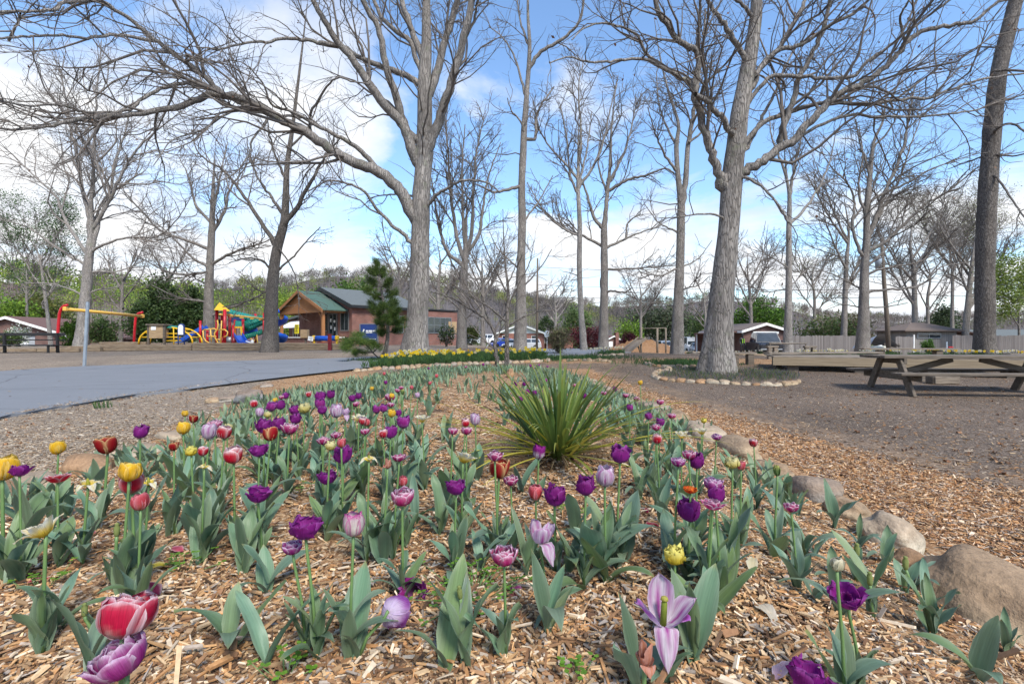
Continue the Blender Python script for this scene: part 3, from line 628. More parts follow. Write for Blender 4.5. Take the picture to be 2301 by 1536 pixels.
# porch
pc, pw, pd, pe, pr = .05, 3.75, 2.0, 3.02, 4.72
px0 = -.05; P = MB(); e2 = pe
for s in (-1, 1): P.prism([(px0+s*(pw+.3), -pd-.35, e2-.03), (px0, -pd-.35, pr), (px0, -pd-.35, pr+.1), (px0+s*(pw+.3), -pd-.35, e2+.07)], (0, pd+.3, 0))
P.obj('porch_roof', M['roof_green'], BR)
P = MB(); P.prism([(px0-pw+.1, -pd-.1, pe+.12), (px0+pw-.1, -pd-.1, pe+.12), (px0, -pd-.1, pr-.05)], (0, .08, 0)); P.obj('porch_gable', M['cedar_board'], BR)
P = MB()
P.box((px0, -pd-.05, pe-.02), (2*pw, .22, .26)); P.box((px0+pw-.1, -pd/2, pe-.05), (.2, pd-.3, .24)); P.box((px0-pw+.1, -pd/2, pe-.05), (.2, pd-.3, .24))
for s in (-1, 1):
    P.prism([(px0+s*(pw+.32), -pd-.42, e2-.2), (px0, -pd-.42, pr-.16), (px0, -pd-.42, pr+.11), (px0+s*(pw+.32), -pd-.42, e2+.08)], (0, .06, 0))
    P.bar((px0+s*(pw-.15), -pd-.05, pe-.75), (px0+s*(pw-.85), -pd-.05, pe-.1), .12, .12)
P.obj('porch_beam', M['cedar'], BR)
for s in (-1, 1):
    p = MB(); p.box((px0+s*(pw-.15), -pd-.05, 1.25), (.24, .24, 3.3), bev=.02); p.obj('porch_post', M['cedar'], BR)
p = MB(); p.box((px0, -pd/2, .18), (2*pw-.6, pd-.3, 1.2)); p.obj('porch_base', M['brick'], BR)
p = MB(); p.box((px0, -pd/2, .82), (2*pw-.45, pd-.1, .08)); p.obj('porch_floor', M['white'], BR)
p = MB(); p.box((-.9, -pd-.02, 1.55), (.72, .03, .80))
for k in range(4): p.box((-.9, -pd-.045, 1.82-k*.16), ((.45, .5, .3, .42)[k], .012, .05), mat=1)
p.obj('porch_sign', [M['signyellow'], M['black']], BR)
p = MB(); p.box((px0, -pd-.2, 4.12), (.38, .12, .13), bev=.03); p.obj('porch_lamp', M['white'], BR)
p = MB(); p.prism([(-h-4.6, 1.5, 2.45), (-h-.3, 1.5, 2.45), (-h-.3, .2, 1.75), (-h-4.6, .2, 1.75)], (0, .02, .05)); p.obj('awning', M['white'], BR)
for xx in (-h-3.7, -h-2.3, -h-1.0): window(BR, (xx, 1.5, 1.35), .95, 1.0, (0, -1, 0), 'white', 'glass', 1)
# notice board in front of the long wall
def lettering(mb, x0, z, y, widths, hgt, gap=.05):
    for wd in widths: mb.box((x0+wd/2, y, z), (wd, .012, hgt)); x0 += wd+gap
s = base(829, 35.5); NB = thing('notice_board', 'blue notice board with white lettering on two posts before the brick wall', 'sign', (s.x, s.y, s.z), -.25)
p = MB(); p.box((0, 0, 1.05), (1.34, .06, 1.2)); p.obj('panel', M['navy'], NB)
p = MB(); lettering(p, -.22, 1.18, -.04, (.16, .30, .26), .09); lettering(p, -.22, 1.06, -.04, (.24, .22), .07); lettering(p, .05, .58, -.04, (.3, .2), .04); p.box((-.42, -.04, 1.2), (.09, .012, .22), Matrix.Rotation(.5, 3, 'Y')); p.obj('lettering', M['paper'], NB)
for q in (-1, 1): p = MB(); p.box((q*.72, 0, .8), (.09, .09, 1.75)); p.obj('post', M['grey_metal'], NB)
for zz in (1.69, .42): p = MB(); p.box((0, 0, zz), (1.36, .09, .06)); p.obj('cross_rail', M['grey_metal'], NB)

# low brick house at the road's far side
s = base(20, 46); HL = gable_house('brick_house', 'low brown brick house with white gable trim behind the black bench', (s.x, s.y, .1), .15, 9.6, 9, 1.25, 2.85, 'brick_dark', 'roof_rust')
p = MB(); p.prism([(1.5, 2.0, 1.5), (8.8, 2.0, .9), (8.8, 9.0, .9), (1.5, 9.0, 2.6)], (0, 0, .12)); p.obj('side_roof', M['roof_rust'], HL)
p = MB(); p.box((5.6, 5.2, .0), (5.4, 5.5, 1.7)); p.obj('side_wall', M['brick_dark'], HL)
window(HL, (-2.5, 0, .6), 1.2, 1.0); window(HL, (1.4, 0, .6), 1.2, 1.0)
# white-gabled house beyond the parked cars
s = base(1170, 84); HW = gable_house('gabled_house', 'small orange brick house with a white boarded gable behind the parked cars', (s.x, s.y, s.z), -.12, 8.0, 11, 2.55, 4.05, 'brick_orange', 'roof_grey', .55, 'white')
for xx in (-2.7, -.6, 2.4): window(HW, (xx, 0, 1.5), 1.0, 1.3, bars=0)
window(HW, (4.0, 3.0, 1.5), 1.1, 1.3, (1, 0, 0), bars=0)
p = MB(); p.prism([(4.2, 1.2, 2.75), (9.8, 3.2, 2.1), (9.8, 10, 2.1), (4.2, 10, 3.0)], (0, 0, .14)); p.obj('side_roof', M['roof_brown'], HW)
p = MB(); p.box((6.6, 6.5, 1.0), (4.8, 5.5, 2.2)); p.obj('side_wall', M['brick_orange'], HW)
# brick house with carport behind the dark truck
s = base(1716, 48); HT = gable_house('gabled_house', 'low pinkish brick house with a shallow pale-trimmed gable behind the dark truck', (s.x+.1, s.y, s.z), .05, 4.3, 9, 2.3, 2.95, 'brick_dark', 'roof_brown', .35)
window(HT, (.05, 0, 1.25), 2.2, 1.5, bars=2)
p = MB(); p.box((.05, -.12, 2.15), (2.6, .1, .22)); p.obj('lintel_board', M['white'], HT)
p = MB(); p.prism([(-4.8, .5, 2.0), (-1.8, .5, 2.25), (-1.8, .5, 2.37), (-4.8, .5, 2.12)], (0, 5, 0)); p.obj('carport_roof', M['roof_rust'], HT)
for yy in (.8, 5.2): p = MB(); p.box((-4.6, yy, .75), (.12, .12, 2.5)); p.obj('carport_post', M['white'], HT)
p = MB(); p.box((-3.2, 5.6, .9), (2.8, .15, 2.2)); p.obj('carport_wall', M['brick'], HT)
# tiny cottage glimpsed between trunks
s = base(1378, 82); HC = gable_house('cottage', 'tiny red brick cottage with white porch glimpsed beyond the dark red shrubs', (s.x, s.y, s.z), .3, 3.4, 5, 1.7, 2.5, 'brick_dark', 'roof_rust', .3)
p = MB(); p.box((.5, -.2, 2.0), (.6, .6, 2.4)); p.obj('chimney', M['brick'], HC); p = MB(); p.box((-1.0, -.3, 1.2), (1.2, .5, .9)); p.obj('porch', M['white'], HC); window(HC, (-.9, 0, .5), .5, .9, bars=0)

# shed, fences, and the long roof on the east side
FY = 44.0
def fence_run(label, x0, x1, y0, y1, h, n=10):
    a, b = Vector((x0, y0, gz(x0, y0))), Vector((x1, y1, gz(x1, y1))); L = (b-a).to_2d().length
    t = thing('board_fence', label, 'fence', tuple(a), math.atan2(y1-y0, x1-x0))
    p = MB(); nb = int(L/.145); r = random.Random(int(x0*10))
    for k in range(nb):
        hh = h+r.uniform(-.05, .05); p.box(((k+.5)*L/nb, r.uniform(-.008, .008), hh/2-.15), (L/nb-.012, .02, hh+.3))
    p.obj('board_panel', M['fence'], t)
    q = MB()
    for zz in (.35, h-.35): q.box((L/2, .04, zz), (L, .05, .09))
    q.obj('rail', M['wood_old'], t)
    return t
def fx(px, Y): return (px-CX)*Y/FPX
fence_run('weathered grey board fence left of the many-limbed tree', fx(1782, 45), fx(1932, 45), 45, 45, 1.72)
fence_run('dark grey board fence between the shed and the thick dark trunk', fx(2140, 44.5), fx(2215, 44), 44.5, 44, 1.75)
fence_run('dark grey board fence right of the dark trunk', fx(2222, 44), fx(2420, 42), 44, 42, 1.72)
fence_run('short silver board fence joining the shed wall', fx(2012, 43.5), fx(2052, 43.5), 43.5, 43.5, 1.6)
s = base(2092, 46); SH = thing('shed', 'silver-boarded shed with a low brown roof behind the fence', 'shed', (s.x, s.y, s.z), -.06)
p = MB(); p.box((0, 2, 1.1), (4.6, 4, 2.5)); p.obj('wall', M['shed_board'], SH)
p = MB(); zr, ze = 3.05, 2.28
p.poly([(-2.7, -.5, ze), (2.7, -.5, ze), (.9, 2, zr), (-.4, 2, zr)]); p.poly([(2.7, -.5, ze), (2.7, 4.5, ze), (.9, 2, zr)]); p.poly([(2.7, 4.5, ze), (-2.7, 4.5, ze), (-.4, 2, zr), (.9, 2, zr)]); p.poly([(-2.7, 4.5, ze), (-2.7, -.5, ze), (-.4, 2, zr)])
p.box((0, 2, ze-.06), (5.4, 5.0, .09)); p.obj('roof', M['roof_brown'], SH)
window(SH, (-.2, 0, 1.75), 2.1, .42, bars=1, frame='grey_metal')
p = MB(); p.prism([(2.4, .3, 2.15), (6.0, .3, 1.75), (6.0, .3, 1.9), (2.4, .3, 2.3)], (0, 3.5, 0)); p.obj('lean_to_roof', M['roof_rust'], SH)
p = MB(); p.box((5.6, .5, .8), (.12, .12, 1.9)); p.obj('lean_to_post', M['wood_dark'], SH)
p = MB(); p.bar((-1.9, -.45, 0), (-1.88, -.45, 1.85), .09); p.obj('pale_post', M['white'], SH)
s = base(2290, 56); LR = thing('outbuilding', 'long low outbuilding with a blue-grey roof showing above the far fence', 'outbuilding', (s.x, s.y, s.z), 0)
p = MB(); p.box((0, 2, 1.0), (9.5, 4, 2.2)); p.obj('wall', M['shed_board'], LR); p = MB(); p.prism([(-5, -.4, 1.95), (-5, 2, 2.85), (-5, 4.4, 1.95)], (10, 0, 0)); p.obj('roof', M['roof_grey'], LR)
# ------------------------------------------------------------ bare trees
def spawn(P, R, rng, dens, lenfac, ang, npts, up=.15, wander=.25, t0=.2, lmin=.15, lmax=4.0, ra=.011, rb=.003, rtip=.0035, out=None):
    """children along every branch of P (B, n, 3), radii R (B, n)"""
    B, n, _ = P.shape
    seg = np.linalg.norm(np.diff(P, axis=1), axis=2); L = seg.sum(1)
    cnt = rng.poisson(np.maximum(dens*L*(1-t0), .4)); idx = np.repeat(np.arange(B), cnt); K = len(idx)
    if K == 0: return None
    t = t0+(1-t0)*rng.uniform(0, 1, K); f = t*(n-1); i = np.minimum(f.astype(int), n-2); w = (f-i)[:, None]
    p0, p1 = P[idx, i], P[idx, i+1]; pos = p0*(1-w)+p1*w; tan = p1-p0; tan /= np.linalg.norm(tan, axis=1, keepdims=True)+1e-9
    rl = R[idx, i]*(1-w[:, 0])+R[idx, i+1]*w[:, 0]
    g = rng.normal(0, 1, (K, 3)); g[:, 2] *= .7; perp = g-tan*(g*tan).sum(1, keepdims=True); perp /= np.linalg.norm(perp, axis=1, keepdims=True)+1e-9
    a = np.radians(rng.normal(ang, 13, K))[:, None]; d = tan*np.cos(a)+perp*np.sin(a); d[:, 2] += up; d /= np.linalg.norm(d, axis=1, keepdims=True)
    ln = np.clip(L[idx]*lenfac*(1.25-.85*t)*rng.uniform(.55, 1.5, K), lmin*rng.uniform(.7, 1.3, K), lmax)
    r0 = np.minimum(rl*.7, ra*ln+rb); st = (ln/(npts-1))[:, None]
    Q = np.empty((K, npts, 3)); Q[:, 0] = pos
    for k in range(1, npts):
        Q[:, k] = Q[:, k-1]+d*st; d = d+rng.normal(0, wander, (K, 3)); d[:, 2] += up*.5; d /= np.linalg.norm(d, axis=1, keepdims=True)
    tt = np.linspace(0, 1, npts)[None]; RR = r0[:, None]*(1-tt)+np.minimum(rtip, r0*.6)[:, None]*tt
    return Q, RR
def smooth_path(pts, n, jit=0.0, rng=None):
    """Catmull-Rom through (x, y, z, r) rows"""
    A = np.array(pts, float)
    if len(A) == 2: A = np.array([A[0], (A[0]+A[1])/2, A[1]])
    s = np.concatenate([[0], np.cumsum(np.linalg.norm(np.diff(A[:, :3], axis=0), axis=1))]); u = np.linspace(0, s[-1], n)
    E = np.concatenate([[2*A[0]-A[1]], A, [2*A[-1]-A[-2]]]); o = np.empty((n, 4))
    for k, x in enumerate(u):
        i = min(max(np.searchsorted(s, x)-1, 0), len(A)-2); t = (x-s[i])/(s[i+1]-s[i]+1e-9); a, b, c, d = E[i:i+4]
        o[k] = .5*(2*b+(c-a)*t+(2*a-5*b+4*c-d)*t*t+(3*b-a-3*c+d)*t**3)
    o[:, 3] = np.interp(u, s, A[:, 3])
    if jit and rng is not None: o[1:-1, :3] += rng.normal(0, 1, (n-2, 3))*jit*np.clip(o[1:-1, 3:], .008, .06)
    return o
def tree(name, label, cat, Y, trunk, limbs, barkm, twigm, seed, group=None, levels=((.9, .42, 48, 6), (1.9, .45, 48, 5), (2.6, .5, 45, 4)), flare=.55, clump=None, rmul=1.0, spread=1.0, extra=None, trunk_twigs=0.0, thin=1.0):
    """trunk: (px, py, width in photo px); limbs: (dz, [(px, py)...], w0, w1): dz metres of depth gained by the tip"""
    rng = np.random.default_rng(seed); k = Y/FPX; rmul = rmul/math.hypot(1, (trunk[0][0]-CX)/FPX)
    b0 = at(trunk[0][0], trunk[0][1], Y); g0 = gz(b0.x, Y)
    O = np.array([b0.x, Y, g0])
    root = thing(name, label, cat, tuple(O), 0, group)
    T = [((at(px, py, Y)-Vector(O)).to_tuple()+(w*k/2*rmul*.88,)) for px, py, w in trunk]
    T[0] = (0, 0, -.15, T[0][3])
    tp = smooth_path(T, 40)
    mb = MB(); sd = 22
    a = np.arange(sd)*2*pi/sd; ph = rng.uniform(0, 6, 4)
    rad_ = tp[:, 3][:, None]*(1+.035*np.sin(3*a+ph[0])[None]+.02*np.sin(7*a+ph[1]+tp[:, 2][:, None]*.8)+.018*rng.normal(0, 1, (40, sd)))
    hh = tp[:, 2][:, None]; fl = flare*np.exp(-np.maximum(hh, 0)/(1.6*T[0][3]+.12))*(.16+.16*np.cos(5*a+ph[2])[None])
    rad_ = rad_*(1+fl)
    # knots and burrs
    for _ in range(9):
        kz = rng.uniform(.5, tp[-1, 2]*.6); ka = rng.uniform(0, 2*pi); rad_ = rad_*(1+.14*np.exp(-((hh-kz)/(.5*T[0][3]+.08))**2)*np.exp(-(np.angle(np.exp(1j*(a-ka)))/.45)**2)[None])
    tg = np.gradient(tp[:, :3], axis=0); tg /= np.linalg.norm(tg, axis=1, keepdims=True)
    u = np.cross(tg, [0, 1, 0]); u /= np.linalg.norm(u, axis=1, keepdims=True); v = np.cross(tg, u)
    ring = tp[:, None, :3]+rad_[..., None]*(u[:, None]*np.cos(a)[None, :, None]+v[:, None]*np.sin(a)[None, :, None])
    mb.grid(ring[:, ::-1], closed=True)
    mb.obj('trunk', M[barkm], root)
    P1, R1 = [], []
    tpy = [q[1] for q in trunk][::-1]; tpx = [q[0] for q in trunk][::-1]; tpw = [q[2] for q in trunk][::-1]
    for dz, pts, w0, w1 in limbs:
        tx, tw_ = float(np.interp(pts[0][1], tpy, tpx)), float(np.interp(pts[0][1], tpy, tpw))
        if abs(pts[0][0]-tx) < tw_*.9+3: pts = [(float(np.interp(pts[0][1]+.5*tw_, tpy, tpx)), pts[0][1]+.55*tw_)]+pts; w0 = w0*1.12
        n = len(pts); q = []; Ls = np.concatenate([[0], np.cumsum([math.hypot(pts[i+1][0]-pts[i][0], pts[i+1][1]-pts[i][1]) for i in range(n-1)])]); Ls /= Ls[-1]
        for (px, py), s in zip(pts, Ls):
            yy = Y+dz*s**1.2; p = at(px, py, yy)-Vector(O); q.append(p.to_tuple()+((w0+(w1-w0)*s**.8)*yy/FPX/2*rmul,))
        sp = smooth_path(q, max(8, 4*n), .35, rng)
        vv, qq = tube_batch(sp[None, :, :3], sp[None, :, 3], 9); lm = MB(); lm.add(vv, [qq]); lm.obj('limb', M[barkm], root)
        rs = smooth_path(q, 12); P1.append(rs[:, :3]); R1.append(rs[:, 3])
    fat = min(max((Y/20)**.8, .8), 1.8)*thin
    P = np.array(P1) if P1 else np.zeros((0, 12, 3)); R = np.array(R1) if R1 else np.zeros((0, 12))
    tw = MB(); fine = []
    if trunk_twigs and len(tp) >= 12:
        tt = smooth_path([tuple(x) for x in tp[8::6]], 12); c = spawn(tt[None, :, :3], tt[None, :, 3], rng, trunk_twigs, .16, 75, 7, .02, .22, .1, .6, 4.0)
        if c: fine.append((c[0], c[1], 5)); P = P if len(P) else np.zeros((0, 12, 3)); side = c
    else: side = None
    cur = (P, R) if len(P) else None
    for li, (dens, lf, ang, npt) in enumerate(levels):
        new = []
        if cur is not None:
            c = spawn(cur[0], cur[1], rng, dens*DM[li], lf*spread, ang, npt, (.10, .08, .05, .04)[li], (.24, .27, .28, .28)[li], .18 if li == 0 else .12, (1.3, .6, .35, .15)[li], (5.5, 3.0, 1.7, .6)[li], rb=RB[li]*fat, rtip=(.009, .0065, .005, .004)[li]*fat)
            if c: new.append(c)
        if side is not None and li > 0:
            c = spawn(side[0], side[1], rng, dens*DM[li], lf, ang, npt, .03, .27, .12, (1.3, .6, .35, .15)[li], (5.5, 3.0, 1.7, .6)[li], rb=RB[li]*fat, rtip=(.009, .0065, .005, .004)[li]*fat); side = c
            if c: new.append(c)
        if not new: break
        cur = (np.concatenate([c[0] for c in new]), np.concatenate([c[1] for c in new])); side = None
        fine.append((cur[0], cur[1], (6, 4, 3, 3)[li]))
    for Pq, Rq, s in fine:
        vv, qq = tube_batch(Pq, Rq, s); tw.add(vv, [qq])
    if clump is not None and fine:
        clump(root, fine[-1][0], rng)
    if fine: tw.obj('crown', M[twigm], root)
    return root
DM, RB = (1.7, 1.7, 1.8, 1), (.006, .0055, .005, .004)
TALL = ((1.0, .40, 45, 6), (2.0, .45, 45, 5), (2.8, .5, 42, 4))
def dead_leaves(n):
    def f(root, P, rng):
        i = rng.integers(0, len(P), n); p = P[i, -1]+rng.normal(0, .03, (n, 3)); s = .05
        a = rng.normal(0, 1, (n, 3)); a /= np.linalg.norm(a, axis=1, keepdims=True); b_ = np.cross(a, rng.normal(0, 1, (n, 3))); b_ /= np.linalg.norm(b_, axis=1, keepdims=True)
        V = np.stack([p, p+a*s+b_*s*.5, p+a*s*2, p+a*s-b_*s*.5], 1)
        MB().add(V.reshape(-1, 3), [np.arange(4*n).reshape(-1, 4)], (.16, .075, .04), smooth=False).obj('withered_foliage', M['leafcol'], root, col=True)
    return f
def fresh_leaves(n, cols, s=.07, spreadr=.15):
    def f(root, P, rng):
        i = rng.integers(0, len(P), n); p = P[i, rng.integers(1, P.shape[1], n)]+rng.normal(0, spreadr, (n, 3))
        a = rng.normal(0, 1, (n, 3)); a /= np.linalg.norm(a, axis=1, keepdims=True); b_ = np.cross(a, rng.normal(0, 1, (n, 3))); b_ /= np.linalg.norm(b_, axis=1, keepdims=True); q = s*rng.uniform(.6, 1.4, (n, 1))
        V = np.stack([p, p+a*q+b_*q*.6, p+a*q*2, p+a*q-b_*q*.6], 1); c = np.array(cols)[rng.integers(0, len(cols), n)]*rng.uniform(.7, 1.3, (n, 1))
        MB().add(V.reshape(-1, 3), [np.arange(4*n).reshape(-1, 4)], np.repeat(c, 4, 0), smooth=False).obj('foliage', M['leafcol'], root, col=True)
    return f

tree('oak_tree', 'massive grey oak with sweeping boughs rising behind the daffodil bed', 'tree', 19.5,
 [(930, 808, 74), (934, 760, 61), (938, 700, 52), (943, 600, 49), (945, 480, 46), (950, 380, 42), (954, 270, 38), (954, 180, 35), (958, 97, 26), (958, 0, 20), (965, -200, 12), (970, -400, 5)],
 [(-5.5, [(925, 478), (905, 440), (883, 411), (851, 384), (797, 366), (744, 336), (720, 318), (680, 291), (637, 272), (570, 232), (497, 212), (455, 218), (406, 239), (345, 250), (283, 260), (210, 263), (150, 275), (60, 290), (-60, 285)], 27, 4),
  (-3.5, [(760, 343), (708, 312), (696, 264), (723, 213), (755, 176), (790, 182), (830, 190)], 9, 3),
  (-3.2, [(851, 384), (808, 336), (776, 315), (707, 278), (650, 250), (610, 235), (592, 190), (560, 150)], 13, 3),
  (-2.5, [(933, 355), (910, 288), (883, 256), (851, 219), (824, 181), (797, 139), (755, 91), (725, 37), (705, 5), (685, -60), (660, -140)], 25, 7),
  (-2.0, [(917, 298), (891, 219), (867, 144), (851, 64), (824, 21), (800, -40), (770, -130)], 20, 8),
  (-3.5, [(936, 184), (899, 165), (840, 144), (803, 128), (770, 105), (728, 99), (653, 85), (600, 95), (560, 95), (500, 110), (440, 105)], 14, 3),
  (1.0, [(942, 152), (920, 91), (888, 69), (856, 37), (830, -30), (800, -120)], 12, 6),
  (1.5, [(947, 125), (926, 69), (905, 10), (893, -70), (880, -180)], 15, 7),
  (-1.5, [(966, 325), (987, 267), (998, 235), (1027, 144), (1043, 80), (1060, 10), (1072, -70), (1085, -180)], 23, 10),
  (-1.5, [(1040, 95), (1063, 50), (1074, 0), (1085, -70)], 8, 4),
  (2.0, [(966, 205), (984, 155), (1000, 91), (1022, 21), (1036, -50), (1050, -150)], 19, 9),
  (-2.0, [(966, 456), (990, 432), (1020, 415), (1046, 406), (1090, 409), (1125, 432)], 9, 3),
  (-2.0, [(922, 542), (888, 513), (851, 475), (824, 438), (792, 416), (739, 407), (690, 430)], 10, 3),
  (2.0, [(925, 440), (890, 437), (850, 440), (826, 447)], 6, 2),
  (-6.0, [(566, 236), (547, 232), (501, 210), (451, 164), (401, 128), (346, 89), (319, 64), (255, 20), (223, 2), (141, 7), (128, 23), (60, 26), (-60, 30)], 13, 5),
  (-6.2, [(346, 92), (290, 82), (245, 80), (196, 87), (155, 80), (64, 82), (0, 87), (-60, 95)], 8, 4),
  (-6.5, [(497, 212), (460, 196), (410, 187), (360, 200), (319, 223), (292, 246), (237, 253), (196, 253), (137, 237), (59, 237), (-30, 220)], 10, 3.5),
  (-4.5, [(620, 262), (565, 250), (515, 253), (455, 290), (388, 315), (360, 350), (345, 372)], 7, 2),
  (-4.0, [(684, 262), (615, 262), (592, 283), (565, 319), (561, 346), (524, 392), (483, 410), (447, 428)], 7, 2),
  (-6.0, [(20, 90), (38, 55), (46, 30)], 6, 4)],
 'bark_oak', 'twig', 21, levels=((.75, .42, 44, 7), (1.25, .45, 45, 5), (1.6, .5, 44, 4)), clump=dead_leaves(260), trunk_twigs=.5, thin=.72)
tree('oak_tree', 'thick pale-barked oak standing inside the oval ring of stones', 'tree', 12.9,
 [(1610, 842, 88), (1613, 800, 76), (1618, 715, 64), (1625, 640, 60), (1636, 534, 53), (1641, 478, 53), (1645, 415, 57), (1652, 341, 49), (1662, 261, 45), (1677, 176, 42), (1689, 107, 34), (1699, 32, 31), (1702, -60, 26), (1706, -250, 15), (1710, -420, 5)],
 [(-1.6, [(1630, 420), (1609, 373), (1587, 309), (1574, 256), (1560, 213), (1563, 171), (1571, 144), (1561, 112), (1531, 96), (1502, 64), (1475, 16), (1462, -40), (1440, -120)], 21, 9),
  (-1.2, [(1563, 118), (1571, 53), (1574, 0), (1580, -70)], 10, 5),
  (-2.5, [(1556, 192), (1523, 171), (1491, 155), (1449, 133), (1395, 136), (1340, 140), (1310, 137), (1278, 128), (1235, 142)], 11, 3),
  (-2.2, [(1500, 158), (1478, 140), (1450, 118), (1433, 80), (1390, 59), (1345, 52), (1310, 66), (1285, 90)], 9, 3),
  (-1.0, [(1645, 305), (1620, 261), (1588, 229), (1562, 212)], 14, 12),
  (-1.0, [(1681, 148), (1657, 101), (1630, 59), (1604, 21), (1588, -15), (1560, -80)], 14, 7),
  (-.6, [(1692, 40), (1665, 8), (1630, -12), (1600, -40)], 10, 5),
  (-1.6, [(1615, 408), (1640, 396), (1662, 389), (1700, 373), (1732, 347), (1782, 315), (1814, 283), (1856, 235), (1890, 207), (1931, 192), (1984, 155), (2022, 112), (2054, 80), (2097, 64), (2177, 51), (2210, 30), (2250, -2), (2300, -50)], 24, 5),
  (-.6, [(1750, 335), (1760, 283), (1782, 230), (1795, 176), (1814, 144), (1835, 101), (1856, 48), (1864, 0), (1872, -70)], 17, 7),
  (1.0, [(1672, 330), (1691, 299), (1717, 272), (1760, 256), (1814, 240), (1872, 230), (1942, 235), (2027, 222), (2091, 219), (2145, 197), (2219, 176), (2320, 163)], 12, 4),
  (1.5, [(1770, 325), (1830, 288), (1910, 259), (1974, 262), (2054, 262), (2134, 256), (2198, 246), (2280, 210)], 9, 3),
  (.8, [(1680, 215), (1717, 144), (1750, 107), (1776, 64), (1803, 16), (1818, -30), (1840, -110)], 14, 6),
  (-.8, [(1684, 180), (1744, 117), (1797, 101), (1840, 75), (1883, 48), (1926, 27), (1955, -5), (1990, -60)], 13, 5),
  (1.6, [(1670, 345), (1688, 315), (1707, 278), (1739, 213), (1760, 160), (1782, 115)], 11, 4),
  (-1.6, [(1676, 235), (1700, 205), (1733, 171), (1776, 171), (1824, 173), (1915, 173), (1947, 139), (1995, 107), (2043, 69), (2134, 0), (2180, -40)], 10, 5),
  (-1.0, [(2034, 100), (2024, 53), (2027, 27), (2050, -10)], 7, 4),
  (-1.0, [(1620, 487), (1570, 481), (1530, 487), (1480, 490)], 6, 2),
  (-1.5, [(1670, 398), (1707, 416), (1740, 450), (1765, 482), (1772, 500)], 8, 4)],
 'bark_oak', 'twig', 22, levels=((.85, .42, 44, 7), (1.4, .45, 45, 5), (1.9, .5, 44, 4)), clump=dead_leaves(260), flare=1.2, trunk_twigs=.7, thin=.8)
tree('oak_tree', 'dark furrowed trunk leaning away behind the picnic table', 'tree', 19.0,
 [(2212, 818, 66), (2212, 760, 58), (2214, 694, 56), (2214, 600, 55), (2219, 454, 53), (2230, 299, 50), (2243, 176, 47), (2257, 107, 46), (2283, 0, 40), (2312, -120, 32), (2340, -300, 18)],
 [(1.5, [(2252, 110), (2225, 107), (2197, 107), (2165, 125), (2140, 160)], 6, 2),
  (-2, [(2240, 290), (2273, 278), (2310, 302)], 9, 5), (-2, [(2236, 395), (2255, 420), (2278, 454), (2310, 500)], 7, 4),
  (1, [(2226, 350), (2180, 362), (2130, 380)], 7, 2), (1, [(2285, 10), (2250, -40), (2200, -100)], 14, 8), (0, [(2236, 255), (2200, 262), (2150, 240)], 6, 2),
  (-1, [(2232, 160), (2330, 160)], 8, 6), (-1, [(2228, 350), (2280, 350), (2320, 340)], 6, 4)],
 'bark_dark', 'twig', 23, levels=TALL, trunk_twigs=.5)
tree('tree', 'pale fan-shaped bare tree beside the red and yellow swing frame', 'tree', 27.5,
 [(180, 793, 46), (185, 740, 35), (193, 650, 29), (198, 590, 26), (204, 540, 22), (207, 500, 14), (208, 440, 2)],
 [(1, [(204, 545), (198, 479), (187, 433), (175, 360), (160, 292), (150, 230), (140, 180), (130, 130)], 14, 2),
  (-1, [(202, 575), (205, 460), (212, 346), (215, 260), (218, 200), (225, 132), (228, 90)], 14, 2),
  (.5, [(206, 560), (224, 492), (246, 433), (264, 351), (285, 283), (300, 225)], 13, 2),
  (-1.5, [(214, 505), (235, 470), (260, 420), (290, 360), (328, 315), (383, 269), (420, 240)], 11, 2),
  (1, [(192, 565), (150, 501), (123, 438), (82, 401), (32, 351), (-20, 310)], 10, 2),
  (-2, [(186, 592), (118, 551), (60, 510), (-10, 492)], 8, 2), (-2, [(213, 560), (268, 537), (310, 532), (355, 531), (400, 490), (430, 440)], 8, 2),
  (1, [(206, 612), (270, 608), (330, 583)], 6, 2), (1, [(208, 655), (240, 648), (310, 640)], 5, 2), (0, [(180, 660), (120, 638), (50, 637)], 6, 2), (1.5, [(205, 520), (240, 440), (300, 400), (320, 330)], 8, 2)],
 'bark_pale', 'twig_pale', 24, levels=((1.1, .36, 40, 6), (1.5, .45, 42, 5), (1.7, .5, 42, 4)), trunk_twigs=.3)
tree('tree', 'grey bare tree behind the yellow-roofed play tower', 'tree', 33,
 [(468, 790, 31), (469, 690, 27), (472, 600, 21), (476, 520, 18), (478, 450, 12), (480, 400, 7), (482, 340, 1.5)],
 [(0, [(476, 525), (501, 483), (515, 430), (545, 385), (570, 350)], 10, 2), (1, [(478, 475), (490, 420), (500, 370), (512, 320)], 8, 2), (-1, [(471, 562), (433, 545), (365, 520), (318, 474), (280, 430), (270, 400)], 9, 2),
  (-2, [(472, 602), (433, 579), (390, 535), (350, 500)], 8, 2), (-2, [(479, 592), (530, 565), (590, 545), (640, 520)], 8, 2), (1, [(470, 612), (400, 616), (335, 590), (290, 560)], 7, 2), (1, [(474, 500), (440, 460), (425, 400), (400, 350)], 8, 2),
  (-2, [(466, 680), (400, 668), (340, 640)], 6, 2), (-1, [(482, 705), (520, 690), (580, 665), (620, 640)], 7, 2)],
 'bark_grey', 'twig', 25, levels=((1.1, .38, 44, 6), (1.5, .45, 45, 5), (1.7, .5, 42, 4)), trunk_twigs=.4)
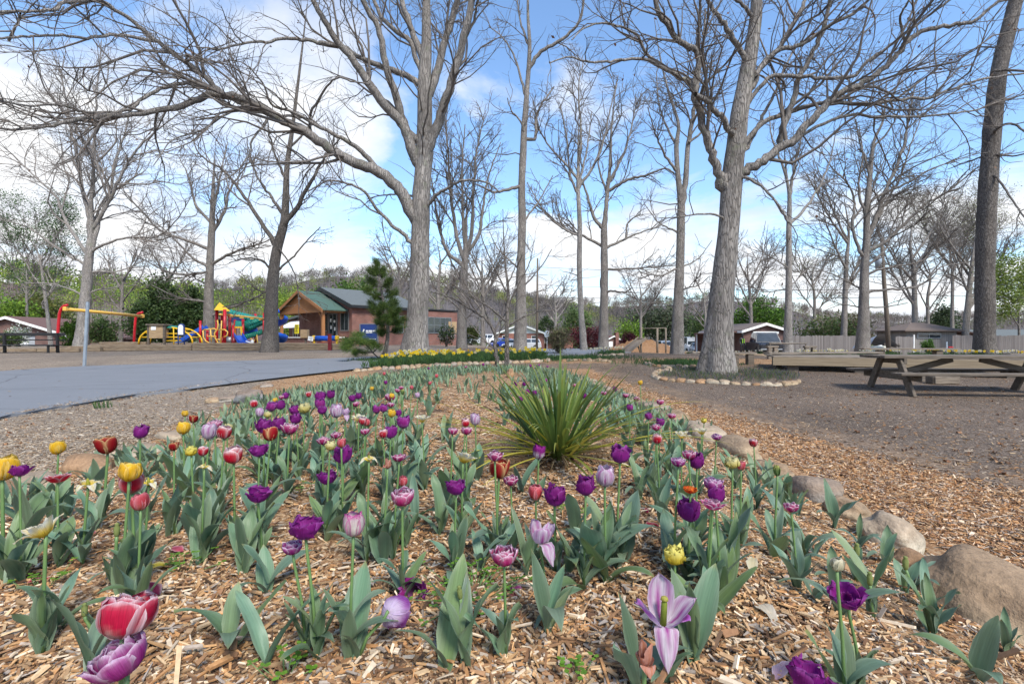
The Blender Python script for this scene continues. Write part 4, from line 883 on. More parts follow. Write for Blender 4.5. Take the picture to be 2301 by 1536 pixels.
tree('tree', 'slender dark bare tree at the road edge beside the porch', 'tree', 23,
 [(603, 803, 48), (608, 740, 37), (612, 640, 31), (622, 560, 26), (638, 501, 22), (642, 440, 18), (645, 370, 14), (656, 296, 11), (668, 200, 8), (680, 100, 5), (690, 10, 2)],
 [(-1, [(638, 505), (670, 460), (702, 401), (738, 342), (765, 310)], 14, 3), (.5, [(619, 552), (587, 500), (547, 438), (506, 387), (447, 345), (430, 290)], 12, 2), (1, [(638, 485), (608, 440), (575, 390), (558, 330)], 9, 2), (-1, [(643, 402), (622, 360), (605, 300), (600, 240)], 7, 2),
  (-1, [(616, 622), (595, 590), (560, 580), (515, 590)], 7, 2), (1, [(626, 605), (655, 580), (690, 540), (720, 510)], 6, 2), (-1.5, [(628, 560), (660, 610), (670, 660), (672, 690)], 4, 2), (1, [(652, 330), (690, 290), (720, 220)], 6, 2), (0, [(610, 650), (560, 675), (500, 690)], 5, 2)],
 'bark_dark', 'twig', 26, levels=((1.2, .36, 44, 6), (1.7, .45, 45, 5), (2.0, .5, 42, 4)), trunk_twigs=.5)
tree('tree', 'broom-shaped grey tree between the big oak and the parked cars', 'tree', 33,
 [(1037, 790, 27), (1038, 694, 21), (1043, 603, 18), (1045, 575, 15), (1047, 520, 8), (1050, 420, 1.5)],
 [(1, [(1043, 585), (1027, 534), (1015, 450), (1005, 330), (998, 230)], 10, 2), (-1, [(1045, 578), (1060, 520), (1063, 440), (1070, 350), (1088, 260)], 10, 2), (1, [(1045, 572), (1075, 530), (1085, 470), (1097, 400), (1125, 320)], 9, 2), (-1, [(1037, 592), (1006, 566), (985, 505), (974, 430), (960, 360)], 9, 2),
  (0, [(1045, 560), (1040, 480), (1038, 380), (1045, 280)], 8, 2), (-1, [(1038, 700), (1000, 665), (968, 640)], 5, 2), (1, [(1040, 640), (1008, 575), (990, 540)], 6, 2), (-1, [(1041, 720), (1075, 690), (1110, 655)], 4, 2)],
 'bark_grey', 'twig', 27, levels=((1.3, .33, 34, 6), (1.7, .45, 40, 5), (1.9, .5, 42, 4)), trunk_twigs=.4)
tree('tree', 'tall straight grey trunk in front of the white-gabled house', 'tree', 25,
 [(1168, 798, 34), (1170, 700, 28), (1171, 587, 21), (1173, 500, 20), (1172, 416, 18), (1176, 340, 17), (1177, 299, 16), (1184, 203, 12), (1190, 107, 10), (1186, 30, 7), (1188, -60, 5), (1192, -180, 2)],
 [(-1, [(1188, 157), (1214, 117), (1257, 93), (1299, 53), (1312, 0), (1320, -50)], 9, 4), (1, [(1180, 212), (1166, 160), (1139, 96), (1098, 58)], 6, 2), (1, [(1178, 314), (1203, 310), (1204, 270), (1217, 235), (1245, 195)], 8, 3), (-1.5, [(1166, 420), (1112, 432), (1095, 425), (1068, 413)], 9, 3),
  (-1, [(1178, 300), (1168, 270), (1150, 250), (1140, 220)], 5, 2), (1, [(1175, 500), (1212, 450), (1242, 395)], 5, 2), (1, [(1190, 105), (1170, 50), (1160, -20)], 6, 2), (-1, [(1180, 640), (1215, 600), (1240, 560)], 4, 1.5), (1, [(1162, 600), (1120, 560), (1100, 520)], 4, 1.5)],
 'bark_grey', 'twig', 28, levels=((1.4, .36, 46, 6), (1.9, .45, 45, 5), (2.0, .5, 42, 4)), trunk_twigs=.6)
tree('young_tree', 'two-stemmed young tree at the far tip of the tulip bed', 'young tree', 12.6,
 [(1139, 852, 15), (1139, 800, 12), (1139, 740, 10), (1140, 696, 9), (1142, 650, 7), (1136, 600, 5), (1132, 540, 3), (1130, 470, 1.5)],
 [(0, [(1122, 852), (1116, 800), (1113, 760), (1108, 738), (1085, 712), (1050, 690), (1010, 668), (968, 655)], 12, 2), (.3, [(1110, 745), (1128, 715), (1150, 690), (1175, 660)], 5, 1.5), (-.4, [(1139, 725), (1100, 690), (1060, 668), (1020, 640)], 5, 1.5), (.3, [(1139, 735), (1175, 712), (1206, 700), (1240, 665), (1265, 632)], 5, 1.5),
  (.4, [(1140, 690), (1165, 640), (1190, 590), (1200, 540)], 4, 1.5), (-.3, [(1141, 660), (1110, 600), (1085, 540), (1075, 490)], 4, 1.5), (.2, [(1108, 740), (1085, 680), (1080, 620), (1060, 560)], 4, 1.5), (.3, [(1140, 640), (1160, 590), (1165, 520)], 3, 1.2)],
 'bark_dark', 'twig', 29, levels=((1.3, .42, 38, 6), (2.5, .4, 40, 4)), flare=.4)
tree('tree', 'slim pale tree forking high above the road bend', 'tree', 27,
 [(1313, 806, 19), (1306, 700, 14), (1302, 600, 13), (1303, 507, 12), (1299, 427, 10), (1299, 380, 7), (1300, 260, 1.5)],
 [(0, [(1299, 382), (1305, 300), (1300, 200), (1310, 140)], 7, 2), (1, [(1299, 402), (1270, 368), (1240, 335), (1212, 290), (1200, 230)], 6, 2), (-1, [(1300, 420), (1330, 380), (1355, 320), (1372, 240), (1385, 190)], 7, 2), (1, [(1299, 530), (1260, 510), (1220, 470), (1185, 410)], 5, 2), (-1, [(1299, 440), (1280, 390), (1275, 320), (1260, 240)], 6, 2), (0, [(1302, 410), (1320, 330), (1330, 250)], 5, 2)],
 'bark_pale', 'twig', 30, levels=((1.4, .36, 40, 6), (1.9, .45, 42, 5), (2.1, .5, 42, 4)), trunk_twigs=.35)
tree('tree', 'grey tree with a low Y-fork beside the old slide', 'tree', 31,
 [(1355, 792, 27), (1357, 700, 21), (1358, 600, 18), (1357, 518, 17), (1360, 480, 9), (1364, 400, 2)],
 [(0, [(1358, 520), (1363, 454), (1369, 400), (1373, 330), (1376, 260), (1387, 180)], 11, 2), (0, [(1355, 512), (1337, 491), (1320, 440), (1305, 400), (1288, 365)], 9, 2), (-1.5, [(1364, 432), (1406, 406), (1450, 395), (1491, 379), (1515, 388)], 8, 3), (1, [(1362, 557), (1401, 539), (1430, 525), (1485, 508)], 7, 2), (1, [(1352, 552), (1310, 530), (1270, 515), (1230, 480), (1195, 438)], 7, 2),
  (0, [(1365, 606), (1410, 604), (1470, 600), (1525, 594)], 5, 2), (-1, [(1363, 655), (1405, 656), (1418, 648)], 6, 3), (1, [(1368, 410), (1400, 350), (1420, 280), (1430, 220)], 7, 2), (1, [(1366, 440), (1345, 370), (1350, 300)], 6, 2), (0, [(1405, 539), (1412, 500), (1440, 480)], 5, 2)],
 'bark_grey', 'twig', 31, levels=((1.3, .36, 42, 6), (1.8, .45, 42, 5), (1.9, .5, 42, 4)), trunk_twigs=.45)
tree('tree', 'tall grey tree splitting into twin leaders left of the pale oak', 'tree', 22,
 [(1522, 810, 36), (1524, 694, 27), (1528, 587, 22), (1530, 500, 21), (1530, 450, 18), (1524, 400, 13), (1520, 330, 12), (1525, 283, 9), (1513, 240, 7), (1495, 180, 5), (1480, 110, 3), (1470, 40, 1.5)],
 [(.5, [(1532, 460), (1540, 400), (1546, 331), (1558, 256), (1566, 190), (1580, 110), (1585, 20)], 14, 4), (-1, [(1522, 385), (1490, 340), (1470, 290), (1455, 240)], 7, 2), (1, [(1521, 330), (1500, 290), (1480, 230), (1475, 160)], 6, 2), (-1, [(1520, 605), (1480, 620), (1440, 602)], 5, 1.5), (1, [(1534, 600), (1570, 580), (1600, 540)], 4, 1.5), (-1, [(1536, 650), (1570, 640), (1595, 620)], 4, 1.5), (1, [(1518, 690), (1475, 680), (1430, 690)], 4, 1.5), (0, [(1520, 520), (1480, 500), (1450, 460)], 5, 1.5), (0, [(1548, 320), (1590, 280), (1600, 200)], 6, 2)],
 'bark_grey', 'twig', 32, levels=((1.6, .34, 48, 6), (2.0, .45, 45, 5), (2.2, .5, 42, 4)), trunk_twigs=1.0)
tree('tree', 'slim grey tree behind the wooden rail and bench', 'tree', 24,
 [(1770, 810, 28), (1772, 694, 19), (1773, 600, 16), (1773, 507, 14), (1774, 440, 11), (1768, 400, 7), (1762, 330, 1.5)],
 [(0, [(1768, 405), (1755, 363), (1735, 310), (1728, 250)], 7, 2), (.5, [(1776, 502), (1808, 470), (1840, 420), (1865, 360), (1880, 290)], 8, 2), (-1, [(1771, 500), (1750, 465), (1712, 415), (1690, 400)], 6, 2), (0, [(1775, 435), (1787, 370), (1800, 310), (1812, 240)], 8, 2), (-1, [(1768, 600), (1720, 570), (1690, 560)], 4, 1.5), (1, [(1766, 650), (1720, 655), (1680, 640)], 4, 1.5), (1, [(1780, 640), (1820, 600), (1860, 580)], 4, 1.5)],
 'bark_pale', 'twig', 33, levels=((1.6, .36, 44, 6), (2.0, .45, 42, 5), (2.2, .5, 42, 4)), trunk_twigs=.9)
tree('tree', 'broad many-limbed grey tree in front of the tarp-covered heap', 'tree', 26.5,
 [(1937, 803, 42), (1940, 740, 34), (1941, 694, 28), (1942, 614, 24), (1947, 534, 19), (1948, 470, 17), (1955, 395, 13), (1963, 320, 9), (1985, 267, 6), (1992, 180, 3)],
 [(0, [(1947, 540), (1971, 485), (1990, 427), (2020, 360), (2038, 294), (2056, 190)], 13, 3), (.5, [(1972, 490), (2000, 440), (2022, 400), (2045, 330), (2075, 250)], 8, 2), (-1, [(1948, 462), (1975, 440), (2038, 411), (2107, 374), (2195, 345)], 8, 2), (-1.5, [(1947, 566), (1995, 539), (2038, 496), (2080, 459), (2128, 432), (2192, 379)], 11, 3),
  (.5, [(1933, 566), (1915, 512), (1920, 454), (1904, 411), (1867, 374), (1840, 330)], 9, 2), (1, [(1935, 650), (1880, 620), (1825, 600)], 5, 1.5), (1, [(1930, 690), (1880, 680), (1835, 664)], 4, 1.5), (-1, [(1952, 615), (2000, 600), (2060, 590), (2120, 560)], 7, 2), (-1, [(1953, 655), (2010, 650), (2070, 640), (2115, 600), (2170, 590)], 8, 2), (0, [(1955, 395), (1935, 330), (1920, 260)], 7, 2),
  (0, [(1948, 500), (1930, 420), (1938, 350), (1930, 280)], 8, 2), (-1, [(1962, 330), (2000, 290), (2030, 220)], 6, 2), (1, [(1944, 600), (1990, 560), (2010, 500), (2050, 440)], 7, 2), (-1, [(1940, 690), (1985, 690), (2040, 680)], 5, 2)],
 'bark_grey', 'twig', 34, levels=((1.4, .36, 44, 6), (1.9, .45, 44, 5), (2.0, .5, 42, 4)), trunk_twigs=.6)
# smaller trees further back
def wild(px, Y, h_px, w, label, seed, barkm='bark_grey', clump=None, group=None, name='tree', lean=0, base_py=790):
    r = random.Random(seed); top = base_py-h_px; b0 = base(px, Y); bp = HY+(CAMH-b0.z)*FPX/Y
    fy = bp-(bp-top)*.42
    tr = [(px, bp, w), (px+lean*.2, bp-(bp-top)*.2, w*.75), (px+lean*.45, fy, w*.6), (px+lean*.7+r.uniform(-6, 6), bp-(bp-top)*.58, w*.32), (px+lean+r.uniform(-14, 14), bp-(bp-top)*.74, w*.08)]
    lm = []
    for i in range(7):
        s = (-1)**i*r.uniform(.6, 1.2); y0 = bp-(bp-top)*r.uniform(.25, .6); x0 = px+lean*.5
        lm.append((r.uniform(-2, 2), [(x0, y0), (x0+s*h_px*.09, y0-h_px*.12), (x0+s*h_px*.16, y0-h_px*.25), (x0+s*h_px*r.uniform(.18, .28), y0-h_px*r.uniform(.34, .45))], w*.32, w*.06))
    return tree(name, label, 'tree', Y, tr, lm, barkm, 'twig', seed, group=group, levels=((1.2, .36, 42, 5), (1.4, .45, 42, 4), (1.5, .5, 42, 4)), clump=clump)
wild(270, 44, 260, 16, 'forked grey tree behind the red swing post', 41, lean=10)
wild(1895, 46, 470, 20, 'grey tree behind the board fence', 42, lean=15)
wild(2058, 50, 420, 22, 'pale trunk rising behind the silver shed roof', 43, 'bark_pale', lean=-10)
wild(2165, 46, 400, 24, 'pale leaning trunk behind the shed lean-to', 44, 'bark_pale', lean=35)
wild(1690, 60, 300, 14, 'bare tree beyond the truck and gabled house', 45, lean=-10)
wild(985, 60, 330, 15, 'grey tree rising behind the brick building beside the oak', 46)
wild(1085, 66, 300, 14, 'grey tree behind the parked white SUV', 47)
wild(905, 62, 300, 13, 'thin grey tree behind the brick building roof', 48, lean=-14)
wild(1245, 78, 190, 9, 'whitish spreading tree behind the white-gabled house', 49, 'bark_pale', lean=10)
wild(1440, 66, 230, 10, 'thin bare tree behind the old slide', 50)
wild(1585, 70, 210, 10, 'bare tree behind the line of parked cars', 51, 'bark_pale')
wild(2085, 60, 300, 14, 'bare tree far behind the fence beside the shed', 52)
wild(370, 55, 300, 12, 'bare tree behind the dark evergreens', 53, lean=14)
wild(60, 62, 330, 12, 'bare tree behind the low brick house', 54)
wild(1830, 62, 300, 12, 'bare tree with faint yellow buds behind the fence', 55, clump=fresh_leaves(3500, [(.20, .19, .06), (.16, .16, .05)], .07, .3))
GL = [(.13, .22, .04), (.18, .28, .06), (.09, .16, .04)]
wild(2290, 44, 230, 10, 'tree with fresh yellow-green leaves beyond the far fence', 56, clump=fresh_leaves(9000, [(.22, .30, .06), (.28, .34, .08), (.15, .22, .05)], .09, .35))
wild(2140, 70, 420, 14, 'tall tree hazed with pale new leaves behind the shed', 57, clump=fresh_leaves(9000, [(.24, .25, .10), (.19, .20, .08)], .08, .4))
wild(115, 36, 360, 14, 'small-leaved green tree spreading behind the pale fan-shaped tree', 58, 'bark_pale', clump=fresh_leaves(8500, [(.07, .14, .05), (.11, .19, .06), (.05, .10, .04)], .055, .22), lean=-40)
# ------------------------------------------------------------ playground
def arc(c, r, a0, a1, n, plane='xz'):
    o = []
    for k in range(n):
        a = a0+(a1-a0)*k/(n-1); u, v = r*cos(a), r*sin(a)
        o.append((c[0]+u, c[1], c[2]+v) if plane == 'xz' else ((c[0]+u, c[1]+v, c[2]) if plane == 'xy' else (c[0], c[1]+u, c[2]+v)))
    return o
# landscape timbers edging the playground
def timber(label, pa, pb, h, w=.2, below=.25, m='timber'):
    a, b = Vector(pa), Vector(pb); t = MB(); L = (b-a).length; d = (b-a)
    o = thing('landscape_timber', label, 'timber', tuple(a), math.atan2(d.y, d.x), 'landscape timbers edging the playground')
    nrow = max(1, round(h/.15)); dz = d.z
    for k in range(nrow):
        q = MB(); z = h*(k+.5)/nrow; q.bar((0, 0, z), (d.to_2d().length, 0, z+dz), w, h/nrow-.008, bev=.015); q.obj('beam' if k else 'lower_beam', M[m], o)
    q = MB(); q.bar((0, 0.005, -.1), (d.to_2d().length, .005, -.1+dz), w-.02, .2); q.obj('footing', M['wood_dark'], o)
    return o
def gp(px, py): return on(px, py)
TY = 24.5
def tp_(px, Y=None): Y = Y or TY; p = base(px, Y); return p
timber('short weathered timber lying in front of the black bench', tp_(-60, 23.6), tp_(85, 23.6), .18)
timber('pale weathered timber beside the red swing post foot', tp_(86, 23.5), tp_(180, 23.8), .2)
timber('low grey timber half sunk beside the galvanised sign post', tp_(132, 25.0), tp_(228, 25.2), .26)
timber('long doubled timber wall below the wooden kiosk', tp_(200, 25.4), tp_(432, 25.8), .32)
timber('tall doubled timber wall below the red play tower', tp_(434, 25.6), tp_(600, 26.2), .42)
timber('doubled timber wall between the dark tree and the porch post', tp_(612, 26.4), tp_(742, 27.4), .40)
timber('end timber running from the maroon post towards the pine', tp_(746, 27.5), tp_(800, 28.2), .36)
timber('upper set-back timber behind the swing frame', tp_(225, 27.2), tp_(330, 27.4), .46)
PG = .30                                                          # the play surface is banked up behind the timbers
mb = MB(); pts = [(tp_(q, y)) for q, y in ((205, 25.6), (600, 26.4), (745, 27.5), (800, 28.3), (800, 37), (205, 37))]
P = [(p.x, p.y, gz(p.x, p.y)+.30) for p in pts]; ctr = np.mean(P, 0)
m_, n_ = 16, 30
G = np.array([[[ (P[0][k]*(1-u)+P[3][k]*u)*(1-v)+(P[5][k]*(1-u)+P[4][k]*u)*v for k in range(3)] for u in np.linspace(0, 1, n_)] for v in np.linspace(0, 1, m_)])
mb.grid(G); M['playmulch'] = simple('playground_mulch', (.27, .18, .10), (.13, .085, .05), .95, 9, bmp=.6, which='World')
tag(mb.obj('playground_surface_ground', M['playmulch']), kind='structure')
def pz(x, y): return gz(x, y)+PG
def pb(px, Y): x = fx(px, Y); return Vector((x, Y, pz(x, Y)))

# galvanised post at the road edge
s = on(187, 824); GP = thing('sign_post', 'thin galvanised U-channel post standing alone at the road edge', 'post', tuple(s)); k = s.y/FPX
p = MB(); hh = (824-678)*k; top = ((196-187)*k, 0, hh)
p.bar((0, 0, -.3), top, .07, .012); p.bar((-.03, .02, -.3), (top[0]-.03, .02, hh), .012, .05); p.bar((.03, .02, -.3), (top[0]+.03, .02, hh), .012, .05)
p.obj('channel', M['galv'], GP)
# swing frame: two hooked red posts and a yellow beam
SY = 24.2; SW = thing('swing_frame', 'tall swing frame with hooked red posts and a sloping yellow cross beam', 'swing frame', tuple(base(128, SY)))
o = SW.location; 
def rel(px, py, Y): return at(px, py, Y)-o
def post(pxf, pyf, pts, Y, r): p = MB(); p.tube([rel(a, b_, Y) for a, b_ in pts], r, 10); p.obj('post', M['red'], SW)
post(0, 0, [(128, 792), (129, 760), (132, 720), (134, 703), (138, 693), (144, 687), (152, 685)], SY, .066)
Y2 = 29.5; post(0, 0, [(300, 792), (302, 750), (304, 720), (306, 710), (311, 704), (321, 701)], Y2, .07)
p = MB(); p.tube([rel(147, 694, SY), rel(320, 710, Y2)], .08, 12); p.obj('cross_beam', M['cream_yellow'], SW)
for a, Y in (((147, 694), SY), ((320, 710), Y2)): p = MB(); p.box(rel(*a, Y), (.16, .2, .22), bev=.03); p.obj('bracket', M['cream_yellow'], SW)
# bench of black metal at the far west
BY = 22.3; s = base(8, BY); BN = thing('bench', 'long black metal park bench beside the red swing post', 'bench', (s.x, s.y, s.z), .03)
L = (118-2)*BY/FPX
for z, h_ in ((.86, .13), (.60, .05)):
    p = MB(); p.box((L/2, .05, z), (L+.7, .05, h_), bev=.01); p.obj('back_rail', M['black'], BN)
p = MB(); p.box((L/2, -.25, .36), (L+.5, .5, .05), bev=.01); p.obj('seat', M['black'], BN)
for x in (0, L): p = MB(); p.bar((x, .06, -.05), (x, .03, .92), .09); p.bar((x, -.42, -.05), (x, -.42, .36), .07); p.bar((x, .03, .33), (x, -.44, .33), .07, .05); p.obj('leg', M['black'], BN)
# wooden kiosk with a notice
s = pb(357, 27.0); KS = thing('kiosk', 'small tan wooden kiosk with a white notice and flat cap', 'kiosk', tuple(s), .05)
p = MB(); p.box((0, 0, .72), (.74, .5, .72), bev=.01); p.obj('cabinet', M['wood_tan'], KS)
p = MB(); p.box((0, 0, 1.12), (.98, .7, .06)); p.obj('cap', M['wood_old'], KS)
for q in (-.42, .42): p = MB(); p.box((q, -.2, .53), (.1, .1, 1.12)); p.obj('post', M['wood_dark'], KS)
p = MB(); p.box((-.12, -.262, .92), (.26, .02, .2)); p.obj('notice', M['paper'], KS)
# yellow climbing dome with a green top
s = pb(384, 27.6); DM_ = thing('climber', 'yellow arched ladder climber with a green canopy top', 'climber', tuple(s))
W2 = 1.52
for q in (-.42, .42):
    p = MB(); p.tube([(W2*cos(a), q, .98*sin(a)**.8) for a in np.linspace(.02, pi-.02, 17)], .045, 8); p.obj('arch_rail', M['yellow'], DM_)
for a in np.linspace(.35, pi-.35, 9): p = MB(); p.tube([(W2*cos(a), -.42, .98*sin(a)**.8), (W2*cos(a), .42, .98*sin(a)**.8)], .03, 6); p.obj('rung', M['yellow'], DM_)
for z in (.22, .42, .62): p = MB(); p.tube([(-.1, -.46, z), (1.0-z*.3, -.46, z)], .028, 6); p.obj('rung', M['yellow'], DM_)
for q in (.0, .52): p = MB(); p.tube([(q, -.5, 0), (q-.05, -.46, .95)], .03, 6); p.obj('upright', M['yellow'], DM_)
p = MB(); p.lathe([(.62, .93), (.58, .99), (.42, 1.05), (.2, 1.08), (.02, 1.09)], 16); p.obj('canopy', M['green'], DM_)
# framed play panel
s = pb(407, 26.6); PP = thing('activity_board', 'round-topped blue framed play panel with a pale maze board', 'play panel', tuple(s))
out_ = [(-.19, 0, .52), (.19, 0, .52), (.19, 0, .98)]+arc((0, 0, .98), .19, .3, pi-.3, 7)+[(-.19, 0, .98)]
p = MB(); p.prism([(x*1.0, -.02, z) for x, _, z in out_], (0, .06, 0)); p.obj('frame', M['navy'], PP)
p = MB(); p.prism([(x*.72, -.045, .56+(z-.52)*.85) for x, _, z in out_], (0, .02, 0)); p.obj('board', M['paper'], PP)
for q in (-.17, .17): p = MB(); p.tube([(q, .01, 0), (q, .01, .55)], .03, 6); p.obj('leg', M['navy'], PP)
# straight blue slide
s = pb(440, 31.5); SL = thing('slide', 'straight dark blue slide running down behind the play panel', 'slide', tuple(s))
p = MB(); A_, B_ = Vector((.62, 0, 1.0)), Vector((-.8, 0, .12))
for y in (-.22, .22): p.bar(A_+Vector((0, y, .1)), B_+Vector((0, y, .1)), .05, .24)
p.bar(A_, B_, .42, .05); p.bar(B_+Vector((.02, 0, 0)), B_+Vector((-.35, 0, -.02)), .46, .05); p.obj('chute', M['blue'], SL)
# ladder posts and play tower
s = pb(492, 28.0); TW = thing('play_tower', 'red-posted play tower with yellow peaked roof, green tube bridge and blue slides', 'play structure', tuple(s)); o = TW.location
def L_(px, py, Y=28.0): q = at(px, py, Y)-o; return q
def tpost(px, top, Y, r=.085, bot=782, m='red', name='post'): a = L_(px, top, Y); p = MB(); p.tube([(a.x, a.y, gz(fx(px, Y), Y)+.2-o.z), a], r, 10); p.obj(name, M[m], TW)
for px, top, Y in ((487, 694, 28), (505, 695, 27.4), (499, 706, 29.2), (516, 705, 28.8)): tpost(px, top, Y)
for px, top, Y in ((466, 742, 27.4), (450, 720, 30), (528, 718, 29), (546, 717, 29), (524, 730, 28.4), (574, 705, 31), (593, 703, 30)): tpost(px, top, Y, .07)
for px, top, Y in ((500, 756, 27.7), (525, 757, 28.2)): tpost(px, top, Y, .13, m='maroon' if px > 510 else 'red', name='tower_panel')
ce = [L_(481, 696, 27.2), L_(518, 699, 27.6), L_(512, 699, 29.8), L_(480, 696, 29.2)]; ap = L_(493, 679, 28.3); p = MB()
v = [tuple(q) for q in ce]+[tuple(ap)]; p.add(v, [np.array([[0, 1, 4], [1, 2, 4], [2, 3, 4], [3, 0, 4]])], smooth=False); p.add([tuple(q-Vector((0, 0, .04))) for q in ce], [np.array([[3, 2, 1, 0]])], smooth=False); p.obj('roof', M['yellow'], TW)
p = MB(); p.tube([L_(492, 706, 27.4), L_(540, 710, 28.5), L_(595, 716, 30)], .05, 8); p.obj('top_rail', M['cream_yellow'], TW)
for px, py in ((520, 711), (543, 714), (566, 716), (586, 718)): p = MB(); p.box(L_(px, py, 28.0+(px-492)/100*2), (.24, .06, .08), bev=.02); p.obj('rail_clip', M['cream_yellow'], TW)
def helix_tube(a, b_, r, name, m, ribs=11, rr=.055):
    a, b_ = Vector(a), Vector(b_); d = (b_-a).normalized(); u = d.cross(Vector((0, 0, 1))).normalized(); v = u.cross(d)
    p = MB(); p.tube([a, b_], r, 14)
    for k in range(ribs):
        c = a.lerp(b_, (k+.5)/ribs); p.tube([c+u*(r*1.02)*cos(t)+v*(r*1.02)*sin(t) for t in np.linspace(0, 2*pi, 15)], rr, 6)
    return p.obj(name, M[m], TW)
helix_tube(L_(514, 703, 29.5), L_(588, 722, 31), .20, 'tube_bridge', 'teal', 12)
helix_tube(L_(551, 734, 29.4), L_(590, 718, 30.6), .26, 'crawl_tube', 'green', 9, .07)
helix_tube(L_(550, 757, 29.4), L_(590, 745, 30.4), .12, 'lower_tube', 'green', 10, .05)
for a, b_, c, d, Y, m, nm in ((513, 712, 546, 724, 29.0, 'navy', 'wall_panel'), (528, 720, 548, 733, 28.9, 'teal', 'wall_panel'), (549, 735, 578, 752, 29.8, 'blue', 'bridge_panel'), (507, 733, 524, 752, 29.2, 'green', 'wall_panel'), (490, 716, 503, 727, 29.4, 'black', 'window_panel')):
    p = MB(); p.poly([L_(a, b_, Y), L_(c, b_+2, Y+.2), L_(c, d, Y+.2), L_(a, d, Y)]); q0 = L_(a, b_, Y); p = MB(); q1, q2, q3, q4 = L_(a, b_, Y), L_(c, b_+2, Y+.2), L_(c, d, Y+.2), L_(a, d, Y); p.prism([q1, q2, q3, q4], (0, .05, 0)); p.obj(nm, M[m], TW)
p = MB()
for q in ((526, 738, 528, 756), (542, 735, 544, 756)): p.bar(L_(q[0], q[1], 28.6), L_(q[2], q[3], 28.6), .09, .06)
p.bar(L_(525, 735, 28.6), L_(545, 735, 28.6), .07, .09); p.obj('slide_gate', M['yellow'], TW)
A_, B_, C_ = L_(535, 754, 28.4), L_(545, 770, 27.6), L_(556, 773, 27.2); p = MB()
for sx in (-.24, .24):
    p.bar(A_+Vector((sx, 0, .07)), B_+Vector((sx, 0, .07)), .05, .2); p.bar(B_+Vector((sx, 0, .07)), C_+Vector((sx*.6, 0, .05)), .05, .17)
p.bar(A_, B_, .46, .04, up=(0, 0, 1)); p.bar(B_, C_, .46, .04); p.obj('slide', M['blue'], TW)
# yellow loop ladders
for pts in ([(456, 742), (457, 758), (463, 766), (470, 770)], [(458, 741), (470, 739), (482, 738), (487, 742)], [(473, 740), (475, 768)], [(486, 722), (489, 719), (490, 730), (488, 740), (482, 748), (483, 758), (489, 768), (487, 780)], [(498, 720), (497, 740), (496, 780)], [(491, 741), (505, 740), (512, 746), (510, 754), (503, 757)], [(466, 755), (486, 756)], [(487, 762), (497, 763)], [(487, 770), (497, 771)], [(563, 760), (572, 766), (577, 752), (579, 772)]):
    p = MB(); p.tube([L_(a, b_, 27.2) for a, b_ in pts], .035, 6); p.obj('loop_ladder', M['cream_yellow'], TW)
p = MB(); p.tube([L_(552, 766, 27.0), L_(566, 771, 27.1), L_(578, 776, 27.2)], .03, 6); p.obj('rung', M['white'], TW)
p = MB(); p.box(L_(567, 768, 26.9), (.14, .1, .22), bev=.03); p.obj('dial_panel', M['white'], TW); tpost(567, 772, 26.9, .03, m='black', name='dial_post')
p = MB(); p.lathe([(.02, -.22), (.3, -.2), (.42, 0), (.36, .3), (.1, .42)], 10, L_(516, 768, 29.0)); p.obj('grey_crawl_barrel', M['grey_metal'], TW)
# blue spiral slide beyond the dark tree
s = pb(622, 30.5); SP = thing('spiral_slide', 'bright blue spiral slide winding down behind the dark tree', 'slide', tuple(s))
n = 30; a = np.linspace(-.4, 2*pi*1.15, n); R_ = .52; zc_ = np.linspace(1.55, .12, n)
G = []
for k in range(n):
    row = []
    for w_, hz in ((.10, .26), (.16, .02), (.30, -.04), (.66, -.03), (.84, .03), (.92, .3), (.97, .3), (.9, .02), (.6, -.09), (.14, -.05)):
        row.append(((R_*.1+w_*.62)*cos(a[k]), (R_*.1+w_*.62)*sin(a[k]), zc_[k]+hz*.8))
    G.append(row)
p = MB(); p.grid(np.array(G)); p.obj('chute', M['blue'], SP)
p = MB(); p.tube([(0, 0, 0), (0, 0, 1.9)], .07, 8); p.obj('post', M['red'], SP)
p = MB(); p.tube(arc((-.2, 0, 1.95), .3, 0, pi, 9), .1, 8); p.obj('hood', M['blue'], SP)
# small things by the porch
s = pb(685, 30.0); BX = thing('wooden_box', 'small pale plywood box on a leg near the porch', 'box', tuple(s)); p = MB(); p.box((0, 0, .62), (.42, .35, .52), bev=.01); p.obj('box_body', M['wood_tan'], BX); p = MB(); p.box((.05, 0, .19), (.1, .1, .4)); p.obj('leg', M['wood_dark'], BX)
s = pb(698, 28.2); SG = thing('lawn_sign', 'small tilted white sign low beside the blue rocker tube', 'sign', tuple(s)); p = MB(); p.box((0, 0, .34), (.30, .02, .25), Matrix.Rotation(.15, 3, 'Y')); p.obj('panel', M['paper'], SG); p = MB(); p.bar((0, .02, 0), (.0, .02, .3), .03); p.obj('stake', M['grey_metal'], SG)
for k in range(2): p = MB(); p.box((.02, -.014, .38-k*.09), (.18-.05*k, .008, .03), Matrix.Rotation(.15, 3, 'Y')); p.obj('lettering', M['grey_metal'], SG)
s = pb(725, 28.6); TB = thing('crawl_tube', 'horizontal blue play tube with yellow end frames behind the maroon post', 'play tube', tuple(s))
p = MB(); p.tube([(-.42, 0, .36), (.75, .1, .36)], .16, 14); p.obj('tube', M['blue'], TB)
for x in (-.5, .85): p = MB(); p.box((x, 0, .40), (.16, .4, .28), bev=.05); p.box((x, 0, .14), (.1, .1, .3)); p.obj('end_frame', M['yellow'], TB)
p = MB(); p.bar((-.3, -.05, .12), (.8, .05, .12), .1, .06); p.obj('base_rail', M['maroon'], TB)
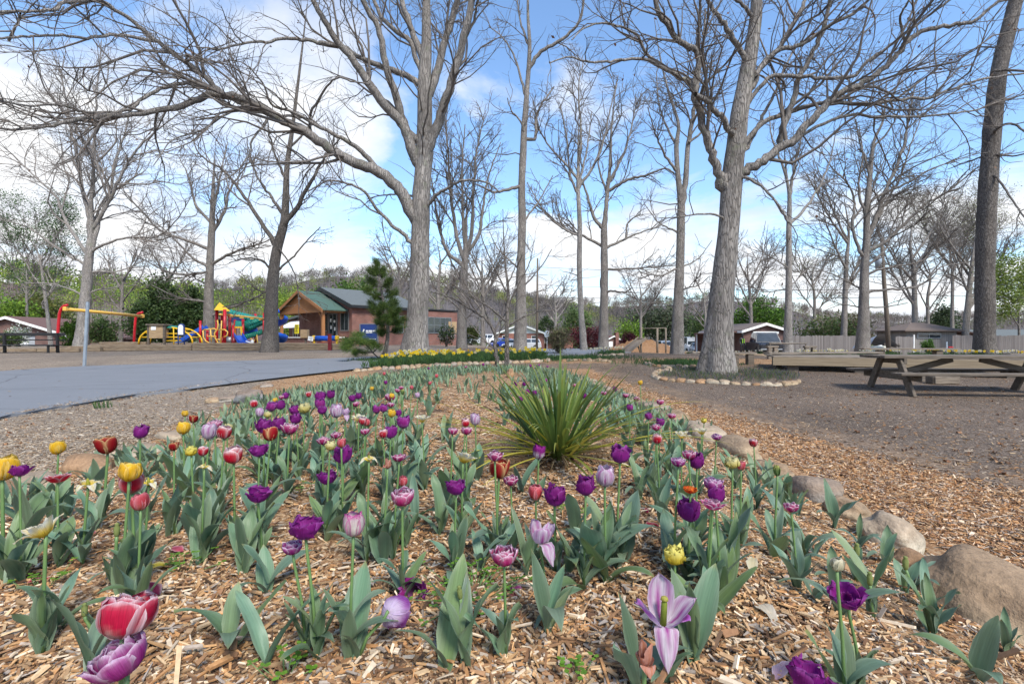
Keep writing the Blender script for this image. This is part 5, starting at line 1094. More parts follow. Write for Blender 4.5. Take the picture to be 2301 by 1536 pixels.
s = base(741, 26.3); p = MB(); p.box((0, 0, .42), (.17, .17, .95), bev=.015); MP = thing('bollard', 'squat maroon wooden bollard in front of the timber wall', 'bollard', tuple(s)); p.obj('post', M['maroon'], MP); p = MB(); p.box((0, 0, .92), (.2, .2, .04)); p.obj('cap', M['black'], MP)
s = base(779, 27); p = MB(); p.box((0, 0, .3), (.14, .14, .75), bev=.015); MP = thing('bollard', 'short blackened post at the end of the timber wall near the pine', 'bollard', tuple(s)); p.obj('post', M['black'], MP); p = MB(); p.box((0, 0, .70), (.18, .18, .05)); p.obj('cap', M['black'], MP)
# low details behind the bench
s = base(58, 40); o2 = thing('utility_box', 'pale utility box by the low brick house wall', 'utility box', (s.x, s.y, s.z-.1)); p = MB(); p.box((0, 0, .45), (.95, .6, .9), bev=.02); p.obj('body', M['white'], o2); p = MB(); p.box((0, -.02, .93), (1.02, .66, .06)); p.obj('lid', M['grey_metal'], o2)

# ------------------------------------------------------------ shrubs and evergreens
def bush(name, label, px, Y, w, h, cols, n, leaf, seed, cat='shrub', shape='ball', clumps=40, depth=1.0, stems=True, group=None, elong=1.6, z=0.0):
    r = np.random.default_rng(seed); s = base(px, Y); t = thing(name, label, cat, (s.x, s.y, s.z+z), 0, group)
    g = r.normal(0, 1, (clumps, 3)); g /= np.linalg.norm(g, axis=1, keepdims=True); g *= r.uniform(.45, 1, (clumps, 1))
    zz = (g[:, 2]*.5+.5)
    if shape == 'cone': k = 1.05-zz*.92; c = np.stack([g[:, 0]*w/2*k, g[:, 1]*w/2*depth*k, zz*h], 1)
    elif shape == 'column': k = np.clip(1.25-zz**3*1.0, .2, 1); c = np.stack([g[:, 0]*w/2*k, g[:, 1]*w/2*depth*k, zz*h], 1)
    else: c = np.stack([g[:, 0]*w/2, g[:, 1]*w/2*depth, h*(.12+.88*zz)], 1)
    i = r.integers(0, clumps, n); cs = r.uniform(.10, .22, clumps)*max(w, .5*h)
    p = c[i]+r.normal(0, .55, (n, 3))*cs[i][:, None]; p[:, 2] = np.clip(p[:, 2], .02, None)
    a = r.normal(0, 1, (n, 3)); a[:, 2] += .5; a /= np.linalg.norm(a, axis=1, keepdims=True); b_ = np.cross(a, r.normal(0, 1, (n, 3))); b_ /= np.linalg.norm(b_, axis=1, keepdims=True); q = leaf*r.uniform(.6, 1.4, (n, 1))
    V = np.stack([p, p+a*q*elong*.5+b_*q*.5, p+a*q*elong, p+a*q*elong*.5-b_*q*.5], 1)
    cc = np.array(cols)[r.integers(0, len(cols), n)]*r.uniform(.7, 1.3, (n, 1))*np.repeat(r.uniform(.75, 1.25, clumps)[i][:, None], 1, 1)
    mb = MB(); mb.add(V.reshape(-1, 3), [np.arange(4*n).reshape(-1, 4)], np.repeat(cc, 4, 0), smooth=False); mb.obj('foliage', M['leafcol'], t, col=True)
    if stems:
        m2 = MB()
        for k in range(min(9, clumps)):
            e = c[k*clumps//9 % clumps]; m2.tube([(r.normal(0, .05), r.normal(0, .05), -.1), (e[0]*.4, e[1]*.4, e[2]*.5), tuple(e)], [.02+.012*h, .012+.007*h, .006], 5)
        m2.obj('stem', M['twig'], t)
    return t
DKG = [(.045, .080, .024), (.065, .11, .03), (.034, .062, .022), (.085, .13, .04)]
BRG = [(.16, .27, .03), (.22, .34, .04), (.11, .20, .03)]
MIDG = [(.09, .14, .04), (.12, .18, .05), (.07, .11, .035)]
RED = [(.12, .025, .035), (.16, .035, .04), (.08, .02, .03)]
bush('evergreen_tree', 'big dark evergreen behind the yellow climber', 365, 44, 5.2, 6.0, DKG, 9000, .14, 61, 'tree', 'cone', 90)
bush('evergreen_tree', 'dark evergreen between the grey tree and the kiosk', 430, 46, 4.6, 5.2, DKG, 7000, .14, 62, 'tree', 'cone', 80)
bush('evergreen_tree', 'smaller dark evergreen near the red swing post', 318, 42, 3.2, 3.6, DKG, 4500, .13, 63, 'tree', 'cone', 60)
bush('arborvitae', 'small bright green arborvitae at the foot of the pale tree', 152, 33, .95, 1.75, [(.05, .11, .012), (.075, .15, .015), (.035, .08, .01)], 2600, .07, 64, 'shrub', 'column', 40)
bush('arborvitae', 'half-hidden arborvitae behind the pale tree trunk', 166, 34, .7, 1.9, [(.05, .11, .012), (.075, .15, .015)], 1500, .07, 65, 'shrub', 'column', 30)
bush('shrub', 'rounded olive green shrub between the swing posts', 225, 36, 2.3, 2.2, MIDG, 3200, .09, 66)
bush('shrub', 'white-flowering shrub against the low brick house', 42, 38, 1.5, 1.7, [(.7, .7, .66), (.5, .55, .45), (.1, .15, .06)], 1800, .07, 67)
bush('shrub', 'small leafy green shrub beside the white-flowering one', 20, 36, 1.2, 1.0, MIDG, 1200, .08, 68)
bush('green_tree', 'bright lime-leaved tree behind the low brick house', 18, 62, 6.0, 5.2, BRG, 5200, .22, 69, 'tree')
bush('green_tree', 'olive spring tree beyond the low brick house chimney side', 95, 70, 7.5, 6.6, [(.17, .19, .05), (.21, .21, .06), (.13, .17, .045)], 5200, .22, 70, 'tree')
bush('green_tree', 'fresh green tree rising behind the brick building roof', 800, 75, 7.5, 10.2, [(.10, .18, .035), (.14, .23, .045), (.07, .13, .03)], 7000, .24, 71, 'tree')
bush('green_tree', 'bright yellow-green tree between the dark trunk and the porch roof', 640, 88, 8.0, 8.6, [(.22, .32, .04), (.28, .38, .05), (.17, .26, .04)], 5200, .24, 72, 'tree')
bush('green_tree', 'vivid green leafy tree behind the gabled house and dark truck', 1700, 68, 7.2, 7.4, [(.11, .22, .03), (.15, .28, .04), (.08, .16, .025)], 8000, .2, 73, 'tree')
bush('green_tree', 'olive green tree left of the vivid one behind the parked cars', 1600, 75, 7.5, 5.6, MIDG, 5000, .22, 74, 'tree')
bush('green_tree', 'pale green tree between the two pale road trunks', 1290, 92, 6.5, 8.2, [(.12, .18, .06), (.15, .22, .07)], 4500, .24, 75, 'tree')
bush('green_tree', 'bright low tree behind the dark red shrub', 1415, 88, 5.4, 5.0, BRG, 3500, .22, 76, 'tree')
bush('evergreen_shrub', 'dark rounded evergreen beside the white-gabled house', 1230, 96, 3.6, 6.0, DKG, 3000, .18, 77)
bush('evergreen_shrub', 'rounded dark green bush left of the white SUV', 1060, 62, 2.6, 2.2, [(.07, .085, .02), (.05, .07, .018)], 2600, .12, 78)
bush('flowering_shrub', 'dark shrub dotted with white blooms at the brick wall', 1003, 41, 1.6, 1.7, DKG+[(.55, .5, .5)], 2200, .08, 79)
bush('maple_tree', 'spreading dark red japanese maple between two trunks', 1318, 72, 5.2, 3.6, RED, 5000, .14, 80, 'tree', depth=.8)
bush('red_shrub', 'round dark red shrub beside the tiny cottage', 1412, 70, 2.3, 2.9, RED, 2600, .12, 81)
bush('bare_shrub', 'brown twiggy shrub at the stone-edged bed near the stop sign', 1256, 21, .95, 1.05, [(.16, .13, .09), (.12, .10, .06), (.15, .16, .07)], 2600, .03, 82, elong=5)
bush('shrub', 'bright green shrub against the shed wall', 2085, 43, .95, 1.3, [(.08, .17, .03), (.11, .22, .04), (.05, .11, .025)], 1800, .07, 83)
bush('shrub', 'tall olive thicket behind the board fence', 1850, 60, 6.5, 4.4, MIDG+[(.14, .12, .06)], 5500, .16, 84)
bush('shrub', 'brownish thicket behind the fence near the utility pole', 1900, 64, 5.5, 4.6, [(.17, .14, .09), (.13, .11, .07), (.12, .13, .06)], 4500, .16, 85, elong=3)
bush('evergreen_tree', 'dark green pine tree far behind the shed roof', 2120, 75, 7, 6.8, [(.06, .09, .045), (.08, .11, .05)], 5000, .2, 86, 'tree', 'cone', 70)
bush('evergreen_tree', 'dark green tree line piece left of the tall twin-leader trunk', 1480, 120, 16, 10, [(.07, .10, .05), (.09, .12, .06), (.10, .10, .07)], 7000, .35, 87, 'tree', depth=.5)
# young pine at the road bend
s = base(852, 16.6); PN = thing('pine_tree', 'young bent pine with a trailing side branch at the road bend', 'pine', tuple(s)); o = PN.location; r = np.random.default_rng(90); YP = 16.6
def pp(px, py, dz=0): return at(px, py, YP+dz)-o
p = MB(); trunk = [pp(852, 812), pp(866, 790), pp(871, 760), pp(872, 730), pp(866, 700), pp(860, 670), pp(855, 640), pp(848, 612), pp(843, 596)]; p.tube(trunk, [.085, .075, .065, .055, .048, .042, .034, .022, .008], 9); p.obj('trunk', M['bark_dark'], PN)
brs = [[pp(855, 808), pp(838, 792, -.2), pp(822, 772, -.4), pp(800, 764, -.5), pp(772, 768, -.6)], [pp(838, 792, -.2), pp(815, 790, .1), pp(795, 792, .2)], [pp(825, 776, -.4), pp(812, 760, -.2), pp(800, 752)], [pp(812, 768, -.4), pp(790, 775, -.7), pp(775, 782, -.8)], [pp(838, 792, -.2), pp(850, 780, -.4), pp(838, 770, -.6)]]
for (x, y), ends in (((872, 730), ((845, 722, .3), (905, 722, -.2), (890, 712, .5))), ((869, 715), ((840, 700, -.4), (895, 698, -.5), (868, 718, -1))), ((864, 690), ((830, 684, .3), (890, 682, .2), (862, 690, -.9))), ((860, 668), ((826, 655, -.2), (886, 660, .3), (850, 668, .8))), ((856, 645), ((830, 632, .3), (876, 636, -.3))), ((851, 620), ((834, 608, -.1), (866, 612, .2), (845, 590, 0))), ((872, 745), ((900, 740, .4), (850, 748, -.5)))):
    for e in ends: brs.append([pp(x, y), pp((x+e[0])/2, (y+e[1])/2+2, e[2]*.5), pp(e[0], e[1]-3, e[2])])
q = MB()
for b_ in brs: q.tube(b_, np.linspace(.026, .008, len(b_)), 5)
q.obj('branch', M['bark_dark'], PN)
nv, nc = [], []
for bi, b_ in enumerate(brs):
    B_ = np.array([tuple(x) for x in b_]); m_ = 16 if bi else 22
    for k in range(m_):
        f = (.35+.65*k/(m_-1))*(len(B_)-1); i = min(int(f), len(B_)-2); c = B_[i]*(1-f+i)+B_[i+1]*(f-i)+r.normal(0, .06, 3); d = B_[i+1]-B_[i]; d /= np.linalg.norm(d)
        cnt = 62; g = r.normal(0, .75, (cnt, 3))+d*.9+np.array([0, 0, .35]); g /= np.linalg.norm(g, axis=1, keepdims=True); L = r.uniform(.13, .26, (cnt, 1)); st = c+r.normal(0, .035, (cnt, 3)); sd_ = np.cross(g, r.normal(0, 1, (cnt, 3))); sd_ /= np.linalg.norm(sd_, axis=1, keepdims=True)
        nv.append(np.stack([st-sd_*.004, st+sd_*.004, st+g*L], 1)); nc.append(np.repeat(np.array([(.085, .14, .03), (.12, .18, .035), (.055, .10, .025)])[r.integers(0, 3, cnt)]*(1.25 if bi < 5 else .85), 3, 0))
nv = np.concatenate(nv).reshape(-1, 3); mb = MB(); mb.add(nv, [np.arange(len(nv)).reshape(-1, 3)], np.concatenate(nc), smooth=False); mb.obj('foliage', M['leafcol'], PN, col=True)
# ------------------------------------------------------------ vehicles
def wheel(t, x, y, r, w=.2):
    p = MB(); p.lathe([(r*.62, -w/2), (r*.94, -w/2), (r, -w/2+.03), (r, w/2-.03), (r*.94, w/2), (r*.62, w/2)], 20, (x, y, r), axis=(0, 1, 0)); o = p.obj('wheel', M['rubber'], t)
    q = MB(); s = 1 if y > 0 else -1; q.lathe([(r*.61, -w*.42), (r*.6, w*.40), (r*.5, w*.44), (.07, w*.36), (.05, w*.46)], 16, (x, y, r), axis=(0, s, 0)); q.obj('rim', M['grey_metal'], o)
def car(name, label, cat, loc, rz, paint_m, L=4.6, W=1.85, H=1.65, kind='suv', group='vehicles parked across the road'):
    """front towards local +X"""
    t = thing(name, label, cat, loc, rz, group); h = L/2
    if kind == 'suv': low = [(-h, .42), (-h+.05, .95), (-h+.18, 1.02), (h-1.25, 1.02), (h-.25, .88), (h, .68), (h-.02, .32)]; gh = [(-h+.12, 1.0), (-h+.38, H-.06), (-h+.9, H), (.15, H), (.55, H-.08), (h-1.2, 1.0)]
    elif kind == 'pickup': low = [(-h, .55), (-h+.02, 1.08), (h-1.45, 1.12), (h-.15, 1.06), (h, .9), (h, .45)]; gh = [(-.75, 1.1), (-.62, H-.06), (-.4, H), (.75, H), (.95, H-.05), (h-1.35, 1.12)]
    elif kind == 'van': low = [(-h, .45), (-h, 1.2), (h-1.0, 1.2), (h-.1, 1.0), (h, .7), (h, .35)]; gh = [(-h+.02, 1.2), (-h+.06, H-.05), (-h+.2, H), (h-1.3, H), (h-1.05, H-.12), (h-.8, 1.18)]
    else: low = [(-h, .4), (-h+.04, .88), (-h+.3, .95), (h-1.3, .92), (h-.3, .78), (h, .6), (h-.02, .28)]; gh = [(-h+.35, .93), (-h+1.0, H-.06), (-.35, H), (.2, H), (.5, H-.07), (h-1.25, .92)]
    r = .36 if kind in ('suv', 'pickup', 'van') else .32; wx = (-h+.85, h-.85)
    bot = [(h-.02, low[-1][1]-.02)]
    for cx in wx[::-1]: bot += [(cx+(r+.07)*cos(a), r*.95+(r+.07)*sin(a)) for a in np.linspace(-.15, pi+.15, 9)]
    bot += [(-h, low[0][1]-.05)]
    prof = low+bot; ys = [-.5, -.47, -.40, .40, .47, .5]; ins = [.06, .015, 0, 0, .015, .06]; n = len(prof); mb = MB()
    pr = np.array(prof); V = []
    for y, k in zip(ys, ins):
        q = pr.copy(); q[:, 0] *= 1-k*.9; top = q[:, 1] > .55; q[top, 1] -= k*.6; V.append(np.stack([q[:, 0], np.full(n, y*W), q[:, 1]], 1))
    i = np.arange(n); Q = [np.stack([a*n+i, a*n+(i+1) % n, (a+1)*n+(i+1) % n, (a+1)*n+i], 1) for a in range(5)]
    mb.add(np.concatenate(V), Q+[i[None], (i+5*n)[::-1][None]], smooth=False); mb.obj('body', paint_m, t)
    g = np.array(gh); n = len(g); V = []
    for y, k in ((-.48, 0), (-.40, 1), (.40, 1), (.48, 0)):
        pass
    zb, zt = g[:, 1].min(), g[:, 1].max(); yw = W*(.48-.10*(g[:, 1]-zb)/(zt-zb)); V = np.concatenate([np.stack([g[:, 0], -yw, g[:, 1]], 1), np.stack([g[:, 0], yw, g[:, 1]], 1)]); i = np.arange(n)
    mb = MB(); mb.add(V, [np.stack([i, (i+1) % n, n+(i+1) % n, n+i], 1), i[::-1][None], (i+n)[None]], smooth=False); mb.obj('cabin', paint_m, t)
    # glass, a few millimetres proud
    def lerp(a, b_, k): return np.array(a)*(1-k)+np.array(b_)*k
    def pane(name, pts): 
        q = MB(); q.prism([Vector(p) for p in pts], Vector((0, 0, 0))+((Vector(pts[1])-Vector(pts[0])).cross(Vector(pts[2])-Vector(pts[0])).normalized()*.012)); q.obj(name, M['glass'], t)
    gy = lambda z: W*(.48-.10*(z-zb)/(zt-zb))
    z0_, z1_ = zb+.06, zt-.10
    def xat(z, front):
        s = [(gh[k], gh[k+1]) for k in (range(len(gh)-1))]
        s = s[::-1] if front else s
        for a, b_ in s:
            if min(a[1], b_[1]) <= z <= max(a[1], b_[1]) and abs(a[1]-b_[1]) > .01: return a[0]+(b_[0]-a[0])*(z-a[1])/(b_[1]-a[1])
        return 0
    f0, f1, b0, b1 = xat(z0_, True), xat(z1_, True), xat(z0_, False), xat(z1_, False)
    m0, m1 = (f0+b0)/2-.05, (f1+b1)/2
    for s in (-1, 1):
        for a0, a1, c0, c1 in ((b0+.12, b1+.12, m0-.04, m1-.04), (m0+.04, m1+.04, f0-.14, f1-.10)):
            if kind == 'van' and a0 < m0-.3: continue
            pt = [(a0, s*gy(z0_), z0_), (c0, s*gy(z0_), z0_), (c1, s*gy(z1_), z1_), (a1, s*gy(z1_), z1_)]
            pane('side_window', pt if s < 0 else pt[::-1])
    pane('windscreen', [(f0+.005, -gy(z0_)+.07, z0_), (f0+.005, gy(z0_)-.07, z0_), (f1+.005, gy(z1_)-.06, z1_), (f1+.005, -gy(z1_)+.06, z1_)])
    pane('rear_window', [(b0-.005, gy(z0_)-.08, z0_), (b0-.005, -gy(z0_)+.08, z0_), (b1-.005, -gy(z1_)+.08, z1_), (b1-.005, gy(z1_)-.08, z1_)])
    for x in wx:
        for s in (-1, 1): wheel(t, x, s*(W/2-.11), r)
    for s in (-1, 1):
        q = MB(); q.box((h-.13, s*W*.36, low[-2][1]+.02), (.14, .32, .13), bev=.03); q.obj('headlight', M['white'], t)
        q = MB(); q.box((-h+.06, s*W*.40, .82), (.1, .18, .2), bev=.03); q.obj('tail_light', M['red'], t)
        q = MB(); q.box((f0-.25, s*(W*.5+.08), z0_+.06), (.12, .18, .13), bev=.04); q.obj('mirror', paint_m, t)
    q = MB(); q.box((h-.0, 0, .58 if kind != 'pickup' else .84), (.06, W*.52, .2 if kind != 'pickup' else .34), bev=.02); q.obj('grille', M['black'], t)
    q = MB(); q.box((h-.02, 0, .36 if kind != 'pickup' else .5), (.12, W*.94, .16), bev=.04); q.obj('bumper', M['grey_metal'] if kind == 'pickup' else M['black'], t)
    return t
pw_, pbu, psi, pbk, pgr, plb = paint('white_paint_car', (.75, .76, .77)), paint('blue_paint', (.02, .05, .33)), paint('silver_paint', (.42, .44, .46)), paint('black_paint', (.015, .018, .026)), paint('steel_blue_paint', (.16, .20, .25)), paint('light_blue_paint', (.35, .45, .55))
def cl(px, Y): p = base(px, Y); return (p.x, p.y, p.z)
car('parked_suv', 'white SUV with dark bumper parked nose towards the brick building', 'car', cl(1083, 76), pi+.35, pw_)
car('parked_car', 'bright blue car parked beside the white SUV', 'car', cl(1128, 76), pi+.5, pbu, 4.4, 1.75, 1.5, 'sedan')
car('parked_car', 'silver grey car half hidden behind the straight grey trunk', 'car', cl(1156, 73), pi+.9, psi, 4.3, 1.75, 1.5, 'sedan')
car('parked_hatchback', 'pale silver hatchback right of the straight grey trunk', 'car', cl(1182, 70), pi+.15, psi, 4.3, 1.78, 1.62, 'suv')
car('parked_suv', 'dark grey car behind the white SUV', 'car', cl(1062, 86), pi+.2, pgr, 4.5, 1.8, 1.7)
car('parked_suv', 'white SUV seen end-on between the goal posts', 'car', cl(1493, 76), -pi/2+.15, pw_, 4.5, 1.85, 1.75)
car('box_truck', 'white light truck behind the twin-leader trunk', 'truck', cl(1541, 74), -pi/2+.2, pw_, 5.6, 2.0, 2.35, 'van')
car('parked_car', 'steel blue car facing the road beside the light truck', 'car', cl(1568, 68), -pi/2-.25, pgr, 4.4, 1.8, 1.45, 'sedan')
car('parked_car', 'silver-blue car half hidden by the pale oak', 'car', cl(1590, 66), -pi/2, plb, 4.4, 1.8, 1.45, 'sedan')
car('parked_car', 'pale blue car low beside the black-clad person', 'car', cl(1650, 54), -pi/2+.2, plb, 4.3, 1.75, 1.45, 'sedan')
car('pickup_truck', 'big dark blue-black pickup truck facing the road in front of the gabled house', 'truck', cl(1716, 43), -pi/2-.22, pbk, 5.6, 2.1, 1.95, 'pickup')
# person with lime stripes, seen from behind beside the truck
s = base(1668, 41.5); PE = thing('person', 'person in black clothes with lime green stripes standing beside the dark pickup', 'person', tuple(s), .2)
me = bpy.data.meshes.new('body'); J = [(0, 0, .92), (0, .02, 1.12), (0, .03, 1.32), (0, .0, 1.45), (0, -.02, 1.56), (0, -.03, 1.68), (-.10, 0, .86), (-.11, -.02, .47), (-.11, .02, .06), (-.11, -.12, .03), (.10, 0, .86), (.11, -.02, .47), (.12, .02, .06), (.12, -.12, .03), (-.17, .02, 1.38), (-.23, .03, 1.10), (-.22, -.10, .88), (-.21, -.13, .80), (.17, .02, 1.38), (.24, .02, 1.10), (.22, -.12, .90), (.21, -.15, .82)]
E_ = [(0, 1), (1, 2), (2, 3), (3, 4), (4, 5), (0, 6), (6, 7), (7, 8), (8, 9), (0, 10), (10, 11), (11, 12), (12, 13), (2, 14), (14, 15), (15, 16), (16, 17), (2, 18), (18, 19), (19, 20), (20, 21)]
R_ = [.15, .13, .15, .06, .085, .09, .095, .065, .045, .04, .095, .065, .045, .04, .06, .048, .036, .035, .06, .048, .036, .035]
me.from_pydata(J, E_, []); bo = link('body', me, PE); sk = bo.modifiers.new('skin', 'SKIN'); su = bo.modifiers.new('sub', 'SUBSURF'); su.levels = su.render_levels = 2
for i_, rr in enumerate(R_): me.skin_vertices[0].data[i_].radius = (rr, rr*.85)
me.skin_vertices[0].data[0].use_root = True
me.materials.append(M['black'])
p = MB(); p.lathe([(.02, 1.80), (.08, 1.775), (.10, 1.70), (.095, 1.62), (.05, 1.58)], 12, (0, -.02, 0)); p.obj('hair', M['rubber'], PE)
M['lime'] = simple('lime_stripe', (.45, .85, .05), (.38, .75, .04), .5)
for x in (-.075, .075): p = MB(); p.bar((x, -.135, .98), (x*1.1, -.125, 1.36), .05, .02, up=(1, 0, 0)); p.bar((x, .135, .98), (x*1.1, .16, 1.36), .05, .02, up=(1, 0, 0)); p.obj('stripe', M['lime'], PE)
# ------------------------------------------------------------ picnic table, deck, benches, rails
A0 = on(1962, 892); A1x = 2.0
def plank(p, c, size, rot=None): p.box(c, size, rot, bev=.008)
# picnic table: local X along its length
pa, pb_ = at(1990, 812, 9.25), at(2420, 822, 9.0)
cx_, cy_ = (pa.x+pb_.x)/2, (pa.y+pb_.y)/2+.28
TZ = gz(cx_, cy_); PT = thing('picnic_table', 'weathered grey wooden picnic table standing on the dark trodden ground', 'picnic table', (cx_, cy_, TZ), math.atan2(pb_.y-pa.y, pb_.x-pa.x)); Lt = 3.5; ht = .70
p = MB()
for k in range(5): plank(p, (0, -.30+k*.15, ht), (Lt, .14, .055))
p.obj('tabletop', M['wood_dark'], PT)
for s in (-1, 1):
    p = MB()
    for k in range(2): plank(p, (0, s*(.60+k*.145), .40), (Lt, .14, .05))
    p.obj('seat', M['wood_dark'], PT)
for x in (-Lt/2+.34, Lt/2-.34):
    for s in (-1, 1):
        p = MB(); p.bar((x, s*.62, -.04), (x, s*.24, ht-.02), .135, .06, bev=.006, up=(1, 0, 0)); p.obj('leg', M['wood_dark'], PT)
    p = MB(); p.box((x+.045, 0, .345), (.06, 1.62, .16), bev=.006); p.obj('seat_beam', M['wood_dark'], PT)
    p = MB(); p.box((x+.045, 0, ht-.07), (.06, .74, .12), bev=.006); p.obj('top_beam', M['wood_dark'], PT)
    p = MB(); p.bar((x+.06, 0, .34), (x*.18, 0, ht-.05), .05, .11, bev=.005); p.obj('brace', M['wood_dark'], PT)
# low timber deck behind it
d0, d1 = at(1738, 846, 13.6), at(2330, 876, 11.6); ang_ = math.atan2(d1.y-d0.y, d1.x-d0.x); Ld = (d1-d0).to_2d().length
DK = thing('deck', 'long low wooden deck with a tan fascia behind the picnic table', 'deck', (d0.x, d0.y, gz(d0.x, d0.y)), ang_)
p = MB()
for k in range(14): p.box((Ld/2, .07+k*.145, .385), (Ld, .135, .035), bev=.004)
p.obj('boards', M['wood_old'], DK)
p = MB(); p.box((Ld/2, -.02, .26), (Ld+.04, .04, .22), bev=.004); M['deck_board'] = simple('bleached_tan_board', (.27, .215, .145), (.18, .138, .09), .85, 2.5, bmp=.3, sc=(.6, 9, 9)); p.obj('fascia', M['deck_board'], DK)
for x in np.linspace(.5, Ld-.4, 4): p = MB(); p.box((x, .2, .1), (.25, .3, .36)); p.obj('support_block', M['wood_dark'], DK)
for x in (1.6, 2.9, 4.4, 5.8):
    pass
# plank benches round the deck
def plank_bench(label, pa, pb, h, legs=(.2, .8), w=.26):
    a, b_ = Vector(pa), Vector(pb); L = (b_-a).to_2d().length; t = thing('plank_bench', label, 'bench', (a.x, a.y, gz(a.x, a.y)), math.atan2(b_.y-a.y, b_.x-a.x))
    p = MB(); p.box((L/2, 0, h), (L, w, .05), bev=.006); p.obj('seat', M['wood_old'], t)
    for k in legs: p = MB(); p.box((L*k, 0, h/2-.05), (.2, .2, h+.02), bev=.01); p.obj('leg', M['wood_dark'], t)
plank_bench('narrow plank bench just right of the pale oak trunk', base(1642, 15.6), base(1697, 15.6), .37, (.15, .78))
plank_bench('long plank bench on square posts along the deck', base(1722, 14.4), base(1975, 15.0), .44, (.09, .5, .93), .3)
plank_bench('far plank bench behind the picnic table', base(1935, 15.8), base(2150, 15.6), .46, (.2, .8), .3)
plank_bench('plank seat at the east edge behind the picnic table', base(2262, 13.6), base(2420, 13.2), .45, (.1, .8), .3)
s = on(2100, 862); t = thing('timber_block', 'squared grey timber block lying below the picnic table seat', 'timber', tuple(s), .1); p = MB(); p.box((.2, 0, .09), (.62, .25, .18), bev=.015); p.obj('block', M['wood_old'], t); p = MB(); p.box((-.14, 0, .09), (.012, .2, .14)); p.obj('end_grain', M['wood_dark'], t)
# low rail of two posts and a cross bar, twice
def rail(label, px0, px1, Y, top, m='wood_old'):
    a, b_ = base(px0, Y), base(px1, Y); t = thing('rail', label, 'rail', tuple(a)); d = b_-a; h = at(px0, top, Y).z-a.z
    for q in (Vector(), d): p = MB(); p.box(q+Vector((0, 0, h/2)), (.14, .14, h+.1), bev=.012); p.obj('post', M[m], t)
    p = MB(); p.bar(Vector((-.1, 0, h+.04)), d+Vector((.1, 0, h+.04)), .16, .07, bev=.01); p.obj('top_bar', M[m], t)
rail('low wooden two-post rail in front of the dark pickup truck', 1729, 1742, 17.8, 781)
rail('low wooden rail left of the broad many-limbed tree', 1812, 1828, 19.0, 781)
s = base(1729, 17.8); t = thing('rail', 'thin metal bar linking the two low wooden rails', 'rail', tuple(s)); e_ = base(1812, 18.9)-s; hh = at(1729, 779, 17.8).z-s.z
p = MB(); p.tube([(0, 0, hh+.12), (e_.x, e_.y, hh+.12)], .03, 8); p.obj('bar', M['wood_old'], t)
for q in (.02, .98): p = MB(); p.tube([(e_.x*q, e_.y*q, hh+.02), (e_.x*q, e_.y*q, hh+.14)], .02, 6); p.obj('bracket', M['wood_old'], t)
# old slide and the mulch heap
s = base(1418, 25); OS = thing('slide', 'old weathered slide with a grey chute and splayed supports', 'slide', tuple(s)); o = OS.location
lo, hi = at(1400, 796, 24.0)-o, at(1443, 762, 26.0)-o; p = MB(); p.bar(lo, hi, .42, .05)
for q in (-.21, .21): u = (hi-lo).cross(Vector((0, 0, 1))).normalized()*q; p.bar(lo+u+Vector((0, 0, .06)), hi+u+Vector((0, 0, .06)), .04, .16)
p.obj('chute', M['wood_old'], OS)
for a, b_ in (((1440, 765), (1441, 796)), ((1432, 772), (1441, 797))): p = MB(); p.tube([at(*a, 25.9)-o, at(*b_, 25.6)-o], .045, 6); p.obj('support', M['wood_dark'], OS)
p = MB(); p.box(at(1443, 760, 26.1)-o, (.5, .4, .05)); p.obj('platform', M['wood_old'], OS)
p = MB(); p.tube([at(1404, 798, 24)-o+Vector((0, .02*k, 0)) for k in (-12, 12)], .1, 10); p.obj('foot_roller', M['rubber'], OS)
r = np.random.default_rng(5); s = base(1440, 31); u = np.linspace(0, 1, 14); a = np.linspace(0, 2*pi, 40, endpoint=False)
Rr = 1.9*u[:, None]*(1+.15*np.sin(3*a+1)[None]+.08*np.sin(7*a)[None]); Zz = .85*(1-u[:, None]**1.3)*(1+.12*r.normal(0, 1, (14, 40)))
G = np.stack([Rr*np.cos(a)*1.35, Rr*np.sin(a), Zz-.04], -1); t = thing('mulch_heap', 'heap of fresh orange mulch behind the old slide', 'mulch heap', tuple(s)); p = MB(); p.grid(G[::-1], closed=True); M['heap'] = simple('fresh_mulch', (.30, .17, .085), (.18, .095, .045), .95, 14, bmp=.7, which='World'); p.obj('heap_body', M['heap'], t)
# goal-like metal posts with a cross bar
s = base(1477, 26); GPo = thing('post_frame', 'tall thin wooden post frame with a wire across, beside the old slide', 'post frame', tuple(s)); o = GPo.location
for px, tp2, w in ((1477, 738, .06), (1496, 736, .045)): p = MB(); p.tube([at(px, 800, 26)-o, at(px, tp2, 26)-o], w, 7); p.obj('post', M['wood_old'], GPo)
p = MB(); p.tube([at(1440, 738, 26)-o, at(1478, 737, 26)-o, at(1496, 737, 26)-o], .022, 5); p.obj('cross_bar', M['wood_old'], GPo)
p = MB(); p.tube([at(1440, 800, 26)-o, at(1441, 735, 26)-o], .05, 7); p.obj('post', M['wood_old'], GPo)
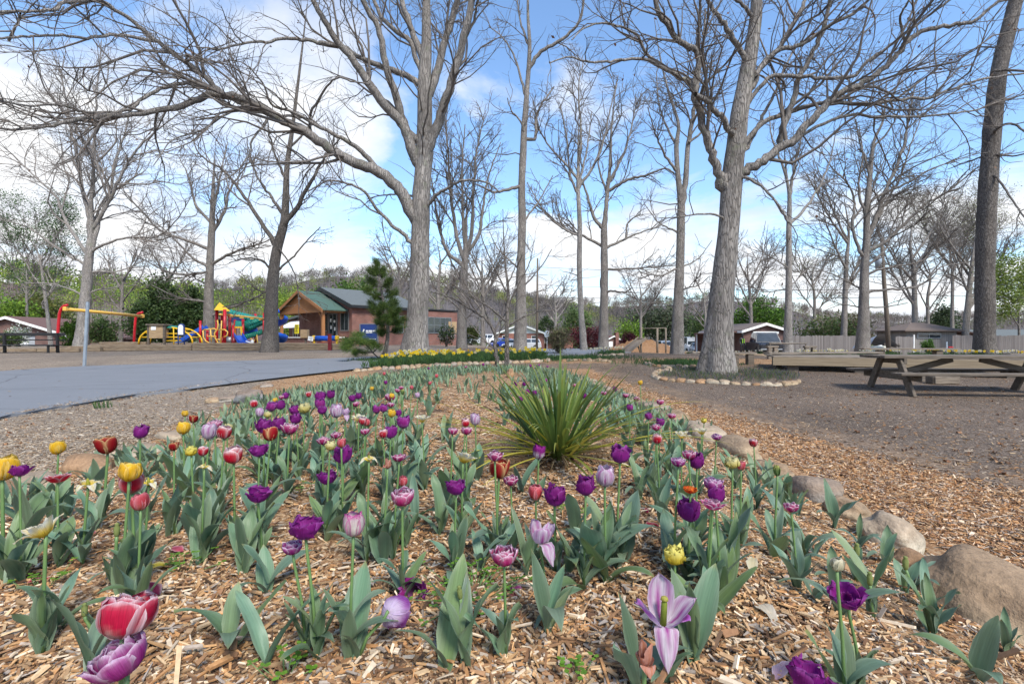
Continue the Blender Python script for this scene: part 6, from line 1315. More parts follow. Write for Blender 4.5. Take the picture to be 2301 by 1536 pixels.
# utility poles and their wires
def pole(label, pts, Y, r, arms=None):
    s = base(pts[0][0], Y); t = thing('utility_pole', label, 'pole', tuple(s)); o = t.location
    q = [at(a, b_, Y)-o for a, b_ in pts]; q[0].z = -.4; p = MB(); p.tube(q, r, 10); p.obj('shaft', M['wood_dark'], t)
    if arms:
        for (a, b_) in arms: p = MB(); p.bar(at(a[0], a[1], Y)-o, at(b_[0], b_[1], Y)-o, .09, .11); p.obj('cross_arm', M['wood_dark'], t)
    return t
pole('thin dark utility pole beside the pale hatchback', [(1206, 785), (1207, 700), (1208, 580)], 58, [.15, .13, .10])
pole('leaning dark utility pole before the shed', [(1998, 803), (1992, 700), (1987, 640), (1981, 536)], 38, [.17, .16, .14, .11])
s = base(1975, 38); t = thing('transformer', 'grey transformer can hung on the leaning utility pole', 'transformer', tuple(at(1974, 590, 37.8))); p = MB(); p.lathe([(.02, -.42), (.22, -.42), (.23, .3), (.2, .38), (.05, .42)], 14); p.obj('can', M['galv'], t); p = MB(); p.lathe([(.02, 0), (.05, .02), (.05, .12), (.02, .16)], 8, (.08, 0, .42)); p.obj('bushing', M['wood_old'], t)
def wire(label, pts, Y0, Y1, sag=3):
    n = 30; (a, b_), (c, d) = pts[0], pts[-1]; P = [at(a+(c-a)*k/(n-1), b_+(d-b_)*k/(n-1)+sag*4*(k/(n-1))*(1-k/(n-1)), Y0+(Y1-Y0)*k/(n-1)) for k in range(n)]
    p = MB(); p.tube(P, .018, 5); tag(p.obj('power_line', M['black']), label, 'wire', 'power lines strung across behind the trees')
wire('upper power line sagging across the sky behind the oaks', [(1208, 600), (1985, 622)], 58, 38, 4)
wire('lower power line crossing just above the car roofs', [(1208, 668), (1990, 668)], 58, 38, 3)
wire('lowest power line, running past the pale oak trunk', [(1208, 640), (1989, 650)], 58, 38, 5)
wire('power line running on right of the leaning pole', [(1985, 625), (2420, 640)], 38, 34, 6)
wire('second power line right of the leaning pole', [(1988, 655), (2420, 668)], 38, 34, 5)
# octagonal sign seen from behind
s = base(1229, 54); t = thing('road_sign', 'bare metal back of an octagonal road sign beside the brown twiggy shrub', 'sign', tuple(s), .2)
p = MB(); p.prism([(.32*cos(k*pi/4+pi/8), 0, 1.75+.42*sin(k*pi/4+pi/8)) for k in range(8)], (0, .02, 0)); p.obj('sign_plate', M['galv'], t)
p = MB(); p.box((0, -.03, .85), (.07, .04, 2.3)); p.obj('post', M['galv'], t)
# white prop pole seen by the young tree
s = base(1100, 46); t = thing('leaning_pole', 'pale pole leaning like a prop before the white SUV', 'pole', tuple(base(1090, 46))); o = t.location
p = MB(); p.tube([at(1090, 786, 46)-o, at(1110, 752, 46)-o], .06, 6); p.obj('shaft', M['white'], t); p = MB(); p.lathe([(.02, -.08), (.11, -.05), (.11, .05), (.02, .08)], 10, at(1110, 750, 46)-o); p.obj('knob', M['white'], t)
# tarp-covered heap and tank by the leaning pole
s = base(1978, 41); t = thing('tarp_shelter', 'grey tarp draped over a frame beside the leaning pole', 'tarp', tuple(s)); o = t.location
G = []
for i in range(9):
    v = i/8; row = []
    for j in range(19):
        u = j/18; x = -1.2+2.65*u; z = .75+.95*math.sin(pi*min(u*1.15, 1)**.8)*(1-.35*v)-.25*v+.05*math.sin(9*u+4*v); row.append((x, -.5+2.2*v, z))
    G.append(row)
p = MB(); p.grid(np.array(G)); M['tarp'] = simple('grey_tarp', (.42, .45, .50), (.26, .28, .32), .5, 2.5, bmp=.3); p.obj('tarp_sheet', M['tarp'], t)
for x in (-1.1, .1, 1.3): p = MB(); p.tube([(x, -.4, 0), (x, -.35, .95 if x else 1.6)], .04, 6); p.obj('pole', M['wood_dark'], t)
p = MB(); p.box((.25, .3, .35), (2.0, 1.2, .7), bev=.1); p.obj('covered_load', M['wood_dark'], t)
s = base(1978, 39); t = thing('water_tank', 'cream plastic tank under the grey tarp', 'tank', tuple(s)); p = MB(); p.lathe([(.3, -.02), (.62, 0), (.64, .1), (.64, .62), (.6, .68), (.1, .72)], 18, (0, 0, 0)); M['cream'] = simple('cream_plastic', (.60, .60, .50), (.48, .49, .42), .5, 3); p.obj('body', M['cream'], t); p = MB(); p.lathe([(.02, .70), (.13, .70), (.13, .77), (.02, .78)], 12); p.obj('lid', M['white'], t)
s = base(2128, 43); t = thing('mail_cart', 'small blue-grey and red yard cart by the shed wall', 'cart', tuple(s)); p = MB(); p.box((.3, 0, .62), (.4, .2, .1), bev=.02); p.obj('tray', M['red'], t); p = MB(); p.lathe([(.05, -.03), (.26, -.03), (.28, 0), (.26, .03), (.05, .03)], 16, (.45, 0, .28), axis=(0, 1, 0)); p.obj('wheel', M['black'], t); p = MB(); p.bar((0, 0, .1), (-.02, 0, 1.1), .12, .05); p.obj('handle', M['galv'], t)

# ------------------------------------------------------------ stones
def stone_mesh(seed, n=16, m=11, rough=.07):
    r = np.random.default_rng(seed); th = np.linspace(0, pi, m); ph = np.linspace(0, 2*pi, n, endpoint=False)
    T, P_ = np.meshgrid(th, ph, indexing='ij'); d = np.stack([np.sin(T)*np.cos(P_), np.sin(T)*np.sin(P_), np.cos(T)], -1)
    k = np.sign(d)*np.abs(d)**.8; R = 1+np.zeros(T.shape)
    for _ in range(7): f = r.normal(0, 1.7, 3); R += rough*np.sin(d@f*1.7+r.uniform(0, 6))
    V = k*R[..., None]*.5
    return V, r
TINTS = {'tan': (.42, .33, .22), 'cream': (.50, .44, .34), 'grey': (.34, .31, .27), 'rust': (.38, .235, .13), 'brown': (.34, .26, .17), 'slate': (.20, .22, .23)}
SN = [0]
def stone(name, label, loc, size, rz, tint, cat='stone', group=None, sink=.25, big=False):
    SN[0] += 1; V, r = stone_mesh(SN[0]*7+1, 40 if big else 16, 26 if big else 11, .05 if big else .07)
    V = V*np.array(size); z = V[..., 2:]; lo = -size[2]*(.5-sink); 
    c = np.array(TINTS[tint])*r.uniform(.85, 1.15)
    band = .5+.5*np.sin(V[..., 0:1]*9/size[0]+V[..., 2:3]*14/size[2]+SN[0]); col = c*(.85+.25*band)*(1+.0*z)
    dirty = np.clip((-z/size[2]-.05)*2.2, 0, .6); col = col*(1-dirty)+np.array((.24, .15, .09))*dirty
    mb = MB(); mb.grid(V[::-1], col=col, closed=True); o = mb.obj(name, M['stonecol'], col=True)
    o.location = (loc[0], loc[1], loc[2]+size[2]*(.5-sink)); o.rotation_euler = (0, 0, rz); return tag(o, label, cat, group)
ORD = ['first', 'second', 'third', 'fourth', 'fifth', 'sixth', 'seventh', 'eighth', 'ninth', 'tenth', 'eleventh', 'twelfth', 'thirteenth', 'fourteenth', 'fifteenth', 'sixteenth', 'seventeenth', 'eighteenth', 'nineteenth', 'twentieth', 'twenty-first', 'twenty-second', 'twenty-third', 'twenty-fourth', 'twenty-fifth', 'twenty-sixth', 'twenty-seventh', 'twenty-eighth', 'twenty-ninth', 'thirtieth', 'thirty-first', 'thirty-second', 'thirty-third', 'thirty-fourth', 'thirty-fifth', 'thirty-sixth']
# right-hand edge of the bed: pixel span of every stone (x0, y0, x1, y1, thickness in px, tint)
EDGE = [(2062, 1258, 2440, 1415, 142, 'brown'), (2018, 1240, 2082, 1275, 62, 'rust'), (1940, 1172, 2068, 1222, 78, 'cream'), (1862, 1128, 1950, 1160, 52, 'tan'), (1774, 1072, 1872, 1118, 62, 'grey'), (1730, 1050, 1784, 1066, 24, 'tan'), (1690, 1033, 1758, 1054, 30, 'brown'), (1630, 990, 1700, 1024, 40, 'tan'), (1598, 984, 1640, 998, 26, 'tan'), (1555, 955, 1605, 984, 36, 'cream'), (1520, 945, 1560, 962, 24, 'tan'), (1488, 925, 1528, 945, 26, 'tan'), (1440, 908, 1494, 928, 26, 'grey'), (1418, 898, 1450, 912, 18, 'tan'), (1395, 886, 1424, 898, 16, 'cream'), (1372, 876, 1398, 887, 14, 'tan'), (1350, 868, 1375, 877, 13, 'grey'), (1330, 858, 1352, 868, 12, 'tan'), (1310, 850, 1332, 858, 11, 'cream'), (1292, 843, 1311, 850, 10, 'tan')]
EL = ['huge brown boulder at the near end of the bed edging', 'small rusty stone wedged against the huge boulder', 'large cream slab-like stone next to the rusty one', 'smooth tan cobble between two larger edging stones', 'big rounded grey boulder beside tall tulip leaves']
for i, (x0, y0, x1, y1, th, tint) in enumerate(EDGE):
    a, b_ = on(x0, y0+th*.35), on(x1, y1+th*.35); c = (a+b_)/2; L = (b_-a).to_2d().length*(1.05 if i else 1.0); k = FPX/c.y; tz = th/k*1.05
    lab = EL[i] if i < len(EL) else f"{tint} edging stone, {ORD[i-1]} one along from the huge boulder on the path side"
    stone('boulder' if i in (0, 4) else 'edging_stone', lab, (c.x, c.y, gz(c.x+.2, c.y)-.02), (L, max(tz*1.25, L*.45) if i else .62, tz*1.25), math.atan2(b_.y-a.y, b_.x-a.x), tint, group=None if i in (0, 4) else 'stones edging the path side of the tulip bed', big=i < 5)
LEFT = [(-60, 1110, 90, 1112, 80, 'rust'), (60, 1072, 140, 1090, 44, 'cream'), (165, 1030, 258, 1045, 48, 'rust'), (252, 1012, 316, 1022, 24, 'cream'), (318, 1000, 362, 1008, 18, 'cream'), (378, 972, 420, 980, 18, 'cream'), (425, 958, 462, 964, 14, 'tan'), (492, 938, 530, 944, 14, 'grey'), (545, 918, 580, 922, 12, 'tan'), (610, 896, 650, 900, 14, 'tan'), (655, 884, 700, 888, 14, 'cream'), (705, 876, 740, 880, 12, 'tan'), (795, 858, 845, 862, 13, 'cream'), (848, 850, 880, 853, 9, 'tan'), (880, 838, 925, 842, 12, 'cream'), (940, 832, 975, 834, 9, 'tan')]
for i, (x0, y0, x1, y1, th, tint) in enumerate(LEFT):
    a, b_ = on(x0, y0+th*.3), on(x1, y1+th*.3); c = (a+b_)/2; L = (b_-a).to_2d().length*1.05; k = FPX/c.y; tz = th/k*1.05
    L = min(L, .62 if i < 4 else .5)
    stone('edging_stone', f"{tint} stone on the gravel side of the bed, {ORD[i]} from the near end", (c.x-.05, c.y, gz(c.x-.25, c.y)-.02), (L, max(tz*1.3, L*.5), tz*1.3), math.atan2(b_.y-a.y, b_.x-a.x), tint, group='stones edging the gravel side of the tulip bed', big=i < 4)
for lab, px, py, w, th, tint in (('dark blue-grey slate rock lying between the road and the bed', 562, 905, 62, 34, 'slate'), ('flat grey stone beside the slate rock', 520, 900, 60, 14, 'grey'), ('small brown stone near the road edge', 480, 903, 36, 14, 'brown'), ('orange stone at the foot of the young tree', 1147, 848, 16, 22, 'rust'), ('low grey stone left of the slate rock by the road edge', 600, 868, 24, 8, 'grey')):
    c = on(px, py); k = FPX/c.y; stone('rock', lab, (c.x, c.y, c.z-.01), (w/k, w/k*.8, th/k*1.25), .3, tint, big=True)
def stone_row(pts, n, th, label, group, tints=('cream', 'tan', 'cream', 'grey', 'tan', 'rust'), seed=1, thick=1.0):
    r = random.Random(seed); P = [on(*p) for p in pts]; s = [0]
    for i in range(1, len(P)): s.append(s[-1]+(P[i]-P[i-1]).to_2d().length)
    u = [s[-1]*k/n for k in range(n+1)]; u = [u[0]]+[x+r.uniform(-.16, .16)*s[-1]/n for x in u[1:-1]]+[u[-1]]
    def ev(t):
        i = max(j for j in range(len(s)-1) if s[j] <= t+1e-9); w = (t-s[i])/(s[i+1]-s[i]); return P[i].lerp(P[i+1], w)
    for k in range(n):
        a, b_ = ev(u[k]), ev(u[k+1]); c = (a+b_)/2; L = (b_-a).to_2d().length; q = FPX/c.y; tint = r.choice(tints); tz = th/q*r.uniform(.8, 1.25)
        stone('edging_stone', label(k, tint), (c.x, c.y, gz(c.x, c.y)-.015), (L*1.03, max(tz*1.2, L*.5)*thick, tz*1.3), math.atan2(b_.y-a.y, b_.x-a.x)+r.uniform(-.15, .15), tint, group=group)
stone_row([(795, 835), (850, 830), (920, 827), (990, 822), (1060, 818), (1140, 816), (1200, 814), (1235, 810)], 34, 7.5, lambda k, t: f"{t} stone below the daffodils, {ORD[k]} from the road end", 'stones edging the daffodil bed', seed=3)
stone_row([(1508, 833), (1480, 838), (1466, 846), (1478, 853), (1510, 857), (1560, 860), (1620, 862), (1680, 865), (1740, 867), (1785, 864), (1795, 858)], 26, 9.5, lambda k, t: f"{t} stone in the pale oak's ring, {ORD[k]} from its west tip", 'stones ringing the pale oak', seed=4)
stone_row([(1262, 812), (1300, 810), (1340, 812), (1375, 814)], 10, 7, lambda k, t: f"{t} stone under the brown twiggy shrub, {ORD[k]} from the west", 'stones edging the shrub bed', seed=5)
stone_row([(1448, 818), (1475, 824), (1510, 825), (1550, 826), (1580, 828)], 11, 7, lambda k, t: f"{t} stone round the twin-leader trunk, {ORD[k]} from the west", 'stones round the twin-leader tree', seed=6)
stone_row([(1345, 800), (1400, 797)], 6, 5, lambda k, t: f"pale {t} stone leading to the old slide's foot, {ORD[k]} one", 'stones by the old slide', seed=7)
stone_row([(1500, 792), (1560, 794), (1640, 797), (1720, 799), (1800, 800), (1880, 799)], 26, 5, lambda k, t: f"{t} stone below the white narcissus strip, {ORD[k]} from the west", 'stones edging the white narcissus strip', seed=8)
stone_row([(2030, 802), (2080, 806), (2160, 808), (2240, 810), (2330, 812)], 16, 6, lambda k, t: f"{t} stone below the fence flowers, {ORD[k]} from the shed", 'stones edging the fence flower strip', seed=9)
# ------------------------------------------------------------ tulips
def lerp3(a, b_, k): return np.asarray(a)*(1-k)[..., None]+np.asarray(b_)*k[..., None]
def petal(mb, ang, R, H, W, opn, rng, colf, rag=0.0, tip=.9, nt_=9, ns=7, lean=0.0, z0=0.0, rin=1.0, droop=0.0, pinch=.16):
    t = np.linspace(0, 1, nt_)[:, None]; s = np.linspace(-1, 1, ns)[None]
    r = R*rin*np.interp(t, [0, .1, .25, .45, .65, .85, 1], [.10, .48, .82, 1.0, 1.0, .93, .82])+opn*R*1.6*t**1.8
    z = z0+H*(np.interp(t, [0, .1, .25, .5, .8, 1], [0, .05, .2, .5, .83, 1.0])-opn*.42*t**2-droop*t**2*1.1)
    w = W*np.interp(t, [0, .12, .3, .55, .78, .92, 1], [.22, .55, .88, 1.0, .85, .5, .06*(2-tip)])
    rr = r*(1-pinch*s**2*(1-.5*opn)); y = s*w; ph = y/np.maximum(r, R*.35)
    x = rr*np.cos(ph*.9); y = rr*np.sin(ph*.9)*.25+.75*y*np.ones_like(x)
    e = np.maximum(np.abs(s), t**3*np.ones_like(s)); wob = rng.normal(0, 1, (nt_, ns))
    k = (e > .92) & (t > .35)
    x = x+wob*R*(.03+rag*k*.16); zz = z+0*s+np.where(k, rng.normal(0, 1, (nt_, ns))*H*rag*.09, 0)+.02*H*wob
    y = y+np.where(k, rng.normal(0, 1, (nt_, ns))*W*rag*.12, 0)
    c, sn = math.cos(ang), math.sin(ang); V = np.stack([x*c-y*sn, x*sn+y*c, zz], -1)
    T, S = np.broadcast_to(t, V.shape[:2]), np.broadcast_to(s, V.shape[:2])
    col = np.clip(colf(T, S, rng)*rng.uniform(.9, 1.1), 0, 1); mb.grid(V, col=col)
def edge(S, T, p=3.0, q=7): return np.clip(np.maximum(np.abs(S)**p, T**q), 0, 1)
def streak(S, T, rng, n=5): return .5+.5*np.sin(S*n*2+rng.uniform(0, 6)+T*1.3)
PURP, PDK, PLT = (.30, .024, .27), (.19, .009, .145), (.50, .16, .54)
def c_purple(T, S, r): return lerp3(lerp3(PLT, PURP, ss(.0, .35, T)), lerp3(PDK, PLT, edge(S, T, 5, 12)*.5), ss(.4, .9, T)*.75)
def c_plum(T, S, r): return lerp3(lerp3((.50, .20, .48), (.34, .025, .24), ss(.05, .5, T)), (.40, .14, .44), edge(S, T, 5, 12)*.7)
def c_double(T, S, r): return lerp3(lerp3((.55, .025, .20), (.42, .008, .13), streak(S, T, r)), (.84, .70, .78), np.clip(edge(S, T, 4.6, 9)*1.05+.14*streak(S, T, r, 4)*T, 0, 1)*.95)
def c_doublepurp(T, S, r): return lerp3((.36, .018, .23), (.80, .66, .80), np.clip(edge(S, T, 4.6, 9)*1.05+.16*streak(S, T, r, 4)*T, 0, 1)*.92)
def c_red(T, S, r): return lerp3((.36, .008, .015), (.74, .52, .24), np.clip(edge(S, T, 6, 14), 0, 1)*.9)
def c_redwhite(T, S, r): return lerp3(lerp3((.70, .45, .40), (.58, .012, .035), ss(0, .25, T)), (.84, .76, .76), np.clip(ss(.62, 1.0, T)*.85*(.5+.5*streak(S, T, r, 3))+edge(S, T, 5, 11)*.55, 0, 1))
def c_yellow(T, S, r): return lerp3((.86, .52, .015), (.86, .78, .38), np.clip((1-np.abs(S)*1.6)*ss(.9, .1, T)*.8+edge(S, T, 8, 16)*.5, 0, 1))
def c_lilac(T, S, r): return lerp3((.78, .72, .78), (.44, .045, .34), np.clip(np.exp(-(S/.22)**2)*ss(1, .25, T)+.7*np.exp(-((np.abs(S)-.72)/.16)**2)*ss(.1, .5, T)+.25*streak(S, T, r, 6)*T, 0, 1))
def c_lilac2(T, S, r): return lerp3(lerp3((.72, .60, .76), (.36, .07, .40), ss(.15, .6, T)), (.62, .45, .70), edge(S, T, 4, 9)*.6)
def c_pale(T, S, r): return lerp3((.82, .60, .06), (.80, .78, .66), ss(.18, .62, T)*(.55+.45*ss(.1, .6, np.abs(S))))
def c_fringe(T, S, r): return lerp3((.80, .62, .05), (.86, .78, .22), ss(.3, 1, T))
def c_cream(T, S, r): return lerp3((.72, .62, .18), (.82, .76, .42), ss(.3, 1, T))
def c_orange(T, S, r): return lerp3((.72, .07, .015), (.80, .30, .05), edge(S, T, 3, 6))
def c_coral(T, S, r): return lerp3(lerp3((.62, .16, .08), (.62, .06, .08), ss(.1, .5, T)), (.76, .32, .36), edge(S, T, 3, 6)*.8)
def c_pinkwhite(T, S, r): return lerp3((.80, .76, .70), (.52, .05, .30), np.clip(edge(S, T, 5, 5)*.8+ss(.7, 1, T)*.5*streak(S, T, r, 4), 0, 1))
def c_purpwhite(T, S, r): return lerp3((.80, .76, .76), (.28, .02, .22), np.clip(ss(.35, .65, T)+edge(S, T, 4, 12), 0, 1))
def c_wilt(T, S, r): return lerp3((.55, .20, .10), (.62, .36, .30), streak(S, T, r, 4))
# kind: layers of (petals, radius, height, width, openness, start angle), colour, ragged edge, natural width
def flower_mesh(kind, seed):
    r = np.random.default_rng(seed); mb = MB()
    def ring(n, R, H, W, o, a0, col, rag=0., jit=.1, pinch=.16, droop=0., z0=0., rin=1.):
        for k in range(n): petal(mb, a0+2*pi*k/n+r.normal(0, .08), R, H*r.uniform(.93, 1.07), W, max(0, o+r.normal(0, jit)), r, col, rag, rin=rin, pinch=pinch, droop=max(0, droop+r.normal(0, .05)), z0=z0)
    if kind in ('purple', 'plum'):
        c = c_purple if kind == 'purple' else c_plum
        ring(3, .030, .062, .034, .10, .3, c, .75, .08); ring(3, .027, .064, .032, .05, 1.35, c, .75, .06); ring(3, .016, .055, .022, .06, .9, c, .9, .06)
    elif kind == 'purple_open': ring(3, .030, .058, .036, .42, .3, c_purple, .8, .12); ring(3, .027, .060, .033, .30, 1.35, c_purple, .8, .1); ring(3, .013, .035, .018, .2, .8, c_purple, .8)
    elif kind == 'purple_nod': ring(6, .030, .060, .036, .75, .3, c_plum, .9, .12); ring(4, .016, .04, .020, .5, .7, lambda T, S, r: lerp3((.06, .02, .06), (.30, .10, .30), T), .5)
    elif kind in ('double', 'doublepurp'):
        c = c_double if kind == 'double' else c_doublepurp
        ring(6, .032, .050, .026, .24, .3, c, .12, .1); ring(6, .025, .052, .022, .14, .8, c, .15, .1); ring(5, .017, .050, .018, .12, .2, c, .2, .1); ring(4, .009, .046, .014, .1, .9, c, .2, .08)
    elif kind == 'double_open': ring(6, .032, .046, .025, .55, .3, c_double, .15, .15); ring(6, .025, .046, .022, .35, .8, c_double, .2, .1); ring(5, .016, .044, .018, .2, .2, c_double, .2, .1)
    elif kind == 'red': ring(3, .028, .060, .031, .14, .3, c_red, .02, .05); ring(3, .025, .062, .029, .10, 1.35, c_red, .02, .05)
    elif kind == 'redwhite': ring(3, .028, .058, .032, .06, .3, c_redwhite, .08, .04); ring(3, .025, .060, .030, .04, 1.35, c_redwhite, .08, .03); ring(3, .016, .052, .022, .05, .8, c_redwhite, .1)
    elif kind == 'red_open': ring(4, .030, .052, .030, .75, .1, c_redwhite, .08, .12); ring(4, .024, .052, .028, .5, .9, c_redwhite, .08, .1); ring(3, .014, .042, .02, .2, .5, c_redwhite, .1)
    elif kind == 'peony_red': ring(4, .032, .056, .038, .12, .3, c_redpeony, .04, .05); ring(4, .027, .060, .034, .10, 1.0, c_redpeony, .05, .05); ring(4, .018, .058, .026, .08, .4, c_redpeony, .06); ring(3, .010, .05, .018, .1, .9, c_redpeony, .06)
    elif kind == 'yellow': ring(3, .028, .058, .035, .0, .3, c_yellow, .03, .02); ring(3, .025, .060, .033, .0, 1.35, c_yellow, .03, .02)
    elif kind == 'lilac': ring(3, .028, .066, .034, .02, .3, c_lilac, .03, .03); ring(3, .025, .068, .032, .0, 1.35, c_lilac, .03, .02)
    elif kind == 'lilac_open': ring(3, .028, .066, .030, .30, .5, c_lilac, .03, .12); ring(2, .025, .068, .030, .12, 2.6, c_lilac, .03, .05); petal(mb, -.9, .03, .060, .026, .7, r, c_lilac, .02, droop=1.35)
    elif kind == 'lilac_splay':
        petal(mb, 1.7, .026, .085, .030, .12, r, c_lilac, .03); petal(mb, 3.3, .028, .06, .030, .75, r, c_lilac2, .05); petal(mb, .1, .028, .075, .028, .85, r, c_lilac, .03); petal(mb, -.5, .028, .06, .026, .55, r, c_lilac2, .03, droop=.35); petal(mb, -1.6, .022, .06, .024, .75, r, c_lilac, .03, droop=1.5)
        mb.tube([(0, 0, 0), (0, 0, .04), (.001, 0, .045)], [.006, .0055, .003], 7, col=(.30, .38, .06)); mb.lathe([(.002, 0), (.0075, .002), (.006, .007), (.002, .009)], 8, (0, 0, .043), col=(.55, .52, .12))
    elif kind == 'lilac_nod': ring(3, .030, .056, .038, .28, .3, c_lilac2, .25, .08); ring(3, .026, .058, .036, .18, 1.35, c_lilac2, .3, .06)
    elif kind == 'pale': ring(6, .020, .060, .017, .95, .3, c_pale, .12, .16, droop=.05); ring(5, .014, .050, .014, .45, .6, c_pale, .15, .15); mb.lathe([(.004, .004), (.006, .012), (.004, .026), (.001, .03)], 7, col=(.66, .48, .05))
    elif kind == 'pale_droop': ring(5, .018, .060, .014, .9, .2, c_pale, .15, .25, droop=.6); mb.lathe([(.004, .0), (.006, .01), (.003, .028), (.001, .03)], 7, col=(.5, .5, .08))
    elif kind in ('fringe', 'cream'):
        c = c_fringe if kind == 'fringe' else c_cream
        ring(4, .028, .050, .032, .10, .3, c, .95, .06); ring(4, .023, .054, .028, .08, .9, c, 1.0, .06); ring(4, .013, .052, .02, .1, .4, c, 1.0)
    elif kind == 'orange': ring(6, .028, .036, .024, .35, .3, c_orange, .25, .1); ring(5, .02, .038, .02, .2, .7, c_orange, .3, .1); ring(4, .01, .036, .014, .15, .2, c_orange, .3)
    elif kind == 'coral': ring(3, .026, .060, .033, .0, .3, c_coral, .05, .03); ring(3, .023, .060, .030, .02, 1.35, c_coral, .05, .03)
    elif kind == 'pinkwhite': ring(3, .026, .062, .032, .02, .3, c_pinkwhite, .12, .03); ring(3, .023, .064, .030, .02, 1.35, c_pinkwhite, .15, .03)
    elif kind == 'purpwhite': ring(3, .026, .060, .033, .05, .3, c_purpwhite, .5, .03); ring(3, .023, .062, .030, .03, 1.35, c_purpwhite, .5, .03)
    elif kind == 'wilt': ring(4, .020, .060, .022, .35, .3, c_wilt, .3, .3, droop=.6); ring(2, .016, .06, .024, .1, 1.2, c_wilt, .3)
    elif kind == 'bud': ring(3, .011, .042, .017, .0, .3, lambda T, S, r: lerp3((.16, .26, .08), (.55, .52, .16), ss(.5, 1, T)), .02, .0, rin=.9); ring(3, .010, .043, .016, .0, 1.3, lambda T, S, r: lerp3((.15, .24, .08), (.5, .5, .14), ss(.5, 1, T)), .02, .0)
    elif kind == 'whitebud': ring(3, .014, .036, .021, .0, .3, lambda T, S, r: lerp3((.45, .46, .28), (.78, .72, .55), T), .15, .0); ring(3, .012, .037, .02, .0, 1.3, lambda T, S, r: lerp3((.45, .46, .28), (.78, .72, .55), T), .15, .0)
    elif kind == 'pod': mb.lathe([(.003, 0), (.0065, .008), (.007, .026), (.004, .032), (.006, .035), (.001, .038)], 8, col=(.34, .40, .14))
    me = mb.mesh('flower_head', M['petal'], True); v = np.concatenate(mb.v); return me, float(np.ptp(v[:, 0])*.5+np.ptp(v[:, 1])*.5), float(v[:, 2].max())
def c_redpeony(T, S, r): return lerp3(lerp3((.74, .58, .50), (.55, .012, .06), ss(0, .35, T+.12*np.sin(S*5))), (.80, .62, .66), np.clip(edge(S, T, 7, 16), 0, 1))
FM = {}
def get_flower(kind, i):
    k = (kind, i % 4)
    if k not in FM: FM[k] = flower_mesh(kind, len(FM)*13+5)
    return FM[k]
# leaves: pointed, keeled, blue-green straps
def leaf_rows(L, W, a0, bend, fold, wav, rng, n=11, m=5):
    t = np.linspace(0, 1, n); a = a0+bend*t**1.6; dx, dz = np.sin(a), np.cos(a)
    x = np.concatenate([[0], np.cumsum((dx[:-1]+dx[1:])/2)])*L/(n-1); z = np.concatenate([[0], np.cumsum((dz[:-1]+dz[1:])/2)])*L/(n-1)
    w = W*.5*np.interp(t, [0, .08, .3, .55, .8, .93, 1], [.42, .55, .95, 1.0, .66, .3, .03]); s = np.linspace(-1, 1, m)
    f = fold*np.interp(t, [0, .2, .6, 1], [1.6, 1.0, .5, .35])
    y = w[:, None]*s[None]*np.cos(np.minimum(f, 1.3))[:, None]; up = w[:, None]*np.abs(s)[None]*np.sin(np.minimum(f, 1.3))[:, None]+wav*W*np.sin(t*9+rng.uniform(0, 6))[:, None]*(s[None]**2)*np.sign(s)[None]
    tw = rng.normal(0, .35)*t[:, None]; y = y*np.cos(tw); 
    return np.stack([x[:, None]-up*np.cos(a)[:, None]*1.0, y+0*x[:, None], z[:, None]+up*np.sin(a)[:, None]], -1), t, s
LG = np.array([(.130, .230, .150), (.155, .255, .158), (.108, .200, .138), (.170, .262, .130)])
def leaf_col(t, s, rng):
    c = LG[rng.integers(0, 4)]*rng.uniform(.85, 1.35)*np.array([rng.uniform(.92, 1.2), 1, rng.uniform(.8, 1.08)]); e = (np.abs(s)[None]**6)*np.ones((len(t), 1)); v = .93+.07*np.cos(s*9)[None]*np.ones((len(t), 1))
    col = c*v[..., None]; col = col*(1-.45*e[..., None])+np.array((.30, .38, .26))*.45*e[..., None]
    tipy = ss(.9, 1, t)[:, None, None]*rng.uniform(0, .7); return col*(1-tipy)+np.array((.30, .26, .07))*tipy
LM = []
rl = np.random.default_rng(77)
for i in range(30):
    a0, bend = rl.uniform(.08, .58), (rl.uniform(.1, .7) if i % 3 else rl.uniform(.8, 1.7)); mb = MB()
    P, t_, s_ = leaf_rows(.23, rl.uniform(.036, .068), a0, bend, rl.uniform(.25, .7), rl.uniform(0, .16), rl); mb.grid(P, col=leaf_col(t_, s_, rl)); LM.append(mb.mesh('leaf', M['blade'], True))
rt = random.Random(21)
def add_leaves(t, n, size, parts=True, lay=0.0):
    a = rt.uniform(0, 6.28)
    if parts:
        for k in range(n):
            o = link('leaf', rt.choice(LM), t); s_ = size*rt.uniform(.75, 1.15)*(1 if k < 3 else .75); o.scale = (s_, s_*rt.uniform(.9, 1.3), s_); o.rotation_euler = (rt.uniform(-.1, .1), lay+rt.uniform(-.08, .15), a+k*2.4+rt.uniform(-.4, .4)); o.location = (0, 0, -.012+.018*k*size)
def leaf_clump_mesh(n, size, seed):
    r = np.random.default_rng(seed); mb = MB()
    for k in range(n):
        P, t_, s_ = leaf_rows(.23*size*r.uniform(.7, 1.1), r.uniform(.035, .06)*size, r.uniform(.05, .5), r.uniform(.1, 1.3), r.uniform(.25, .7), r.uniform(0, .14), r, 7, 3)
        a = r.uniform(0, 6.28); c, s = math.cos(a), math.sin(a); X, Yv = P[..., 0]*c-P[..., 1]*s, P[..., 0]*s+P[..., 1]*c; mb.grid(np.stack([X+r.normal(0, .012), Yv+r.normal(0, .012), P[..., 2]], -1), col=leaf_col(t_, s_, r))
    return mb
CLUMPS = [leaf_clump_mesh(5, 1.0, 300+i).mesh('leaves', M['blade'], True) for i in range(9)]
M['stem'] = simple('tulip_stem', (.13, .22, .07), (.09, .165, .06), .5, 20)
